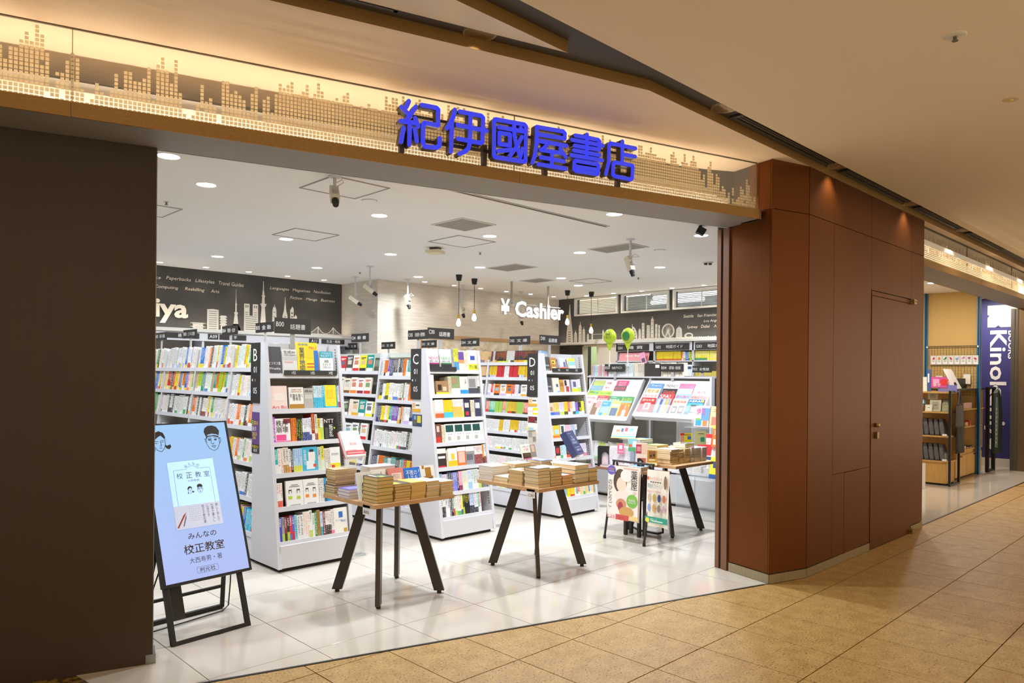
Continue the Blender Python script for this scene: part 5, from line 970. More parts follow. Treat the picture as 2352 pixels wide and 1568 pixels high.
lay('book', 4.31, eC, .675, [('f', .11, .19, .02, '#efe9e2', [(0, 1, .0, .75, '#3c302e'), (.1, .9, .0, .14, '#c23038'), (.12, .88, .5, .62, '#efe9e2')], []), ('s', 2, .012, .17, '#e3d8bd', None, 0, 'brown'), ('f', .11, .185, .02, '#f3f2ef', [(0, 1, 0, .36, '#f2c32a'), (.3, .7, .42, .72, '#f0cf3a')], []), ('f', .105, .19, .02, '#ef7a3c', [(.12, .88, .2, .75, '#f6c2b4'), (0, 1, .78, 1, '#efece8')], []), ('f', .11, .19, .02, '#9a9a9e', [(0, 1, .75, 1, '#ebe9e6'), (.1, .8, .3, .6, '#6b6b70')], []), ('s', 7, .015, .19, '#e9dfdc', '#8b2330', .55, 'dark red'), ('s', 1, .02, .2, '#ef9a2e', 'black', .35, 'black'), ('s', 2, .018, .2, '#f0edf0', 'dark red', .4, 'black')], wC(4))
lay('book', 4.31, eC, .442, [('s', 2, .02, .19, '#6f9ab8', '#dfe6ec', .5, 'white'), ('s', 3, .02, .18, '#e9d6e2', 'lilac', .4, 'purple'), ('s', 3, .022, .195, '#20304a', '#4a2c30', .3, 'white'), ('s', 3, .018, .19, '#7f86d8', '#8f8ae0', .3, 'white'), ('s', 1, .022, .2, '#2c2a2b', None, 0, 'white'), ('s', 2, .022, .195, '#e8a0b8', '#7c1f44', .3, 'white'), ('s', 4, .018, .195, '#e4dcc0', '#f0ead8', .4, 'sky blue'), ('s', 3, .018, .2, '#dfe4ec', 'sky blue', .4, 'blue'), ('s', 4, .02, .2, '#dfe6dc', 'white', .3, 'black'), ('s', 2, .018, .19, '#e8e8e2', 'lime', .35, 'black')], wC(5))
lay('book', 4.31, eC, .215, [('s', 2, .026, .2, '#e9e6e2', '#2c2a2b', .55, 'black'), ('s', 2, .026, .195, '#e2e0e4', '#efeef0', .45, 'black'), ('s', 2, .022, .2, '#2f2d2d', '#efefef', .0, 'white'), ('s', 1, .02, .2, '#e2dfda', '#d83a44', .4, 'black'), ('s', 1, .026, .195, '#ecefe4', 'lime', .3, 'green'), ('s', 2, .024, .2, '#ebece2', 'green', .25, 'red'), ('s', 1, .024, .2, '#efcf2e', '#3a3f9c', .3, 'white'), ('s', 1, .02, .2, '#3b4a2c', 'lime', .4, 'lime'), ('s', 3, .022, .205, '#25252c', '#2e2c2b', .3, 'yellow'), ('s', 3, .02, .21, '#c9cfe2', '#2c2a3a', .4, 'blue'), ('s', 2, .024, .21, '#efefef', 'black', .3, 'black'), ('s', 1, .02, .205, '#2fae84', 'white', .3, 'white'), ('s', 1, .02, .205, '#ecc3cb', 'white', .3, 'red')], wC(6))
wD = lambda i: sC[i] + ' shelf of end unit D'
tray(5.935, eD, 1.607, .1, .6, [('1位', .2), ('2位', .34), ('3位', .5)], 'black bestseller tray with place numbers on the top shelf of unit D'); card(5.935, eD, 1.607, .0, .09, .17, 'dark ranking card at the end of the top shelf of unit D', ['Weekly', 'ランキング']); card(5.935, eD, 1.367, .0, .09, .18, 'dark ranking card at the end of the second shelf of unit D', ['Weekly', 'ランキング'])
lay('paperback', 5.935, eD, 1.62, [('g', .1), ('f', .105, .15, .03, '#a8743c', [(.2, .8, .5, .8, '#e8b84a'), (.2, .8, 0, .28, '#efe9b0'), (.3, .6, .6, .7, '#3a2a20')], []), ('g', .05), ('f', .105, .15, .03, '#c3c6dc', [(0, 1, 0, .28, '#e0702c'), (.2, .5, .4, .9, '#f0eef2'), (.6, .9, .3, .7, '#5a5f98')], []), ('g', .05), ('f', .105, .15, .03, '#ece7d6', [(0, 1, .75, 1, '#e6de3a'), (0, 1, .45, .75, '#8ac3e0'), (0, 1, 0, .18, '#ef6a2c')], [])], wD(0), TLT*1.6)
lay('paperback', 5.935, eD, 1.367, [('g', .1), ('f', .11, .175, .02, '#e6e0d2', [(.5, .8, .4, .6, '#55606a'), (.6, .95, .03, .15, '#7aa0c0')], []), ('f', .07, .155, .02, '#c9974a', [(.1, .9, .5, .8, '#a87432')], []), ('f', .1, .155, .02, '#e6d6d8', [(.15, .5, .55, .95, '#3a2a2c'), (.3, .8, .1, .5, '#b8434c')], []), ('g', .03), ('f', .11, .155, .07, '#d6d9e6', [(0, 1, 0, .33, '#d9dc3a'), (.25, .7, .45, .85, '#6a628c')], []), ('s', 3, .014, .16, '#efefec', 'lime', .4, 'pink')], wD(1), TLT*1.3, d=.105)
lay('paperback', 5.935, eD, 1.113, [('f', .07, .15, .02, '#e0cdb4', [(0, 1, 0, .3, '#3f6ad0'), (.1, .7, .4, .7, '#c9873a')], []), ('s', 7, .013, .155, '#f0d27a', '#5a6ae0', .3, 'brown'), ('s', 6, .013, .155, '#e3dcec', 'lime', .3, 'purple'), ('s', 5, .013, .158, '#f2cf3a', '#3a3832', .3, 'orange'), ('s', 3, .013, .16, '#e2404a', 'white', .28, 'white'), ('s', 3, .013, .155, '#f2b84a', 'white', .5, 'white'), ('s', 4, .013, .158, '#efeef0', '#2a2829', .3, 'black'), ('f', .05, .15, .02, '#8a6ac0', [(0, 1, 0, .3, '#2fc0e0')], []), ('f', .05, .15, .02, '#33302a', [(0, 1, 0, .3, '#d6dce8'), (.4, .8, .35, .6, '#d8c83a')], []), ('s', 4, .013, .16, '#e6e04a', '#eeeeee', .3, 'lime')], wD(2), d=.105)
lay('paperback', 5.935, eD, .863, [('s', 2, .012, .15, '#efefec', 'orange', .3, 'black'), ('f', .105, .15, .02, '#f0c83a', [(0, 1, 0, .25, '#ef7a2e'), (.2, .85, .35, .7, '#b8d3e8')], []), ('g', .01), ('f', .08, .155, .03, '#dfe4e4', [(0, 1, 0, .3, '#2fb0d0'), (.2, .7, .4, .9, '#3a4a48')], []), ('s', 8, .012, .15, '#e6cdd6', 'lime', .3, 'pink'), ('s', 6, .012, .15, '#c9d3e6', 'yellow', .25, 'navy'), ('s', 3, .012, .15, '#e9e6e2', '#2d3560', .6, 'navy')], wD(3), d=.105)
lay('paperback', 5.935, eD, .64, [('s', 2, .012, .15, '#efefec', 'orange', .3, 'black'), ('f', .08, .15, .02, '#3a3334', [(.2, .8, .45, .85, '#c93a40'), (0, 1, 0, .28, '#e9e6e4')], []), ('s', 3, .013, .15, '#d6dfe0', 'green', .3, 'black'), ('f', .06, .155, .02, '#b9dcee', [(0, 1, 0, .3, '#eef2f2')], []), ('f', .09, .15, .02, '#4a4038', [(.2, .8, .4, .9, '#8a7a60'), (0, 1, 0, .3, '#ef5a3a')], []), ('f', .09, .15, .02, '#d9c9ac', [(0, 1, 0, .3, '#8a52b0')], []), ('f', .09, .155, .02, '#dcd3e6', [(.2, .8, .4, .8, '#b49ad0'), (0, 1, 0, .28, '#efe6f2')], []), ('s', 5, .013, .155, '#e9dfe6', 'pink', .3, 'purple')], wD(4), d=.105)
shelf_random('paperback', (5.965, eD(.42), .408), (1, 0, 0), (0, -1, 0), TLT, .61, .15, .105, .011, .015, BRIGHT, wD(5), 77); shelf_random('paperback', (5.965, eD(.215), .203), (1, 0, 0), (0, -1, 0), TLT, .61, .155, .105, .011, .015, BRIGHT, wD(6), 78)
# posters and price notes on the end panels
def side_note(x, y0, y1, z0, z1, col, lb, prints, texts=()):
    o = MB().box(x - .002, x, y0, y1, z0, z1).build('notice', mat(col, .5), loc=(x, (y0+y1)/2, z0)); tag(o, lb, 'notice'); M = frame((x - .002, y1, z0), (0, -1, 0), (0, 0, 1))
    for i, (a, c, e, f, k) in enumerate(prints): MB().box(a*(y1-y0), c*(y1-y0), e*(z1-z0), f*(z1-z0), .0002, .0006, M=M).build('print', mat(hx(k), .5), o)
    for s, k, a, e, ww, hh, *v in texts: text(s, mat(hx(k), .5), o, M @ V((a*(y1-y0), e*(z1-z0), .0008)), (0, -1, 0), (0, 0, 1), ww*(y1-y0), hh*(z1-z0), vertical=bool(v))
side_note(2.69, 5.665, 5.80, .90, 1.235, '#6a4a86', 'purple book advert with yellow title on the side of unit B', [(0, 1, 0, .22, '#3a3436')], [('日本の', 'yellow', .45, .74, .8, .12), ('論点', 'white', .35, .60, .55, .12), ('2025', 'yellow', .4, .47, .6, .08), ('26', 'yellow', .35, .38, .4, .08), ('不都合な', 'yellow', .5, .16, .9, .08), ('真実', 'white', .5, .07, .5, .08)])
side_note(4.31, 5.665, 5.80, 1.19, 1.285, '#e9e4dc', 'small white and yellow card on the side of unit C', [(0, 1, 0, .32, 'gold'), (.05, .4, .4, .9, '#e0b27a'), (.45, .9, .6, .75, '#555555')]); side_note(4.31, 5.64, 5.79, 1.05, 1.165, '#2f4a6c', 'square blue picture notice on the side of unit C', [(.5, .9, .3, .9, '#d6c63a'), (.1, .4, .1, .5, '#6b5a48'), (.15, .4, .55, .9, '#7fa2c8')])
side_note(5.935, 5.665, 5.80, 1.205, 1.30, '#e9e4dc', 'small white and yellow card on the side of unit D', [(0, 1, 0, .32, 'gold'), (.05, .4, .4, .9, '#e0b27a'), (.45, .9, .6, .75, '#555555')])
side_note(5.935, 5.655, 5.81, .80, 1.19, '#eceae6', 'long sale notice with red fifty percent figure on the side of unit D', [(.5, 1, .92, 1, 'yellow'), (.0, .6, .86, .92, 'pale pink'), (.5, 1, .80, .85, 'yellow'), (.0, .12, .22, .44, 'yellow'), (.12, .6, .3, .42, '#a9c8ea'), (.15, .9, .2, .28, '#e06a6a'), (0, 1, .08, .09, 'blue'), (.05, .95, .56, .74, '#3a3436')], [('50%', 'red', .45, .65, .8, .15), ('OFF', 'white', .85, .60, .2, .05)])
# ================================================================== DISPLAY TABLES
LEG = mat('#38302b', .35, .4, name='table_leg'); EDGE = mat('#4a423c', .3, .5, name='leg_edge')
def table(cx, cy, hx_, hy, lb, z=.70, fx=.258):
    t = thing('display_table', lb, 'table', (cx, cy, 0), 'wooden display tables with splayed legs')
    MB().box(cx-hx_, cx+hx_, cy-hy, cy+hy, z-.027, z).build('tabletop', OAK, t)
    MB().box(cx-.2, cx+.2, cy-.2, cy+.2, z-.035, z-.027).build('mount_plate', LEG, t)
    for sx in (-1, 1):
        for sy in (-1, 1):
            f = V((cx+sx*fx, cy+sy*fx, .02)); q = V((cx+sx*.14, cy+sy*.09, z-.033)); rad = V((sx, sy, 0)).normalized(); tan = V((-rad.y, rad.x, 0))
            b = MB(); A = .036; B = .016
            vs = [p + rad*a*A + tan*c*B for p in (f, q) for a, c in ((-1, -1), (1, -1), (1, 1), (-1, 1))]
            b.add(vs, [(0, 3, 2, 1), (4, 5, 6, 7), (0, 1, 5, 4), (2, 3, 7, 6)], 0); b.add(vs, [(1, 2, 6, 5), (3, 0, 4, 7)], 1)
            lg = b.build('leg', [LEG, EDGE], t); MB().lathe([(0, 0), (.016, 0), (.016, .022), (0, .022)], 10, M=Matrix.Translation((f.x, f.y, 0))).build('foot', KICK, lg)
    return t
table(3.04, 4.355, .34, .32, 'oak topped display table with splayed black legs nearest the lit screen')
table(4.355, 4.14, .355, .35, 'oak topped display table with splayed black legs in the middle of the opening')
table(6.32, 4.23, .34, .345, 'oak topped display table with splayed black legs nearest the brown pillar')
TAN, TANL, WPG = '#dcb982', '#e6cfa4', '#e9e4e0'
STK = {}
def stack(x0, y0, w, d, n, th, covers, page, where, z=.70, jit=.004, top=None):
    r = random.Random(int(x0*1000 + y0*77))
    for i in range(n):
        cv = hx(covers[i % len(covers)]); dx, dy = r.uniform(-jit, jit), r.uniform(-jit, jit)
        M = bookM((x0 + dx, y0 + dy, z + i*th), (1, 0, 0), (0, 1, 0), (0, 0, 1), w, d, th*.985)
        nm = 'top' if i == n-1 else (ONUM[n-1-i] + ' from top')
        lb = ('%s %s-edged book, %s of %s' % (cname(cv), {TAN: 'tan', TANL: 'pale', WPG: 'white'}[page], nm, where))
        o = mk_book('hardcover_book', ME_FLAT, ME_FLPAGE, M, cv, cv, 0, cv, 8, page, lb, 'book', 'books stacked on the display tables')
        if i == n-1 and top:
            for j, (a, c, e, f, k) in enumerate(top): MB().box(a*w, c*w, e*d, f*d, .0003, .0008 + .0003*j, M=frame((x0+dx, y0+dy, z + n*th), (1, 0, 0), (0, 1, 0))).build('cover_print', mat(hx(k), .5), o)
t1 = 'on the table by the screen'
stack(2.745, 4.07, .13, .17, 7, .0245, ['#3a3630', '#b9c43a'], TAN, 'front corner stack, screen table', top=[(.3, .6, .1, .4, 'lime'), (.1, .25, .3, .8, 'white')])
stack(2.885, 4.06, .128, .18, 6, .019, ['#c9b24a', '#4a463e'], TAN, 'second front stack, screen table', top=[(.0, .5, .1, .5, 'yellow')])
stack(3.02, 4.06, .122, .18, 5, .023, ['#efc94a'], TAN, 'third front stack, screen table', top=[(.2, .9, .2, .4, '#f6e59a')])
stack(3.148, 4.055, .113, .18, 6, .0185, ['#8ac6e6', '#efe9dc'], TAN, 'fourth front stack, screen table'); stack(3.267, 4.045, .112, .18, 4, .025, ['#bfe0ee', '#e6dfd0'], TAN, 'last front stack, screen table', top=[(.1, .9, .5, .9, 'sky blue')])
stack(2.712, 4.545, .19, .128, 4, .017, ['#7d7c42', '#2d3550'], TANL, 'lower left stack, screen table'); stack(2.72, 4.55, .18, .12, 6, .0185, ['#3f4552', '#d9c9a0'], TAN, 'upper left stack, screen table', z=.768)
stack(2.71, 4.35, .185, .15, 3, .021, ['#6a66b8', '#dcd8e6'], WPG, 'low purple stack, screen table', top=[(.1, .9, .2, .8, '#8f8ad0')])
stack(2.99, 4.52, .22, .13, 3, .06, ['#eef0f2'], WPG, 'tall white stack at the back, screen table'); stack(2.86, 4.36, .11, .16, 5, .024, ['#efefec'], WPG, 'white middle stack, screen table', z=.70)
T15 = math.radians(16)
def stand_book(x, y, z, w, h, t, cov, pat, tx, desc, tilt=T15, along=(1, 0, 0), out=(0, -1, 0), page='#efe4cc', kind='hardcover_book'):
    return add_front(kind, (x, y, z), along, out, tilt, 0, w, h, t, cov, pat, tx, desc, desc, dep=0, page=page)
stand_book(2.738, 4.255, .70, .125, .19, .02, '#f1efec', [], [('採用', '#2f2d2d', .36, .35, .3, .5, True), ('人', '#2f2d2d', .6, .8, .3, .2), ('三木', '#c9a0a8', .86, .85, .1, .2, True)], 'white book with black brush title leaning behind the front corner stack')
stand_book(2.868, 4.30, .78, .14, .11, .02, '#f1efec', [], [('人、', '#2f2d2d', .62, .55, .3, .6), ('三木健', '#8a8688', .88, .62, .09, .6, True)], 'white book with one large black character standing behind the front row')
stand_book(2.995, 4.27, .745, .128, .15, .018, '#d98a86', [(.2, .85, .1, .75, '#f3dede')], [('親は死なせないで\nできることが\nあります', '#6b4a4a', .52, .6, .5, .2)], 'salmon book with pale title panel standing behind the front row')
stand_book(3.135, 4.27, .72, .14, .165, .02, '#2f74d6', [(.1, .9, .14, .17, '#dfe9f6')], [('不敗の\n人生を', '#f2f6fb', .45, .66, .7, .46), ('99の教え', '#dfe9f6', .35, .24, .5, .08), ('最上悠', '#dfe9f6', .92, .7, .08, .4, True)], 'bright blue book with white title standing behind the front row')
stand_book(3.275, 4.27, .73, .13, .16, .03, '#efece6', [(.2, .85, .05, .5, '#a8762c'), (.35, .75, .5, .9, '#a8762c'), (.15, .3, .85, 1, '#a8762c'), (.22, .82, .1, .42, '#2c2623')], [('変わり\nつづける人', '#f2efe8', .52, .27, .52, .2)], 'white book with brown blob and dark title standing at the end of the front row')
# acrylic stand with red and white books
ACR = mat('#f4f8fa', .03, alpha=.16, name='clear_acrylic')
def acrylic(x, y, z0, z1, lb, w=.13, d=.09):
    t = thing('acrylic_stand', lb, 'display stand', (x, y, z0)); b = MB().box(x-w/2, x+w/2, y-.002, y+.002, z0, z1).build('back_sheet', ACR, t)
    M = frame((x-w/2, y-.02, z1), (1, 0, 0), (0, math.sin(.6), math.cos(.6))); MB().box(0, w, -.06, .12, -.004, 0, M=M).build('rest', ACR, t); MB().box(x-w/2, x+w/2, y-d, y+d, z0, z0+.004).build('base', ACR, t)
    MB().box(0, w, -.062, -.058, 0, .05, M=M).build('lip', ACR, t)
acrylic(2.885, 4.60, .88, .985, 'clear acrylic stand holding the red and white books up')
for i, (cv, lb) in enumerate((('#d9434a', 'red book under the white one on the acrylic stand'), ('#f1efee', 'white book with red band on the acrylic stand above the nearest table'))):
    stand_book(2.815, 4.56 - .022*(i) + .01, .955 + .010*i, .155, .205, .03 if i else .018, cv, [(0, 1, .06, .22, '#d9434a'), (.1, .9, .12, .14, 'white'), (.1, .6, .24, .25, '#d9a0a0')] if i else [], [('資産', '#e8a29c', .5, .48, .4, .12), ('月三万円の', '#dcd6d4', .45, .7, .6, .07)] if i else [], lb, math.radians(32), page=WPG)
# table two stacks
stack(4.01, 4.32, .20, .16, 5, .0235, ['#e6c9b4', '#efe2da'], WPG, 'pale corner stack, middle table', top=[(.1, .9, .1, .9, '#e8cda0')]); stack(4.02, 4.155, .17, .15, 2, .024, ['#eadfc6'], TANL, 'low pair, middle table', top=[(.2, .8, .2, .8, '#f3e9dc')])
stack(4.02, 3.99, .14, .155, 7, .0165, ['#e4d2a4', '#7c4a3a'], TAN, 'thin paged stack, middle table', top=[(.4, .9, .2, .6, '#a8503a')])
stack(4.03, 3.83, .132, .15, 6, .0245, ['#e9e4de', '#4a453e'], TANL, 'front corner stack, middle table', top=[(.1, .9, .1, .8, '#d9d2d6'), (.3, .5, .3, .6, '#8a7f86')]); stack(4.168, 3.825, .125, .19, 6, .0235, ['#33302c', '#dfe3d6'], TAN, 'second front stack, middle table', top=[(.0, .7, .2, .9, '#e6ebe2')])
stack(4.30, 3.815, .115, .17, 3, .024, ['#c95a3a', '#e3b25a'], TAN, 'low red stack, middle table', top=[(.1, .9, .1, .9, '#e9d7cc')]); stack(4.425, 3.80, .17, .25, 4, .036, ['#4a4650', '#efe9e0'], TANL, 'thick four book stack, middle table'); stack(4.60, 3.80, .10, .18, 3, .036, ['#5a5550', '#e6d3ae'], TAN, 'end stack, middle table')
stack(4.20, 4.26, .19, .15, 5, .026, ['#2f5a46', '#efe6d2', '#efe6d2'], TANL, 'dark green topped stack at the back, middle table'); stack(4.42, 4.17, .14, .17, 7, .021, ['#6a70b0', '#e9e4e6'], TANL, 'tall lilac stack at the back, middle table', top=[(.1, .9, .1, .9, '#8a90c8')]); stack(4.30, 4.02, .14, .18, 4, .024, ['#e9e2cf'], TANL, 'hidden middle stack, middle table'); stack(4.08, 4.47, .2, .01, 1, .02, ['#efe0d2'], TANL, 'thin leftover, middle table') if 0 else None
o = stand_book(4.265, 4.22, .865, .165, .125, .012, '#efe9e2', [(.6, .98, .1, .95, '#8d8780'), (.68, .9, .45, .88, '#d9b298'), (.02, .58, .08, .42, '#3a322e'), (.0, .6, .0, .07, '#e0609c')], [('NEW\nSTYLE', '#b58a5a', .3, .26, .45, .2), ('人は話し方が', '#4a4543', .3, .85, .5, .1), ('９割', '#d83a7c', .3, .66, .3, .14)], 'white book with a portrait and dark title panel standing on the middle table')
def flyer(x, y, z, w, h, tilt, col, prints, lb, texts=(), rot=0):
    M = Matrix.Translation((x, y, z)) @ Matrix.Rotation(rot, 4, 'Z') @ Matrix.Rotation(math.pi/2 - tilt, 4, 'X')
    o = MB().box(0, w, 0, h, -.0015, 0, M=M).build('price_card', mat(hx(col), .5), loc=(x, y, z)); tag(o, lb, 'card')
    for i, (a, c, e, f, k) in enumerate(prints): MB().box(a*w, c*w, e*h, f*h, .0003, .0007 + .0003*i, M=M).build('print', mat(hx(k), .5), o)
    for s, k, a, e, ww, hh in texts: text(s, mat(hx(k), .5), o, M @ V((a*w, e*h, .0012)), M.to_3x3() @ V((1, 0, 0)), M.to_3x3() @ V((0, 1, 0)), ww*w, hh*h)
    return o
flyer(4.30, 4.20, .99, .10, .115, .1, '#e9e9ea', [(.1, .5, .5, .9, '#b9bcc0'), (.55, .9, .15, .5, '#9aa0a6'), (.1, .9, .93, .95, '#5a5a5c')], 'grey folded newspaper cutting standing behind the portrait book'); flyer(4.53, 4.10, .797, .13, .11, 1.1, '#e6d9a0', [(.05, .95, .06, .94, '#efeee2'), (.15, .85, .3, .34, '#a7b5a0'), (.15, .85, .5, .54, '#a7b5a0'), (.15, .85, .7, .74, '#a7b5a0')], 'cream printed card lying on the middle table stacks')
t = thing('acrylic_stand', 'clear acrylic stand holding the navy book up', 'display stand', (4.74, 4.06, .70)); MB().box(4.72, 4.86, 4.05, 4.054, .70, .90).build('back_sheet', ACR, t); MB().box(4.70, 4.88, 3.98, 4.14, .845, .849).build('base', ACR, t)
stand_book(4.72, 4.03, .885, .17, .225, .06, '#3d4470', [(.1, .55, .88, .9, '#8a90b8'), (.15, .8, .3, .32, '#aab0d0')], [('The\nPOWER\nOF WORDS', '#cfe3f0', .42, .62, .6, .34), ('言葉の力', '#e9edf6', .5, .2, .6, .08)], 'thick navy book with white lettering tilted up on the acrylic stand', math.radians(30), (.94, .34, 0), (.34, -.94, 0), '#e9e0cf')
for x0, s, lb in ((2.632, 'B00', 'small handwritten white table tag on the screen table corner'), (4.05, 'C00', 'small handwritten white table tag on the middle table corner')):
    y = 4.032 if s == 'B00' else 3.786
    x0 = 2.703 if s == 'B00' else 4.003
    o = MB().box(x0 - .003, x0, y + .05, y + .135, .625, .69).build('table_tag', WHITE, loc=(x0, y + .09, .625)) ; tag(o, lb, 'tag'); 
    o.data.transform(Matrix.Translation((0, 0, 0))); text('テーブル', mat('#444444', .6), o, (x0 - .003, y + .092, .672), (0, -1, 0), (0, 0, 1), .06, .018); text(s, mat('#333333', .6), o, (x0 - .003, y + .09, .645), (0, -1, 0), (0, 0, 1), .06, .022)
# table three
stack(6.03, 3.98, .145, .17, 8, .0185, ['#e9cda6', '#f0dcc4'], TANL, 'front corner stack, pillar table', jit=.008); stack(6.19, 3.985, .08, .17, 5, .028, ['#e6d0b0'], TANL, 'second front stack, pillar table'); stack(6.275, 3.975, .095, .17, 6, .0235, ['#e6cdae'], TANL, 'third front stack, pillar table')
stack(6.385, 3.97, .05, .18, 6, .025, ['#d9a0a8', '#efeaf0', '#b98a9c'], WPG, 'narrow pink spined stack, pillar table'); stack(6.445, 3.965, .11, .17, 6, .0235, ['#efe7ea'], WPG, 'white paged stack, pillar table'); stack(6.56, 3.955, .09, .17, 4, .035, ['#efe9ea'], WPG, 'end stack, pillar table')
stack(6.10, 4.18, .2, .15, 7, .024, ['#a8a860', '#e6dcc0'], TANL, 'olive topped stack behind, pillar table', top=[(.1, .9, .1, .9, '#b5b06a')]); stack(6.06, 4.36, .22, .15, 9, .024, ['#9cc03a', '#8ac6e6', '#efe9ea'], WPG, 'tall green topped stack behind, pillar table', top=[(.2, .6, .1, .9, 'yellow'), (.6, .95, .1, .9, '#6ab8e6')]); stack(6.32, 4.0, .17, .14, 2, .022, ['#f0dc3a', '#bcd8ee'], WPG, 'colourful picture books on top of the pillar table stacks', z=.845, top=[(.0, .3, .1, .9, 'yellow'), (.35, .9, .2, .8, '#9cc03a')])
stack(6.42, 4.16, .2, .16, 5, .026, ['#e6dcd0'], TANL, 'far stack, pillar table')
# low brown table with comics
t = thing('side_table', 'low brown table carrying white comics beside the pillar table', 'table', (5.86, 4.3, 0)); MB().box(5.745, 5.972, 3.93, 4.67, .625, .65).build('tabletop', mat('#8a5f45', .5), t)
for x, y in ((5.84, 4.2), (5.93, 4.2), (5.84, 4.36), (5.93, 4.36)): MB().box(x-.015, x+.015, y-.015, y+.015, 0, .625).build('leg', LEG, t)
for i in range(3):
    stack(5.75, 4.12 + i*.17, .2, .155, 2 if i < 2 else 1, .019, ['#9cc8dc', '#e9e6ea', '#c98a94'][i:] + ['#e9e6ea'], WPG, '%s flat comic pile on the low brown table' % ORD[i], z=.65, top=[(.1, .9, .1, .9, ['#7ab6d8', '#bcd0e6', '#8a90b8'][i])])
o = thing('bookend', 'black metal bookend with an arched cut-out on the low brown table', 'bookend', (5.86, 4.60, .65)); MX = frame((5.76, 4.655, .65), (.45, -.89, 0), (0, 0, 1))
MB().prism([(0, 0), (.04, 0), (.04, .11), (.046, .125), (.06, .14), (.075, .144), (.09, .14), (.104, .125), (.11, .11), (.11, 0), (.15, 0), (.15, .19), (.145, .2), (.135, .205), (.015, .205), (.005, .2), (0, .19)], 0, .003, M=MX).build('plate', KICK, o); MB().box(.0, .15, 0, .002, -.08, 0, M=MX).build('foot', KICK, o)
stand_book(5.775, 4.645, .655, .14, .19, .012, '#dfe2ea', [(.2, .8, .1, .5, '#e6d0d6'), (.3, .7, .55, .85, '#c9d0e6'), (.3, .6, .0, .1, '#9cc03a')], [], 'pale comic behind the arched bookend', .05, (.45, -.89, 0), (-.89, -.45, 0), WPG, 'book')
r = random.Random(3)
for i in range(17): add_spine('book', (5.80, 4.545, .672), (.30, -.954, 0), (-.954, -.30, 0), .02, i*.0128, .0125, .182, .12, '#eeedf2', r.choice(['pale pink', 'lilac', 'sky blue', 'gold', 'white']), .22, 'grey', 'standing white comic on the low brown table', i, 12)
shelf_random('book', (5.87, 4.30, .672), (.30, -.954, 0), (-.954, -.30, 0), .02, .06, .17, .12, .014, .016, [('blue', None, 'white'), ('#23408c', None, 'white')], 'blue volume beside the white comics', 4, runs=(1, 2))
flyer(5.80, 4.44, .79, .065, .1, .05, '#e86a92', [(.25, .75, .45, .85, '#dfe3ea'), (.1, .9, .1, .3, '#f0a0bc')], 'pink price card clipped to the white comics', rot=-1.2); flyer(5.83, 4.33, .82, .085, .125, .05, '#8fd0dc', [(0, 1, 0, .3, '#5aa870'), (.05, .4, .35, .55, '#ef6a3a'), (.5, .95, .35, .8, '#e9edf0')], 'teal and green promotional card beside the comics', rot=-1.2)
flyer(5.84, 4.25, .70, .11, .21, .08, '#efdccc', [(.02, .5, .5, .92, '#b83a4c'), (.5, .95, .5, .95, '#e6c3a8'), (.2, .9, .05, .3, '#c9604a'), (.1, .45, .6, .82, '#d98a94')], 'cream and crimson comic promotion card with a heart shape', rot=-1.15); 
b = MB().prism([(0, 0), (.07, 0), (.068, .03), (.055, .062), (.03, .08), (0, .08)], 0, .004, M=frame((5.80, 4.20, .685), (.45, -.89, 0), (0, 0, 1))); o = b.build('shelf_tag', KICK, loc=(5.80, 4.2, .69)); tag(o, 'small black quarter round tag with white writing on the comics', 'tag'); text('新刊', WHT, o, frame((5.80, 4.20, .685), (.45, -.89, 0), (0, 0, 1)) @ V((.03, .035, .004)), (.45, -.89, 0), (0, 0, 1), .018, .045, vertical=True)
stand_book(5.86, 4.13, .70, .095, .145, .03, '#c9923a', [(.15, .85, .45, .95, '#8a5a2c'), (.2, .8, .3, .4, '#e9d7a0'), (0, 1, 0, .18, '#efe6a8'), (.3, .45, .55, .7, '#2a2220'), (.6, .75, .6, .75, '#2a2220')], [], 'small brown comic standing before the pale stacks', .2, (.55, -.83, 0), (-.83, -.55, 0))
M = bookM((5.86, 4.62, .95), (.3, -.954, 0), (.0, 0, 0), (0, 0, 0), 1, 1, 1)
t = thing('acrylic_stand', 'clear acrylic stand holding a white illustrated card', 'display stand', (5.93, 4.46, .65)); MB().box(5.965, 5.968, 4.40, 4.50, .65, .93).build('back_sheet', ACR, t); MB().box(5.90, 5.968, 4.40, 4.50, .922, .926).build('rest', ACR, t)
fy = flyer(5.90, 4.60, .93, .25, .16, .75, '#f1f0ee', [(0, 1, .0, .06, '#f0b43a'), (.0, 1, .10, .18, '#4ab5b0'), (.15, .3, .5, .7, '#d9744a'), (.35, .45, .5, .8, '#4a4a6a'), (.5, .62, .55, .85, '#c9434a'), (.7, .85, .55, .8, '#6a9ac0'), (.2, .8, .3, .34, '#9a9a9a')], 'white illustrated card tilted up on the acrylic stand above the comics', rot=-1.2)
flyer(6.20, 3.98, .90, .125, .1, .05, '#f0dc2e', [(.0, .3, .1, .8, '#d9a08a'), (.0, .35, .8, 1, '#d9343a'), (.6, .9, .4, .7, '#3a74c9'), (.3, .9, .82, .86, '#555555'), (0, 1, 0, .12, '#f1f0ee')], 'yellow price card with a blue dot above the pillar table', rot=-.6); flyer(6.30, 3.88, .89, .12, .13, .05, '#eee9a8', [(.5, .85, .2, .55, '#3aa88a'), (.3, .8, .8, .84, '#6a6a5a')], 'pale yellow notched card with a green ring above the pillar table', rot=-.6)
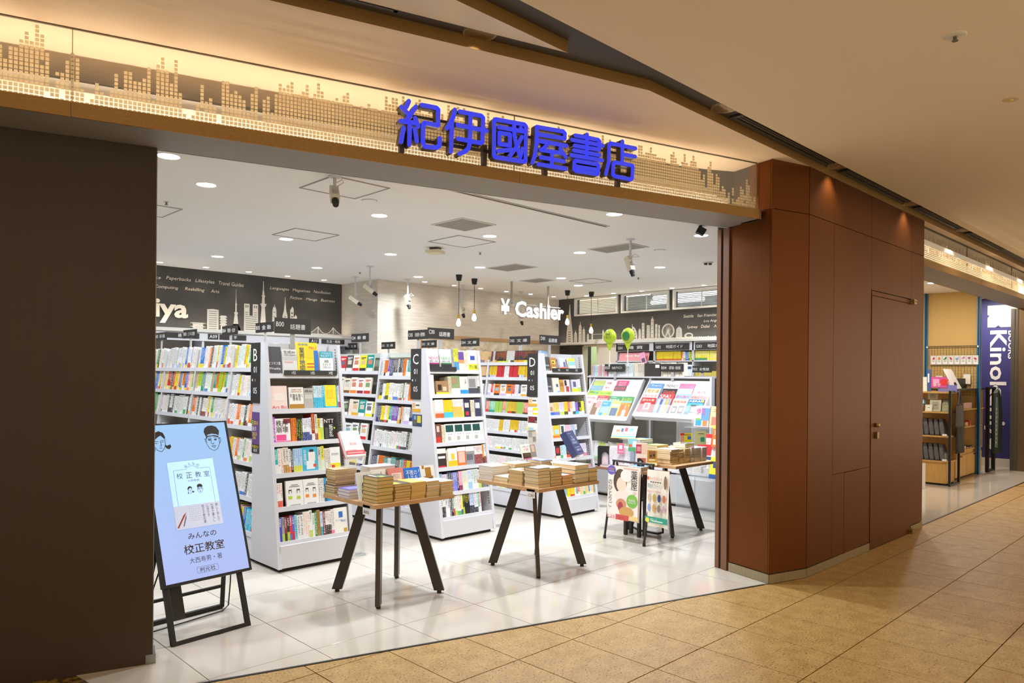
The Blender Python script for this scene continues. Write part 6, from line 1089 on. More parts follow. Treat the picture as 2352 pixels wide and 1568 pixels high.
# ---- poster stand
t = thing('poster_stand', 'black tubular folding poster stand in front of the pillar table', 'poster stand', (5.7, 4.2, 0)); TB = mat('#33302f', .35, .3)
for y in (4.40, 3.945): MB().tube([(5.56, y, .012), (5.685, y - .01, .74)], .011, 10).build('leg', TB, t); MB().lathe([(0, 0), (.015, 0), (.015, .03), (0, .03)], 10, M=Matrix.Translation((5.562, y, 0))).build('foot', KICK, t)
MB().tube([(5.69, 4.36, .72), (5.85, 4.40, .35), (5.985, 4.44, .10), (6.02, 4.42, .045), (6.03, 4.34, .02), (6.03, 4.12, .02), (6.02, 4.05, .045), (5.985, 4.03, .10), (5.85, 4.0, .35), (5.69, 3.98, .72)], .011, 10).build('rear_frame', TB, t); MB().tube([(5.69, 4.41, .735), (5.69, 3.93, .735)], .010, 8).build('top_bar', TB, t)
def poster(x, y0, y1, z0, z1, lb, base, prints, texts, yaw=0, curl=.012):
    M = frame((x, y1, z0), (math.sin(yaw), -math.cos(yaw), 0), (.035, 0, 1)); w, h = y1 - y0, z1 - z0
    b = MB(); n = 8
    zc = lambda u: curl*math.sin(u*math.pi*2.2)
    vs = []
    for i in range(n + 1):
        u = i/n; vs += [(u*w, 0, zc(u)), (u*w, h, zc(u)*.4), (u*w, 0, zc(u) - .001), (u*w, h, zc(u)*.4 - .001)]
    fs = []
    for i in range(n): a = i*4; c = a + 4; fs += [(a, c, c+1, a+1), (a+2, a+3, c+3, c+2), (a, a+2, c+2, c), (a+1, c+1, c+3, a+3)]
    fs += [(0, 1, 3, 2), (n*4, n*4+2, n*4+3, n*4+1)]
    o = b.add(vs, fs, 0, M).build('poster', mat(base, .45), loc=(x, (y0+y1)/2, z0)); tag(o, lb, 'poster')
    for i, pr in enumerate(prints):
        mb = MB(); a, c, e, f, k = pr[:5]; zz = .0142 + .0002*i
        if len(pr) > 5: nn = 18; mb.prism([(w*((a+c)/2 + (c-a)/2*math.cos(2*math.pi*q/nn)), h*((e+f)/2 + (f-e)/2*math.sin(2*math.pi*q/nn))) for q in range(nn)], zz - .0004, zz, M=M)
        else: mb.box(a*w, c*w, e*h, f*h, zz - .0004, zz, M=M)
        mb.build('print', mat(hx(k), .45), o)
    for s, k, a, e, ww, hh, *v in texts: text(s, mat(hx(k), .5), o, M @ V((a*w, e*h, .0175)), M.to_3x3() @ V((1, 0, 0)), V((0, 0, 1)), ww*w, hh*h, vertical=bool(v))
poster(5.60, 4.025, 4.405, .195, .70, 'white comic release poster with purple badge and green burst on the black stand', '#f1e2d4', [(.03, .97, .02, .98, '#f3e7dc'), (.0, .27, .82, 1.0, '#6a5ab0', 1), (.2, .62, .5, .95, '#5a4438', 1), (.3, .6, .52, .8, '#f0d3bf', 1), (.25, .7, .33, .55, '#efdcd2', 1), (.3, .62, .2, .4, '#c98a6a', 1), (.36, .52, .16, .34, '#a8404a', 1), (.4, .85, .06, .26, '#c99a5a', 1), (.3, .7, .0, .1, '#c9504a'), (.62, .96, .25, .5, '#7ab648', 1), (.72, .98, .02, .1, '#e6c98a'), (.5, .95, .96, .975, '#e8a08c'), (.42, .8, .72, .95, '#f3e6e0', 1)],
    [('薬屋', '#2f2a2a', .84, .76, .2, .36, True), ('のひとりごと', '#3a3230', .12, .42, .13, .62, True), ('4000', 'gold', .135, .93, .16, .04), ('万部突破', 'white', .135, .89, .18, .02), ('特装版', 'white', .79, .39, .2, .05), ('予約受付中', 'white', .79, .345, .24, .03), ('3.25', '#c9434a', .15, .05, .26, .05), ('②', '#c9504a', .86, .53, .1, .06), ('発売', '#b8404a', .46, .05, .2, .03)])
poster(5.60, 3.705, 3.955, .19, .70, 'pale fair poster with red heading, rows of small figures and green foot on the stand', '#eee6d8', [(.0, 1, .07, .17, '#2f9a86'), (.02, .2, .06, .15, '#e0d23a', 1), (.3, .8, .09, .11, '#cfe6da')] + [(.1 + c*.22, .24 + c*.22, e, e + .14, k, 1) for e, ks in ((.44, ('#c9b49a', '#b9a04a', '#3a3a6a', '#c9744a')), (.26, ('#8aa0d0', '#c99a5a', '#8a7a6a', '#c9a0b0'))) for c, k in enumerate(ks)] + [(.8, .94, .68, .92, '#8a6a4a', 1), (.04, .14, .82, .88, '#d9643a', 1)],
    [('キャラスタンド', '#c9504a', .45, .85, .56, .06), ('葬送のフリーレン', '#5a7a8a', .42, .72, .66, .08), ('複製フェア開催中', '#c9504a', .38, .62, .6, .035), ('複製フェア', '#e9f2e6', .4, .12, .3, .05), ('●●●●●', '#3a3a3a', .45, .79, .5, .02)], yaw=-.05)
# ================================================================== LIT SCREEN ON AN EASEL
A3 = V((1.538, 4.295, 0)); UU = V((.9943, .107, 0)); TH = math.radians(19.5); NB = V((-.107, .9943, 0)); WW = V((0, 0, 1))*math.cos(TH) + NB*math.sin(TH)
MSC = frame(tuple(A3), UU, WW)        # local (u, w, n) with n towards the viewer
sc = thing('sign_screen', 'lit blue portrait advertising screen on a black easel beside the dark wall', 'screen', tuple(A3 + UU*.27), None)
MB().box(-.003, .553, .33, 1.312, -.04, 0, M=MSC).build('casing', KICK, sc)
SCR = NT('screen_face'); sv = SCR.coord('Object'); sg_ = SCR.n('ShaderNodeSeparateXYZ', {0: sv}); f_ = SCR.ramp(sg_.outputs[2], .3, 1.2); c_ = SCR.mix(f_, lin('#b6c3fb'), lin('#a7d2fd')); SCR.set(Base_Color=(.01, .01, .012, 1)); SCR.out('Emission Color', c_); SCR.set(Emission_Strength=.95, Roughness=.2)
MB().box(.012, .538, .346, 1.303, 0, .0015, M=MSC).build('display', SCR.m, sc)
b = MB(); 
for a in ((-.003, .553, 1.303, 1.312), (-.003, .553, .33, .346), (-.003, .012, .346, 1.303), (.538, .553, .346, 1.303)): b.box(*a, 0, .004, M=MSC)
b.build('bezel', KICK, sc)
INK = mat('#33302f', .6, name='screen_ink'); INKB = mat('#4a3a36', .6)
def st(x, y, s, w=None, h=None, m=INK, **kw): text(s, m, sc, MSC @ V((x, y, .0016)), UU, WW, w, h, 'caption', **kw)
def pic(polys, m, z=.0018, name='picture', strokes=(), hw=.0022, parent=None):
    b = MB()
    for p in polys: b.prism(p, z, z + .0003, M=MSC)
    for s in strokes: b.stroke(s, hw, z, z + .0003, M=MSC, n=3)
    return b.build(name, m, parent or sc)
SB = mat('#a9cffa', .5, emit=.95*.98, name='screen_pale'); SGR = mat('#b3b9cf', .5, emit=.95*.8, name='screen_grey')
pic([[(.1215, 1.066), (.4185, 1.072), (.418, .646), (.1195, .646)]], mat('#7f9fd0', .5, emit=.95*.6), z=.0016); pic([[(.1235, 1.064), (.4175, 1.070), (.417, .648), (.1215, .648)]], SB, z=.0018)
pic([[(.1215, .79), (.417, .79), (.417, .648), (.1215, .648)]], SGR, z=.0020)
FR = [(.153, .79), (.156, 1.006), (.158, 1.011), (.234, 1.013), (.247, 1.026), (.272, 1.032), (.297, 1.026), (.309, 1.014), (.385, 1.013), (.388, 1.008), (.389, .79)]
pic([], mat('#5a6a8a', .6), z=.0021, strokes=[FR], hw=.0008)
for ch, x, y, r_ in (('み', .236, 1.031, .4), ('ん', .261, 1.045, .15), ('な', .288, 1.045, -.15), ('の', .312, 1.032, -.4)): st(x, y, ch, .018, .018, rot=r_, lift=.0006)
for ch, x in (('校', .189), ('正', .248), ('教', .306), ('室', .362)): st(x, .974, ch, .038, .036, lift=.0006)
st(.271, .939, '大西寿男', .075, .013, mat('#5a4a6a', .6), lift=.0006)
for s, x, h in (('楽しく学んで', .392, .115), ('仕事や暮らし', .362, .115), ('に活かす', .332, .08), ('校正の教科書', .303, .115)): st(x, .782 - h/2, s, .017, h, INKB, vertical=True, lift=.0009)
for i in range(6): st(.281 - i*.0125, .735, '｜' if 0 else '・・・・・・・・', .004, .085, INKB, vertical=True, lift=.0009)
pic([[(.128, .662), (.136, .657), (.184, .728), (.196, .75), (.176, .733)]], mat('#b9523a', .6), z=.0024); pic([[(.165, .667), (.171, .664), (.191, .715), (.194, .735), (.184, .718)]], mat('#8a8a90', .6), z=.0024)
st(.272, .601, 'みんなの', .18, .037, INKB, lift=.0006, bold=.01); st(.273, .525, '校正教室', .255, .058, INKB, lift=.0006, bold=.01); st(.272, .456, '大西寿男・著', .205, .034, INKB, lift=.0006); st(.272, .393, '創元社', .10, .028, INKB, lift=.0006, bold=.01)
pic([], mat('#4a5a86', .6), z=.002, strokes=[[(.212, .375), (.334, .375), (.339, .38), (.339, .406), (.334, .411), (.212, .411), (.207, .406), (.207, .38), (.212, .375)]], hw=.0008)
def ell(cx, cy, rx, ry, n=20, a0=0, a1=2*math.pi): return [(cx + rx*math.cos(a0 + (a1-a0)*k/n), cy + ry*math.sin(a0 + (a1-a0)*k/n)) for k in range(n + 1)]
def man(cx, cy, s, hw):
    P = lambda pts: [(cx + x*s, cy + y*s) for x, y in pts]
    pic([P([(-.42, .22), (-.5, .5), (-.42, .72), (-.2, .86), (.1, .88), (.35, .78), (.5, .52), (.42, .22), (.3, .3), (0, .36), (-.25, .32)]), P([(-.40, .02), (-.40, .26), (-.2, .24), (.1, .26), (.38, .2), (.4, .02), (.34, .12), (0, .2), (-.3, .17)]), P(ell(-.22, -.02, .10, .05, 10)), P(ell(.17, -.03, .10, .05, 10))], INK, z=.0022, name='drawn_cap')
    pic([], INK, z=.0022, name='drawn_face', strokes=[P([(-.40, .15), (-.43, -.25), (-.3, -.55), (-.02, -.72), (.22, -.6), (.4, -.3), (.42, .1)]), P([(.42, .02), (.5, .08), (.52, -.08), (.42, -.26)]), P([(-.42, .02), (-.5, .05), (-.48, -.12), (-.43, -.16)]), P([(-.1, .12), (-.13, -.25), (-.02, -.3), (.05, -.22)]), P([(-.12, -.42), (.02, -.38), (.12, -.42), (.02, -.52), (-.12, -.42)]), P([(-.32, .08), (-.14, .1)]), P([(.08, .1), (.28, .06)])], hw=hw)
def woman(cx, cy, s, hw):
    P = lambda pts: [(cx + x*s, cy + y*s) for x, y in pts]
    pic([P([(-.45, 0), (-.5, .4), (-.3, .72), (.05, .85), (.35, .7), (.48, .35), (.42, .2), (.15, .5), (-.05, .4), (-.3, .2)]), P([(.42, -.18), (.5, -.3), (.78, -.2), (.82, -.4), (.66, -.58), (.46, -.5), (.38, -.35)]), P([(-.45, -.25), (-.5, -.5), (-.62, -.72), (-.42, -.72), (-.36, -.5)])], INK, z=.0022, name='drawn_hair')
    pic([], INK, z=.0022, name='drawn_face', strokes=[P([(-.4, .1), (-.4, -.3), (-.2, -.62), (.08, -.72), (.3, -.5), (.42, -.2), (.42, .2)]), P([(-.3, .08), (-.08, .06)]), P([(.14, .12), (.32, .12)]), P([(.08, .08), (.12, -.28), (.02, -.3)]), P([(-.02, -.45), (.14, -.44)]), P([(-.3, -.06), (-.14, -.08)]), P([(.16, 0), (.3, .0)])], hw=hw)
man(.4395, 1.192, .105, .0016); woman(.098, 1.195, .083, .0016); man(.304, .882, .036, .0007); woman(.240, .880, .030, .0007)
ea = thing('easel', 'black tubular folding easel under the lit blue screen', 'easel', tuple(A3 + UU*.27), None)
b = MB().box(.0, .026, .0, .40, -.03, -.004, M=MSC); b.build('leg', KICK, ea); b = MB().box(.462, .488, .0, .40, -.03, -.004, M=MSC); b.build('leg', KICK, ea)
MB().box(.0, .488, .0, .026, -.031, -.003, M=MSC).build('front_bar', KICK, ea)
top = MSC @ V((.245, 1.0, -.045)); 
def bar(p, q, n='rear_leg', w=.013): 
    d = (V(q) - V(p)); M = Matrix.Translation(p) @ d.to_track_quat('Z', 'Y').to_matrix().to_4x4(); MB().box(-w, w, -w, w, 0, d.length, M=M).build(n, KICK, ea)
pL, pR = V((1.50, 4.74, .014)), V((2.03, 4.80, .014))
for p, q in ((pL, MSC @ V((.03, .62, -.055))), (pR, MSC @ V((.46, .62, -.055)))): bar(p, q)
bar(pL, pR, 'rear_bar'); m1 = pL.lerp(MSC @ V((.03, .62, -.055)), .27); m2 = pR.lerp(MSC @ V((.46, .62, -.055)), .27); bar(m1, m2, 'cross_bar', .009)
t = thing('media_box', 'black media player box hanging behind the screen', 'device', tuple(MSC @ V((.1, .3, -.08)))); M = MSC @ Matrix.Translation((.07, .14, -.14)); MB().box(0, .07, 0, .36, -.0, .05, M=M).build('case', mat('#262425', .5), t); MB().box(.02, .05, .36, .37, .01, .04, M=M).build('plug', KICK, t)
o = MB().tube([MSC @ V((.02, .45, -.06)), (1.50, 4.50, .30), (1.47, 4.52, .12), (1.52, 4.60, .012), (1.75, 4.66, .008), (2.0, 4.72, .008), (2.06, 4.77, .02), (2.05, 4.72, .18), MSC @ V((.47, .45, -.06))], .0045, 8).build('cable', KICK, loc=(1.7, 4.6, 0)); tag(o, 'black power cable looping behind the easel', 'cable')
for x, y, lb in ((3.48, 5.43, 'round steel floor outlet cover beside end unit B'), (6.9, 5.5, 'round steel floor outlet cover beside end unit D'), (5.2, 5.5, 'round steel floor outlet cover beside end unit C')):
    t = thing('floor_outlet', lb, 'floor outlet', (x, y, 0)); M = Matrix.Translation((x, y, 0)); MB().lathe([(.065, .0), (.065, .004), (.055, .005), (0, .005)], 24, M=M).build('cover', mat('#b4b1ac', .35, .6), t); MB().box(-.03, .03, -.004, .004, .005, .0065, M=M).build('hinge', mat('#8a8782', .4, .6), t)
# ================================================================== MAGAZINE RACKS (row E)
t = thing('magazine_unit', 'grey low magazine unit with tilted racks above a counter base', 'bookshelf', (7.85, 5.2, 0)); 
Y0, Y1 = 3.65, 6.55
for y in (3.65, 4.62, 5.585): MB().box(7.512, 7.53, y + .01, y + .955, .05, .385).build('base_panel', mat('#b9b8ba', .45), t)
MB().box(7.53, 8.25, Y0, Y1, .03, .40).build('base', STEEL2, t); MB().box(7.57, 8.2, Y0 + .03, Y1 - .03, 0, .03).build('kick', KICK, t); MB().box(7.505, 8.27, Y0, Y1, .405, .432).build('counter', STEEL, t); MB().box(7.525, 7.53, Y0, Y1, .385, .405).build('shadow_gap', KICK, t)
MB().box(7.93, 7.95, 4.46, Y1, .432, 1.56).build('back_panel', mat('#8f8a84', .6), t); MB().box(7.86, 8.27, 4.46, Y1, 1.53, 1.55).build('shelf', STEEL, t)
for y in (4.46, 5.50, 6.50): MB().box(7.88, 7.93, y, y + .03, .432, 1.56).build('upright', STEEL, t)
MB().box(7.55, 8.2, 4.435, 4.46, .432, 1.55).build('end_panel', STEEL, t)
o = MB().box(7.62, 7.80, 4.431, 4.435, 1.2, 1.535).build('index_plate', SIGNBLK, t); text('E 雑誌', WHT, o, (7.71, 4.431, 1.50), (1, 0, 0), (0, 0, 1), .14, .035)
for i in range(5):
    for j in (0, 1): MB().box(7.645 + j*.075, 7.695 + j*.075, 4.4302, 4.431, 1.43 - i*.05, 1.45 - i*.05).build('entry', WHT, o)
def rack(y0, y1, zl, zt, xl, xt):
    d = V((xt - xl, 0, zt - zl)); L = d.length; M = frame((xl, y1, zl), (0, -1, 0), tuple(d)); w = y1 - y0
    MB().box(0, w, 0, L, -.02, -.002, M=M).build('rack_board', STEEL, t); MB().box(0, w, -.012, .0, -.02, .06, M=M).build('rack_ledge', STEEL, t); MB().box(0, w, .0, .05, .058, .062, M=M).build('rack_lip', STEEL, t)
    for a in (-.018, w): MB().prism([(-.01, -.03), (-.01, .07), (L, .012), (L, -.03)], a, a + .018, M=M @ Matrix(((0, 0, 1, 0), (1, 0, 0, 0), (0, 1, 0, 0), (0, 0, 0, 1)))).build('rack_side', STEEL, t)
    return M, w, L, math.atan2(xt - xl, zt - zl)
Ma, wa, La, ta = rack(5.62, 6.42, .965, 1.51, 7.56, 7.88); Mb, wb, Lb, tb_ = rack(4.58, 5.50, 1.03, 1.50, 7.56, 7.88)
def mags(M, w, rows, where):
    r = random.Random(len(where)*7)
    for ri, row_ in enumerate(rows):
        x = .006; n = len(row_); ww = (w - .012)/n
        for k, it in enumerate(row_):
            cov, pats, tx = it[:3]; hh = .27 if ri == len(rows) - 1 else .262; wd = min(ww*.97, .21)
            u = (len(rows) - 1 - ri)*.083; z = .012 + (ri*.012)
            p = M @ V((x + r.uniform(0, ww - wd), u + .004 + r.uniform(-.004, .006), .008 + ri*.0125))
            al = M.to_3x3() @ V((1, 0, 0)); up = M.to_3x3() @ V((0, 1, 0)); nn = M.to_3x3() @ V((0, 0, 1))
            B = bookM(p, al, -nn, up, wd, .006, hh); c = hx(cov); cn = cname(c); kk = FCNT[where, cn, 'm'] = FCNT.get((where, cn, 'm'), 0) + 1
            tier = ['back tier', 'second tier', 'third tier', 'fourth tier', 'front tier'][ri if len(rows) == 5 else ri + 1]
            ob = mk_book('magazine', ME_FRONT, ME_FPAGE, B, c, c, 0, c, 8, WPG, (it[3] if len(it) > 3 else '%s magazine, %s along the %s of the %s' % (cn, ONUM[k], tier, where)), 'magazine', 'magazines on the tilted racks')
            for i, (a, c2, e, f, col) in enumerate(pats): MB().box(a*wd, c2*wd, e*hh, f*hh, .0004, .0008 + .0003*i, M=frame(p, al, up)).build('cover_print', mat(hx(col), .4), ob)
            for q in tx: text(q[0], mat(hx(q[1]), .5), ob, p + al*q[2]*wd + up*q[3]*hh + nn*.001, al, up, q[4]*wd, q[5]*hh, 'title', lift=.0022)
            x += ww
P1 = lambda a, b: [(.05, .95, .05, .6, a), (.3, .7, .2, .65, b), (.1, .6, .64, .67, b)]
mags(Ma, wa, [[('#b9c46a', P1('#cfd88a', '#d9742c'), []), ('#efeeea', P1('#d9cfc4', '#c94a4a'), [('短歌', '#b8463a', .4, .85, .4, .14)]), ('#e0407a', P1('#f0c0d0', '#7a4a5a'), [('大人の', 'white', .5, .88, .6, .12), ('旅行', 'white', .5, .74, .6, .1)]), ('#e6e6e0', P1('#c9d6ce', '#3a7a6a'), [])],
    [('#7aaede', P1('#8ec0ea', '#f0d04a'), [('やさしい手話', '#f6d23a', .5, .84, .85, .14)]), ('#efe9e6', P1('#e9d0d6', '#c93a5a'), [('俳句', '#c93a5a', .4, .86, .4, .12)]), ('#6a4a4c', P1('#8a6a5c', '#d9a0a8'), [('趣味の園芸', '#e86a7a', .5, .84, .9, .14)]), ('#eeefea', P1('#d9e2d0', '#3a7aa0'), [('すてき', '#3a8a6a', .4, .86, .5, .12)])],
    [('#a8d03a', P1('#c9e07a', '#2f6ab0'), [('Kid', '#2f74c9', .65, .88, .4, .14), ('NHK', '#3a4a2a', .25, .9, .35, .1)]), ('#b4d84a', P1('#d0e6a0', '#5a9a3a'), [('きょうの健康', '#3a8a3a', .5, .86, .9, .12)]), ('#efe6e2', P1('#cfe0ea', '#c9434a'), []), ('#eeeeea', P1('#4a4a4e', '#d9d6d0'), [])],
    [('#f0c9c9', P1('#f3dcd6', '#c96a6a'), [('amily', '#e0606a', .45, .84, .8, .14)]), ('#c92f34', P1('#e6d6c9', '#c92f34'), [('基礎英語', '#f4ece0', .5, .76, .85, .16), ('中学生の', 'white', .4, .92, .5, .06)], 'red English course magazine in the fourth tier of the far rack'), ('#1f8a4c', P1('#d6e6d6', '#1f8a4c'), [('基礎英語', '#f4ece0', .5, .76, .85, .16), ('中学生の', 'white', .4, .92, .5, .06)], 'green English course magazine in the fourth tier of the far rack'), ('#3f8a4c', P1('#8ab06a', '#e0d24a'), [('あんぱん', '#d6dc3a', .5, .84, .85, .16)], 'dark green drama guide magazine with yellow title on the far rack')],
    [('#efc6c0', P1('#e3b9a0', '#6a8a4a'), [('料理', '#e0606a', .5, .86, .6, .12)]), ('#e6dccb', [(.1, .7, .1, .85, '#8a6a4c'), (.4, .95, .6, .95, '#d99a9a')], []), ('#8fb6dc', [(.05, .95, .68, .92, '#2f9ae0'), (.05, .95, .05, .6, '#a9c0cc'), (.1, .4, .1, .3, '#2f9ae0'), (.6, .85, .1, .3, '#d9d03a')], [('英会話', 'white', .4, .8, .5, .12)]), ('#c9d87a', [(.15, .85, .15, .6, '#5a6a8a'), (.1, .9, .68, .8, '#eef0e0')], [('ハングル', '#4a6a3a', .5, .88, .7, .1)]), ('#d9742c', [(.0, 1, .9, 1, '#7ac0b4'), (.35, .7, .15, .5, '#f0ece4'), (.45, .62, .5, .78, '#c99a7a'), (.1, .25, .6, .7, '#e86a4a'), (.75, .9, .7, .8, '#f0c03a')], [('あんぱん', '#f2dc2e', .45, .86, .75, .12)], 'orange drama guide magazine with a white dress figure, front of the far rack')]], 'far rack')
mags(Mb, wb, [[('#6a9ad8', P1('#9ac0ea', '#c93a3a'), [('Trend', 'white', .5, .88, .7, .1)]), ('#e9e6de', P1('#d0ccc2', '#e0c02e'), [('TRENDY', '#3a3a3a', .5, .87, .85, .14)]), ('#e87a9a', P1('#f0b0c0', '#ffffff'), []), ('#d9d4d0', P1('#c9a0a8', '#5a5a6a'), [])],
    [('#d9cfb4', P1('#c0b090', '#8a6a3a'), [('歴史道', '#b08a3a', .5, .84, .85, .18)]), ('#2f2c2a', P1('#5a4a3a', '#d9342e'), [('Goods', '#e0605a', .5, .82, .8, .16)]), ('#cfe6ea', P1('#4a5a8a', '#e87a9a'), [('カレント', '#2f8aa0', .5, .88, .8, .1)]), ('#efd6da', P1('#f0e6ea', '#e0507a'), [('女性', '#e0507a', .5, .84, .6, .14)])],
    [('#efebe6', P1('#d9c9b4', '#c9434a'), [('歴史街道', '#c9434a', .5, .84, .9, .16)]), ('#d93a3a', P1('#efe0da', '#3a3a3a'), [('SPA!', 'white', .4, .82, .7, .2)]), ('#8ab8e0', P1('#efe9e2', '#d9404a'), [('週刊現代', '#d9304a', .5, .84, .9, .16)]), ('#e8a0a0', P1('#f0d9c9', '#d9602e'), [('女性セブン', '#d9602e', .5, .84, .9, .14)])],
    [('#b8242e', [(.3, .75, .35, .72, '#d9d6d4'), (.42, .62, .42, .66, '#a8303a'), (.2, .8, .05, .3, '#8a6a6a')], [('週刊文春', '#f3e0c9', .5, .86, .85, .12)], 'red magazine with a round emblem, front of the near rack'), ('#6a7088', [(.0, 1, 0, 1, '#8f93a4'), (.1, .22, .05, .95, '#e0dccf'), (.3, .42, .05, .95, '#3a4a8a'), (.5, .6, .05, .95, '#e9e6e2'), (.7, .85, .05, .95, '#b9a04a')], []), ('#efb0a0', [(.05, .95, .2, .7, '#f0d6c4'), (.12, .45, .25, .62, '#4a3a34'), (.55, .9, .25, .66, '#4a3a34'), (.18, .38, .32, .52, '#f0c9b4'), (.62, .84, .34, .55, '#f0c9b4'), (0, 1, .1, .18, '#e6c23a')], [('女性自身', '#c93a4a', .5, .86, .85, .1)], 'pink magazine with two faces, front of the near rack'), ('#1f6a94', [(.0, 1, .35, .8, '#2f9ab0'), (.25, .75, .32, .72, '#2a2426'), (.33, .67, .36, .58, '#e9c6b0'), (.05, .95, .0, .22, '#26242a'), (.3, .7, .16, .28, '#e6c3ae'), (.8, .98, .86, .96, '#e6d23a')], [('AERA', '#f4f6f6', .42, .9, .75, .1)], 'blue magazine with a dark haired person resting chin on hands')]], 'near rack')
MB().box(0, wb, .05, .17, .062, .065, M=Mb).build('clear_guard', ACR, t)
for y0, y1, a, c, lb in ((5.904, 6.239, 'E03', 'NHKテキスト', 'black E03 sign above the far magazine rack'), (5.006, 5.337, 'E04', '週刊誌・総合誌', 'black E04 sign above the near magazine rack')): side_sign(7.855, y0, y1, 1.612, 1.71, a, c, lb, 1.5)
shelf_random('book', (7.88, 6.5, 1.55), (0, -1, 0), (-1, 0, 0), 0, .28, .15, .1, .012, .016, [('#cfe3df', None, 'teal'), ('#d9b9c6', None, 'pink'), ('#b9cbe6', None, 'navy'), ('#e6a8a8', None, 'red')], 'row above the far magazine rack', 41, runs=(1, 1)); shelf_random('book', (7.88, 6.21, 1.55), (0, -1, 0), (-1, 0, 0), 0, .42, .175, .11, .02, .024, [('#e9ebee', ['#2f6fa8'], 'teal')], 'blue footed row above the far rack', 42, runs=(9, 20), hvar=.01); shelf_random('book', (7.88, 5.78, 1.55), (0, -1, 0), (-1, 0, 0), 0, .75, .18, .12, .014, .02, [('#e6e0d2', None, 'tan'), ('#d9d2c4', None, 'brown'), ('#e9e6e0', ['gold'], 'gold')], 'row between the racks', 43)
o = MB().box(7.87, 7.89, 5.36, 5.60, 1.55, 1.72).build('display_board', mat('#3a3634', .5), loc=(7.88, 5.5, 1.55)); tag(o, 'plain dark board standing between the two racks', 'board'); MB().box(7.868, 7.87, 5.37, 5.43, 1.66, 1.70).build('label_sheet', WHITE, o)
shelf_random('book', (7.62, 6.45, .432), (0, -1, 0), (-1, 0, 0), TLT, .9, .26, .19, .006, .014, [(W_, ['green', 'yellow'], 'grey'), ('#e0dcc9', None, 'brown'), ('lime', None, 'white'), ('#d9d6e6', None, 'purple'), (W_, None, 'orange')], 'upright row on the counter under the far rack', 44); shelf_random('book', (7.62, 5.48, .432), (0, -1, 0), (-1, 0, 0), TLT, .52, .29, .19, .01, .02, [('#8a2c34', None, 'white'), ('#e0d6c0', None, 'brown'), ('#3a3436', None, 'white'), (W_, ['red'], 'black'), ('#8a8a5a', None, 'white'), ('#2d3560', None, 'white')], 'upright row on the counter under the near rack', 45); shelf_random('book', (7.62, 4.93, .432), (0, -1, 0), (-1, 0, 0), TLT, .42, .2, .15, .006, .012, [(W_, None, 'blue'), (W_, ['lilac'], 'pink'), ('#d9d3c6', None, 'black'), ('#c93a4a', None, 'white')], 'short upright row at the near end of the counter', 46)
STKM = [(5.98, 3, '#6ab06a'), (5.75, 2, '#e6e2da'), (6.22, 4, '#c9d6ce'), (4.55, 5, '#efe9e4'), (4.32, 4, '#e6e6ee'), (4.05, 5, '#e9e2e2'), (3.82, 4, '#dfe3ea')]
for y, n, c in STKM: stack(7.53, y, .19, .2, n, .016, [c, '#e9e6e2'], WPG, 'flat pile %s on the rack counter' % ORD[[a for a, _, _ in STKM].index(y)], z=.432)
b = thing('balloon', 'yellow green stick balloon with black katakana writing above the racks', 'balloon', (7.86, 6.02, 1.7)); LIME = mat('#b9cf2c', .25, coat=.5)
def balloon(t, y, z, s, m):
    M = Matrix.Translation((7.86, y, z)) @ Matrix.Rotation(math.pi/2, 4, 'Y')
    MB().lathe([(0, -.045), (.055, -.043), (.09, -.028), (.104, 0), (.09, .028), (.055, .043), (0, .045)], 20, M=M).build('bulb', m, t, smooth=True)
    MB().prism([(-.05, -.085), (.05, -.085), (.0, -.19), ], -.012, .012, M=frame((7.86, y, z), (0, -1, 0), (0, 0, 1))).build('tail', m, t); MB().tube([(7.86, y, z - .18), (7.86, y + s, 1.72)], .005, 6).build('stick', WHITE, t); MB().box(7.85, 7.87, y + s - .012, y + s + .012, 1.68, 1.73).build('clip', mat('#d9dde2', .2), t)
balloon(b, 6.16, 2.08, .0, LIME); text('NHK\nテキスト', mat('#2c2f1c', .5), b, (7.812, 6.16, 2.085), (0, -1, 0), (0, 0, 1), .13, .085, depth=.0)
b = thing('balloon', 'plain yellow green stick balloon with a dark green disc above the racks', 'balloon', (7.86, 5.86, 1.7)); balloon(b, 5.86, 2.085, .0, LIME); MB().lathe([(0, .0), (.06, .0), (.055, .004), (0, .004)], 18, M=frame((7.813, 5.86, 2.08), (0, -1, 0), (0, 0, 1))).build('disc', mat('#2f7a3c', .5), b)
# row F behind, with sign
t = thing('shelf_row', 'low grey shelf row F behind the magazine racks', 'bookshelf', (9.1, 5.3, 0)); MB().box(8.95, 9.35, 3.7, 6.2, .03, 1.45).build('body', STEEL, t); MB().box(8.93, 9.37, 3.7, 6.2, 1.45, 1.47).build('shelf', STEEL, t); MB().box(8.98, 9.3, 3.75, 6.15, 0, .03).build('kick', KICK, t)
side_sign(8.9, 5.23, 5.53, 1.61, 1.70, 'F03', '女性誌', 'black F03 sign behind the near magazine rack', 1.47); side_sign(8.9, 6.35, 6.75, 1.63, 1.72, 'F01', '生活・実用', 'black F01 sign partly behind the dark board', 0)
for k, (y, c) in enumerate(((4.62, '#d9e6e6'), (4.82, '#e9b9c0'), (5.0, '#3a3436'), (5.6, '#c9d6ea'), (5.85, '#efe0e4'))): add_front('magazine', (8.96, y + .2, 1.47), (0, -1, 0), (-1, 0, 0), .25, 0, .2, .26, .006, c, [(.1, .9, .1, .6, '#d9cfc4'), (.1, .9, .75, .9, ['teal', 'red', 'pink', 'navy', 'pink'][k])], [], 'on top of shelf row F')
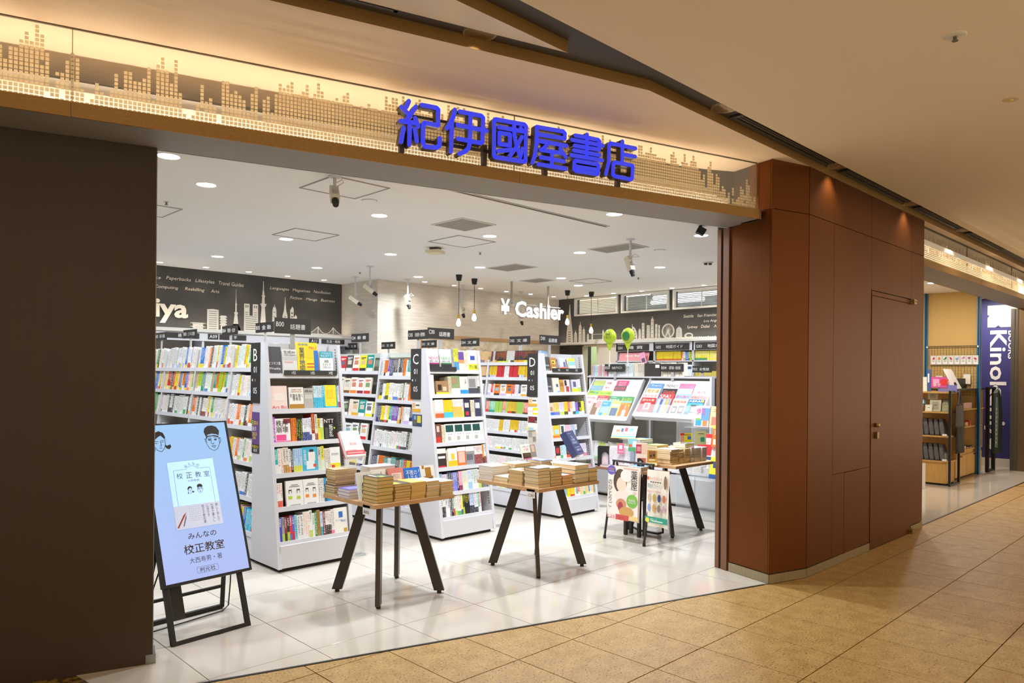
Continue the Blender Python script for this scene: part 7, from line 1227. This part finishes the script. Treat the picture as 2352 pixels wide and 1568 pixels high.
# travel guide stand at the pillar side
t = thing('guide_stand', 'clear acrylic tiered stand of travel guides beside the brown pillar', 'display stand', (7.25, 4.2, 0)); MB().box(7.33, 7.336, 3.86, 4.56, .02, 1.15).build('back_sheet', ACR, t); MB().box(7.0, 7.34, 3.86, 4.56, 0, .02).build('base', ACR, t)
for x, z in ((7.18, .98), (7.12, .68), (7.06, .42)): MB().box(x, 7.33, 3.86, 4.56, z, z + .006).build('tier', ACR, t)
for y in (3.86, 4.55): MB().box(7.02, 7.33, y, y + .008, .02, 1.05).build('side_sheet', ACR, t)
G = lambda nm: nm + ' on the clear stand by the brown pillar'
def guide(x, y, z, c, pats, tx, nm, n=3):
    for i in range(n): add_front('magazine', (x + .012*(n-1-i), y, z), (0, -1, 0), (-1, 0, 0), .22, 0, .18, .235, .012, c if i == n-1 else 'cream', pats if i == n-1 else [], tx if i == n-1 else [], '', G(nm) if i == n-1 else G('%s copy behind the %s' % (ORD[n-2-i], nm)), dep=0)
guide(7.18, 4.44, 1.0, '#f0c9d6', [(.45, 1, .3, .9, '#6a9ad0'), (.1, .5, .05, .35, '#3aa0c9'), (.1, .4, .3, .4, '#7ab64a'), (.6, .9, .05, .3, '#c98a4a')], [('伊豆', '#e83a8a', .4, .72, .6, .3)], 'colourful Izu peninsula guide'); guide(7.17, 4.24, 1.0, '#f3e0a0', [(.1, .9, .1, .5, '#e87a6a')], [('千', '#e83a3a', .4, .75, .5, .25)], 'yellow topped guide with red character', 2); guide(7.17, 4.06, 1.0, '#f4ead6', [(.1, .9, .1, .4, '#d9c03a')], [('横', '#e8303a', .45, .72, .6, .28)], 'white guide with large red character', 2)
guide(7.11, 4.36, .70, '#c9303a', [(.15, .9, .5, .8, '#f0e6e0')], [('るるぶ', '#e8303a', .5, .65, .7, .2)], 'dark red guide', 2); guide(7.10, 4.27, .64, '#efe9e2', [(0, .8, .05, .2, '#3a4a7a')], [('東', '#d9303a', .5, .6, .5, .2), ('まるごと', '#3a4a9a', .5, .88, .6, .1)], 'white Tokyo guide', 2); guide(7.08, 4.16, .80, '#f2742e', [(0, 1, .84, 1, '#f3d83a'), (.1, .9, .1, .35, '#f4c9b0')], [('東京', '#f6efe4', .5, .66, .8, .24), ('まち歩き', '#fff3dd', .5, .3, .8, .12)], 'orange Tokyo guide', 2); guide(7.05, 4.17, .46, '#f0dc3a', [(0, 1, 0, .2, '#2f5a9c'), (.2, .8, .5, .8, '#3a4a7a')], [], 'yellow pocket guide', 2)
# ================================================================== WALL UNIT G
t = thing('wall_bookcase', 'grey bookcase under the window wall with black category signs', 'bookcase', (10.3, 6.5, 0)); MB().box(10.44, 10.5, 4.65, 7.86, 0, 2.11).build('back_panel', BACK, t); MB().box(10.2, 10.44, 4.65, 7.86, 0, .2).build('base', STEEL, t)
for y in (4.7, 5.58, 6.325, 7.06, 7.835): MB().box(10.19, 10.44, y - .012, y + .012, 0, 2.11).build('upright', STEEL, t)
for z in (1.79, 1.47, 1.15, .83, .5): MB().box(10.19, 10.44, 4.65, 7.86, z, z + .02).build('shelf', STEEL, t)
MB().box(10.19, 10.2, 4.65, 7.86, 1.97, 2.11).build('sign_rail', STEEL, t)
for y0, y1, a, c in ((7.16, 7.82, 'G01', '雑 貨'), (6.39, 7.04, 'G02', '地図ガイド'), (5.62, 6.28, 'G03', '地図ガイド')):
    o = MB().box(10.18, 10.19, y0, y1, 1.98, 2.09).build('category_sign', SIGNBLK, t); text(a, WHT, o, (10.18, y1 - .07, 2.03), (0, -1, 0), (0, 0, 1), .1, .045); text(c, WHT, o, (10.18, (y0+y1)/2 - .05, 2.035), (0, -1, 0), (0, 0, 1), .32, .055)
for z, seed, pals in ((1.81, 1, [[('#e6d92e', ['#d9602e'], 'red')], [('#e6d92e', ['#3a8a6a'], 'white'), ('#e6d92e', ['#3a8a6a'], 'green')]]), (1.49, 2, [BRIGHT, [('#e6d23a', ['#7a3a8a'], 'purple')]])):
    for bay, pal in enumerate(pals):
        y1 = (7.04, 6.31)[bay]; shelf_random('book', (10.21, y1, z), (0, -1, 0), (-1, 0, 0), 0, .48 if bay == 0 else .7, .15, .12, .016, .02, pal, '%s shelf of wall unit G, %s bay' % (['top', 'second'][seed-1], ['middle', 'near'][bay]), 500 + seed*10 + bay, runs=(6, 20), hvar=.02)
        if bay == 0: shelf_random('book', (10.21, y1 - .48, z), (0, -1, 0), (-1, 0, 0), 0, .22, .15, .12, .016, .02, BRIGHT + POL, '%s shelf of wall unit G, far part' % ['top', 'second'][seed-1], 520 + seed)
o = MB().box(0, .62, 0, .145, -.004, 0, M=frame((10.2, 7.80, 1.81), (0, -1, 0), (.25, 0, 1))).build('brand_board', mat('#f0a0a4', .5), loc=(10.2, 7.5, 1.81)); tag(o, 'pink toy brand board with white script on wall unit G', 'sign'); Mq = frame((10.2, 7.80, 1.81), (0, -1, 0), (.25, 0, 1)); text('Sonny Angel', WHT, o, Mq @ V((.30, .085, .001)), (0, -1, 0), (.25, 0, 1), .34, .05, bold=.02)
o = MB().box(0, .1, 0, .2, -.002, 0, M=frame((10.12, 7.26, 1.74), (.2, -.9, .3), (.1, .3, 1))).build('price_card', mat('#efa0c9', .5), loc=(10.12, 7.26, 1.74)); tag(o, 'tilted lilac pink price card hanging before the pink brand board', 'card'); Mq = frame((10.12, 7.26, 1.74), (.2, -.9, .3), (.1, .3, 1)); MB().box(.02, .08, .03, .1, .0003, .001, M=Mq).build('print', mat('#6a4a5a', .5), o)
o = thing('toy_figure', 'small white and black toy on the second shelf of wall unit G', 'toy', (10.25, 7.25, 1.49)); MB().lathe([(0, 0), (.05, .0), (.055, .05), (.035, .1), (0, .11)], 14, M=Matrix.Translation((10.25, 7.25, 1.49))).build('body', mat('#efd23a', .5), o, smooth=True); MB().lathe([(0, .1), (.05, .12), (.06, .17), (.04, .21), (0, .22)], 14, M=Matrix.Translation((10.25, 7.25, 1.49))).build('head', WHITE, o, smooth=True)
for i, (y, c, lb) in enumerate(((7.62, '#b9c92e', 'lime toy box'), (7.42, '#e6cf3a', 'yellow toy box'))):
    o = MB().box(10.22, 10.36, y - .07, y + .07, 1.49, 1.63).build('toy_box', mat(c, .5), loc=(10.29, y, 1.49)); tag(o, lb + ' on the second shelf of wall unit G', 'box'); MB().box(10.218, 10.22, y - .05, y + .05, 1.51, 1.58).build('print', WHITE, o)
# doorway contents
t = thing('towel_cabinet', 'bright blue hanging cabinet seen through the back doorway', 'cabinet', (11.9, 8.75, 1.5)); MB().box(11.75, 12.0, 8.55, 8.98, 1.62, 2.2).build('body', mat('#3aa0dc', .4), t); MB().box(11.74, 11.75, 8.55, 8.98, 1.62, 1.66).build('lip', mat('#2f86c4', .4), t); MB().box(11.74, 11.75, 8.57, 8.96, 1.95, 2.18).build('door', mat('#4ab0e8', .35), t)
t = thing('stacked_trays', 'small stack of grey trays under the blue cabinet', 'tray', (11.4, 8.85, 0)); MB().box(11.3, 11.7, 8.6, 9.1, .0, 1.2).build('cabinet', mat('#6a6a62', .6), t)
for k in range(4): MB().box(11.34, 11.66, 8.66, 8.96, 1.2 + k*.05, 1.24 + k*.05).build('tray', mat(['#8a9aa8', '#c9cfd2', '#6a8ab0', '#d9dcd8'][k], .5), t)
t = thing('round_badge', 'round pale badge with a blue mark on the cream panel', 'badge', (10.245, 8.0, 1.66)); MB().lathe([(0, .0), (.045, 0), (.045, .004), (0, .004)], 20, M=frame((10.249, 8.02, 1.66), (0, -1, 0), (0, 0, 1))).build('disc', mat('#e6dcd6', .5), t); MB().lathe([(0, .004), (.02, .004), (.02, .006), (0, .006)], 14, M=frame((10.249, 8.02, 1.66), (0, -1, 0), (0, 0, 1))).build('mark', mat('#4a86d9', .5), t)
# ================================================================== SECOND SHOP
t = thing('lattice_panel', 'black wire lattice panel hung on the cork wall', 'lattice', (13.8, 3.6, 1.3)); b = MB()
for k in range(17): y = 3.27 + k*.044; b.box(13.795, 13.799, y, y + .003, 1.28, 2.09)
for k in range(17): z = 1.28 + k*.05; b.box(13.792, 13.796, 3.262, 3.985, z, z + .003)
b.build('wire_grid', mat('#4a4238', .5, .3), t); MB().tube([(13.79, 3.25, 2.095), (13.79, 4.0, 2.095)], .006, 6).build('top_bar', KICK, t)
for y in (3.25, 4.0): MB().box(13.78, 13.8, y - .012, y + .012, 2.07, 2.1).build('hook', STEEL, t)
FL = ['#e0506a', '#e89a3a', '#4a9a5a', '#e0485a', '#8ab0e0', '#d08ac0', '#c06ab0', '#e0406a']
for k in range(8):
    y = 3.945 - k*.0885; o = MB().box(0, .084, 0, .15, -.003, 0, M=frame((13.785, y, 1.79), (0, -1, 0), (-.03, 0, 1))).build('card_packet', mat('#dcdcdc', .3), loc=(13.785, y, 1.79)); tag(o, '%s of eight clear flower card packets on the lattice, from the brown door' % ORD[k], 'card', 'flower card packets on the lattice')
    Mq = frame((13.785, y, 1.79), (0, -1, 0), (-.03, 0, 1)); b = MB(); r = random.Random(k)
    for q in range(5): b.prism(ell(.03 + r.random()*.03, .085 + r.random()*.035, .012, .012, 8), .0005, .001, M=Mq)
    b.build('flower', mat(FL[k], .5), o); b = MB(); 
    for q in range(3): b.prism([(.042, .03), (.046, .03), (.03 + q*.012, .09)], .0003, .0006, M=Mq)
    b.build('stem', mat('#5a9a5a', .5), o); MB().box(.02, .07, .01, .04, .0008, .0013, M=Mq).build('tag', WHITE, o)
t = thing('bag_rack', 'oak end shelf with black steel frame and goods near the second opening', 'shelf', (12.1, 3.35, 0)); FRM = mat('#262321', .4, .3)
for z in (.335, .70, 1.05, 1.34): 
    x0 = 11.93 + .0*z; MB().box(x0, 12.35, 3.17, 4.3, z, z + .022).build('shelf', OAKV, t)
MB().box(11.945, 12.35, 3.20, 4.3, .03, .335).build('base_box', OAKV, t); MB().box(11.97, 12.3, 3.2, 4.3, 0, .03).build('kick', KICK, t); MB().box(12.33, 12.35, 3.17, 4.3, .36, 1.34).build('back_panel', OAKV, t)
for x in (11.915, 12.37): MB().box(x - .014, x + .014, 3.135, 3.165, 0, 1.38).build('upright', FRM, t)
MB().box(11.93, 12.36, 3.135, 3.165, 0, .028).build('foot_bar', FRM, t); MB().box(11.93, 12.36, 3.135, 3.165, 1.352, 1.38).build('top_bar', FRM, t)
for k, (y, z, w, h, c, lb) in enumerate(((3.44, 1.075, .15, .17, '#c3c0ae', 'large grey green notebook packet'), (3.47, 1.25, .13, .1, '#b9b8a4', 'pale notebook packet standing behind'), (3.30, 1.075, .11, .19, '#6a5a48', 'brown notebook packet'), (3.27, 1.073, .09, .11, '#8a9060', 'olive green notebook'), (3.49, 1.072, .095, .10, '#dcd8c4', 'cream notebook'), (3.60, 1.072, .08, .1, '#d6dadb', 'silver white notebook'), (3.62, 1.17, .12, .09, '#1f7a94', 'teal box'))):
    al, dp, up = axes((0, -1, 0), (-1, 0, 0), .2); x = 11.95 + (.06 if k in (1, 2, 6) else 0) + (.03 if k == 0 else 0); M = bookM((x, y, z), al, dp, up, 1, 1, 1)
    o = MB().box(0, w, 0, .012, 0, h, M=M).build('notebook', mat(c, .5), loc=(x, y, z)); tag(o, lb + ' on the oak end shelf', 'notebook', 'notebooks on the oak end shelf'); MB().box(w*.2, w*.8, -.0006, 0, h*.15, h*.85, M=M).build('inner_frame', mat('#a3a08e' if k < 4 else '#efefe6', .5), o); MB().box(w*.35, w*.65, -.0012, -.0006, h*.5, h*.6, M=M).build('print', mat('#7a7768', .5), o)
BAGM = mat('#3a3637', .35, coat=.2)
for zi, z in enumerate((.722, .357)):
    for k in range(6):
        y = 3.60 - k*.07; M = Matrix.Translation((12.0, y, z)) @ Matrix.Rotation(-.12, 4, 'X')
        b = MB(); r = random.Random(k + zi*9); pr = [(-.028, 0), (.028, 0), (.034 + r.random()*.006, .12), (.02, .235 + r.random()*.02), (-.02, .24), (-.036, .12)]
        o = b.prism(pr, -.05, .1, M=M @ Matrix(((0, 0, 1, 0), (1, 0, 0, 0), (0, 1, 0, 0), (0, 0, 0, 1)))).build('folded_bag', BAGM, loc=(12.0, y, z)); tag(o, '%s dark folded bag in clear wrap on the %s bag shelf' % (ORD[k], ['upper', 'lower'][zi]), 'bag', 'folded bags on the oak end shelf'); MB().box(-.052, -.05, -.025, .025, .02, .2, M=M).build('wrap', mat('#8a8a8e', .1, alpha=.5), o)
    o = MB().box(11.92, 11.924, 3.19, 3.25, z, z + .03).build('price_ticket', WHITE, loc=(11.92, 3.22, z)); tag(o, 'white price ticket on the %s bag shelf edge' % ['upper', 'lower'][zi], 'tag')
def tote(x, y, z, w, h, c, lb):
    t = thing('tote_bag', lb, 'bag', (x, y, z - h)); M = frame((x - w/2, y, z - h), (1, 0, 0), (0, 0, 1))
    b = MB(); n = 6; vs = []
    for j in range(n + 1):
        v = j/n; ww = w*(1.04 - .16*v); sag = .012*math.sin(v*5)
        for i in range(n + 1): u = i/n; vs.append((w/2 + (u - .5)*ww + sag, h*v*(1 - .03*math.sin(u*9)), .03*math.sin(u*math.pi)*(1 - v*.6) + .008*math.sin(u*11 + v*4)))
    o = len(vs); vs += [(p[0], p[1], -p[2] - .004) for p in vs]; fs = []
    for j in range(n):
        for i in range(n): a = j*(n+1) + i; fs += [(a, a+1, a+n+2, a+n+1), (o+a, o+a+n+1, o+a+n+2, o+a+1)]
    for i in range(n): fs += [(i, o+i, o+i+1, i+1)]
    for j in range(n): a, c2 = j*(n+1), j*(n+1) + n; fs += [(a, a+n+1, o+a+n+1, o+a), (c2, o+c2, o+c2+n+1, c2+n+1)]
    b.add(vs, fs, 0, M).build('body', mat(c, .7), t, smooth=True); MB().tube([M @ V((w*.25, h, .01)), M @ V((w*.42, h + .2, .0)), M @ V((w*.55, h + .2, 0)), M @ V((w*.72, h, .01))], .008, 6).build('strap', mat(c, .7), t)
tote(12.20, 3.10, 1.17, .36, .32, '#55535a', 'dark grey tote bag hanging on the oak shelf frame'); tote(12.34, 3.125, 1.08, .40, .62, '#2c2726', 'large black tote bag hanging behind the grey one')
t = thing('goods_cabinet', 'oak goods cabinet with two drawers and black frame beyond the tote bags', 'cabinet', (13.4, 3.4, 0)); 
MB().box(12.70, 14.25, 3.30, 3.75, .03, .42).build('base', OAKV, t)
for x0, x1 in ((12.70, 13.3), (13.31, 14.2)): d_ = MB().box(x0, x1, 3.28, 3.30, .03, .36).build('drawer', OAKV, t); MB().box((x0+x1)/2 - .06, (x0+x1)/2 + .06, 3.277, 3.281, .33, .35).build('drawer_pull', KICK, d_)
MB().box(12.70, 14.25, 3.28, 3.75, .42, .44).build('shelf', OAKV, t); MB().box(12.70, 14.25, 3.28, 3.75, .78, .80).build('shelf', OAKV, t); MB().box(12.70, 14.25, 3.26, 3.75, 1.06, 1.08).build('shelf', OAKV, t); MB().box(12.70, 14.25, 3.72, 3.75, .44, 1.36).build('back_panel', OAKV, t); MB().box(14.22, 14.25, 3.28, 3.72, .44, 1.38).build('side_panel', OAKV, t); MB().box(12.3, 14.28, 3.25, 3.76, 1.38, 1.40).build('top', FRM, t)
for x in (14.27, 14.66): MB().box(x - .03, x + .03, 3.19, 3.24, 0, 1.42).build('upright', FRM, t)
MB().box(14.27, 14.66, 3.19, 3.24, 0, .03).build('foot_bar', FRM, t); MB().box(14.27, 14.66, 3.19, 3.24, 1.39, 1.42).build('top_bar', FRM, t)
for k in range(7): o = MB().box(12.95 + k*.17, 13.09 + k*.17, 3.32, 3.45, .44, .455 + .012*(k % 3)).build('postcard_pile', mat(['#cfc6b0', '#6a5a48', '#e0d6c4', '#8a7a60', '#3a3a3a', '#b9ae9a', '#d9d0c0'][k], .5), loc=(13.0 + k*.17, 3.38, .44)); tag(o, '%s small pile of stationery on the lowest cabinet shelf' % ORD[k], 'stationery', 'stationery on the cabinet shelf'); MB().box(12.97 + k*.17, 13.07 + k*.17, 3.315, 3.32, .442, .45).build('price_slip', WHITE, o)
for k in range(4): o = MB().box(12.95 + k*.2, 13.1 + k*.2, 3.31, 3.45, .80, .82 + .02*k).build('red_packet', mat(['#c9303a', '#a8242c', '#d9b9a0', '#b83a34'][k], .4), loc=(13.0 + k*.2, 3.38, .80)); tag(o, '%s red festive packet on the middle cabinet shelf' % ORD[k], 'packet', 'red packets on the cabinet shelf'); MB().box(12.98 + k*.2, 13.06 + k*.2, 3.305, 3.31, .803, .815).build('print', mat('gold' if 0 else '#d9b060', .4), o)
o = MB().box(13.3, 13.75, 3.32, 3.5, 1.08, 1.17).build('tape_box', mat('#ecd9dc', .4), loc=(13.5, 3.4, 1.08)); tag(o, 'clear box of pink striped tapes on the upper cabinet shelf', 'box')
for k in range(6): MB().box(13.32 + k*.07, 13.345 + k*.07, 3.318, 3.32, 1.09, 1.16).build('stripe', mat('#d9909a', .5), o)
o = MB().box(12.6, 13.15, 3.3, 3.5, 1.08, 1.10).build('letter_set', mat('#efe6d6', .5), loc=(12.9, 3.4, 1.08)); tag(o, 'flat cream letter sets on the upper cabinet shelf', 'stationery'); MB().box(13.0, 13.12, 3.28, 3.38, 1.10, 1.115).build('ink_case', KICK, o)
al, dp, up = axes((1, 0, 0), (0, -1, 0), .45)
o = MB().box(0, .42, 0, .01, 0, .34, M=bookM((12.75, 3.32, 1.40), al, dp, up, 1, 1, 1)).build('display_board', mat('#e3dfe2', .5), loc=(12.9, 3.35, 1.40)); tag(o, 'pale lilac display board tilted on the cabinet top', 'board'); MB().box(.12, .26, -.003, 0, .06, .11, M=bookM((12.75, 3.32, 1.40), al, dp, up, 1, 1, 1)).build('sample', KICK, o)
o = MB().box(13.35, 14.1, 3.42, 3.44, 1.40, 1.56).build('board', mat('#2f2c2b', .6), loc=(13.7, 3.43, 1.40)); tag(o, 'plain black board standing on the cabinet top', 'board'); MB().box(13.35, 14.1, 3.40, 3.46, 1.40, 1.404).build('foot', KICK, o)
for k, (y, w, h, c, lb, s) in enumerate(((3.42, .2, .16, '#d04aa0', 'magenta advert card with a red disc', '幸せ'), (3.34, .24, .1, '#7a78c0', 'lilac star patterned card', ''), (3.62, .12, .22, '#e8ddd2', 'cream leaflet holder', ''), (3.50, .05, .34, '#2f4a8a', 'tall navy leaflet on a white stick', ''), (3.30, .14, .15, '#e3d3da', 'pale photo card fan', ''))):
    al, dp, up = axes((.3, -.95, 0), (-.95, -.3, 0), .25); M = bookM((12.0 + .03*k, y, 1.364 + (.06 if k == 0 else 0)), al, dp, up, 1, 1, 1)
    o = MB().box(0, w, 0, .006, 0, h, M=M).build('advert_card', mat(c, .45), loc=(12.0 + .03*k, y, 1.364)); tag(o, lb + ' on top of the oak end shelf', 'card'); MB().box(w*.1, w*.5, -.0006, 0, h*.4, h*.8, M=M).build('print', mat(['#f0a0d0', '#a9a6e0', '#f4efe6', '#e9e9ee', '#b87a90'][k], .5), o)
    if k == 0: MB().lathe([(0, 0), (.05, 0), (.05, .002), (0, .002)], 18, M=frame(M @ V((w*.8, -.001, h*.5)), al, up)).build('disc', mat('#d92f34', .4), o); text(s, WHT, o, M @ V((w*.35, -.001, h*.25)), al, up, w*.5, h*.35)
for y, z, w, h, c, lb in ((3.86, 1.4, .1, .2, '#cfe3e6', 'pale blue packet'), (3.75, 1.38, .2, .17, '#e9c9a0', 'cream packet with a red header'), (3.45, 1.47, .1, .16, '#efe6da', 'small white packet')):
    o = MB().box(13.775, 13.785, y - w, y, z, z + h).build('packet', mat(c, .4), loc=(13.78, y - w/2, z)); tag(o, lb + ' hanging on the lower lattice', 'packet', 'packets on the lower lattice'); MB().box(13.773, 13.775, y - w, y, z + h*.8, z + h).build('header', mat('#e0606a' if 'red' in lb else '#dfe6ea', .4), o)
t = thing('coat', 'dark green apron and clear covers hanging at the cabinet end', 'garment', (14.5, 3.12, .3)); Mq = frame((14.3, 3.15, .30), (1, 0, 0), (0, 0, 1))
MB().prism([(0.12, 0), (.5, 0), (.52, .7), (.44, .92), (.3, 1.08), (.16, 1.02), (.1, .7)], -.03, .03, M=Mq).build('apron', mat('#26352f', .7), t); MB().prism([(0.04, .12), (.16, .1), (.2, .7), (.16, .95), (.08, .95), (.05, .6)], .03, .04, M=Mq).build('clear_cover', mat('#9ab0bc', .15, alpha=.6), t); MB().tube([Mq @ V((.28, 1.05, 0)), Mq @ V((.26, 1.13, .03)), Mq @ V((.2, 1.1, .0))], .006, 6).build('hook', KICK, t)
b = MB(); 
for k in range(9): b.box(.06, .085, .18 + k*.07, .21 + k*.07, .041, .042, M=Mq)
b.build('print', WHITE, t)
# navy banner lettering (vertical, reading downwards)
NS = mat('#e2e0ea', .5, name='banner_print'); t = thing('banner_print', 'white store emblem and rotated bookshop name on the navy wall', 'lettering', (15.315, 3.3, 1.5))
MB().box(15.312, 15.318, 2.96, 3.463, 2.478, 2.868).build('emblem', NS, t); MB().prism([(3.335, 2.478), (3.265, 2.478), (3.30, 2.515)], 0, .003, M=Matrix(((0, 0, -1, 15.312), (1, 0, 0, 0), (0, 1, 0, 0), (0, 0, 0, 1)))).build('notch', NAVY, t); MB().prism([(3.463, 2.70), (3.463, 2.645), (3.43, 2.69)], 0, .003, M=Matrix(((0, 0, -1, 15.312), (1, 0, 0, 0), (0, 1, 0, 0), (0, 0, 0, 1)))).build('notch', NAVY, t)
text('Kinokuniya', NS, t, (15.315, 3.335, 1.36), (0, 0, -1), (0, -1, 0), 2.12, .33, 'word', bold=.02); text('BOOKS', NS, t, (15.315, 3.10, 2.16), (0, 0, -1), (0, -1, 0), .5, .1, 'word', bold=.02)
o = MB().box(0, .30, 0, .36, -.002, 0, M=frame((11.4, 3.62, .001), (.05, -1, 0), (0, .0, 1))).build('floor_notice', mat('#eae7e2', .5), loc=(11.4, 3.4, 0)); tag(o, 'white floor standing notice in front of the oak shelf base', 'notice'); Mq = frame((11.4, 3.62, .001), (.05, -1, 0), (0, 0, 1))
for k in range(2): text('お知らせ' if 0 else 'ご自由に\nご覧ください', mat('#6a6660', .5), o, Mq @ V((.16, .24 - k*.12, .001)), (.05, -1, 0), (0, 0, 1), .15, .05)
# ================================================================== TURN BOOK SPECS INTO OBJECTS
bpy.context.view_layer.update(); DG = bpy.context.evaluated_depsgraph_get()
cam = S.camera; eye = cam.matrix_world.translation; tocam = cam.matrix_world.inverted(); fpx = 1686
def visible(s):
    p = tocam @ s['c']; d = -p.z
    if d < .1: return 0
    x = 1176 + p.x/d*fpx; y = 859.6 - p.y/d*fpx
    if not (340 < x < 1660 and 0 < y < 1568): return 0
    v = s['c'] - eye; L = v.length
    hit, loc, *_ = S.ray_cast(DG, eye, v.normalized(), distance=L - .035)
    if hit: return 0
    return s['area']/(d*d)*max(.1, -(v.normalized() @ s['out']))
for s in SPECS: s['v'] = visible(s)
byk = {}
for s in SPECS: byk.setdefault(s['kind'], []).append(s)
LIMIT = {'book': 290, 'paperback': 260, 'shelf_divider': 60}
for kind, L in byk.items():
    L.sort(key=lambda s: -s['v']); lim = LIMIT.get(kind, 100)
    ind = [s for s in L[:lim] if s['v'] > 0]; rest = [s for s in L if not any(s is q for q in ind)] if 0 else [s for i, s in enumerate(L) if not (i < lim and s['v'] > 0)]
    for s in ind:
        cn, bn = cname(s['cover']), cname(s['band']); noun = {'shelf_divider': 'divider plate'}.get(kind, kind)
        lb = '%s %s%s, %s on %s' % (cn, noun, (' with %s foot' % bn) if s['bandh'] and bn != cn else '', ONUM[min(s['k'], len(ONUM)-1)], s['where'])
        lb = lb.replace('on row ', 'in row ')
        mk_book(kind, ME_SPINE, ME_SPAGE, s['M'], s['cover'], s['band'], s['bandh'], s['ink'], s['rows'], '#efe7d6', lb, 'book' if kind != 'shelf_divider' else 'divider', 'upright %ss on the shelves' % noun)
    if rest:
        vs, fs, at = [], [], []
        for s in rest:
            M = s['M']; o = len(vs)
            for p in ((0,0,0),(1,0,0),(1,1,0),(0,1,0),(0,0,1),(1,0,1),(1,1,1),(0,1,1)): vs.append(tuple(M @ V(p)))
            fs += [tuple(i + o for i in f) for f in ((0, 1, 5, 4), (1, 2, 6, 5), (2, 3, 7, 6), (3, 0, 4, 7), (4, 5, 6, 7), (3, 2, 1, 0))]; at.append(s)
        me = bpy.data.meshes.new('far_spines'); me.from_pydata(vs, [], fs); me.materials.append(SP_G); me.materials.append(PAGEW)
        me.uv_layers.new(name='uv'); A = ('cover', 'band', 'ink', 'par')
        for n in A: me.attributes.new(n, 'FLOAT_VECTOR', 'FACE')
        UVQ = ((0, 0), (1, 0), (1, 1), (0, 1)); cache = {}
        uvd = []; vals = {n: [] for n in A}; mi = []
        for s in at:
            c = [lin(s[n]) for n in ('cover', 'band', 'ink')]; pr = (s['bandh'], s['rows'], R.random())
            for f in range(6):
                for n, q in zip(('cover', 'band', 'ink', 'par'), (*c, pr)): vals[n] += q
                mi.append(1 if f == 4 else 0)
                if f == 0: uvd += [0, 0, 1, 0, 1, 1, 0, 1]
                else: uvd += [-1, 0, -1, 0, -1, 1, -1, 1]
        me.uv_layers['uv'].data.foreach_set('uv', uvd); me.polygons.foreach_set('material_index', mi)
        for n in A: me.attributes[n].data.foreach_set('vector', vals[n])
        me.update()
        nm = {'book': 'shelved_books', 'paperback': 'shelved_paperbacks', 'shelf_divider': 'shelved_dividers'}[kind]
        o = bpy.data.objects.new(nm, me); C.objects.link(o); o['kind'] = 'stuff'; o['label'] = {'book': 'remaining upright books filling the farther shelves of the rows', 'paperback': 'remaining small paperbacks filling the farther shelves of row D', 'shelf_divider': 'remaining dark divider plates between the farther books'}[kind]; o['category'] = 'book'
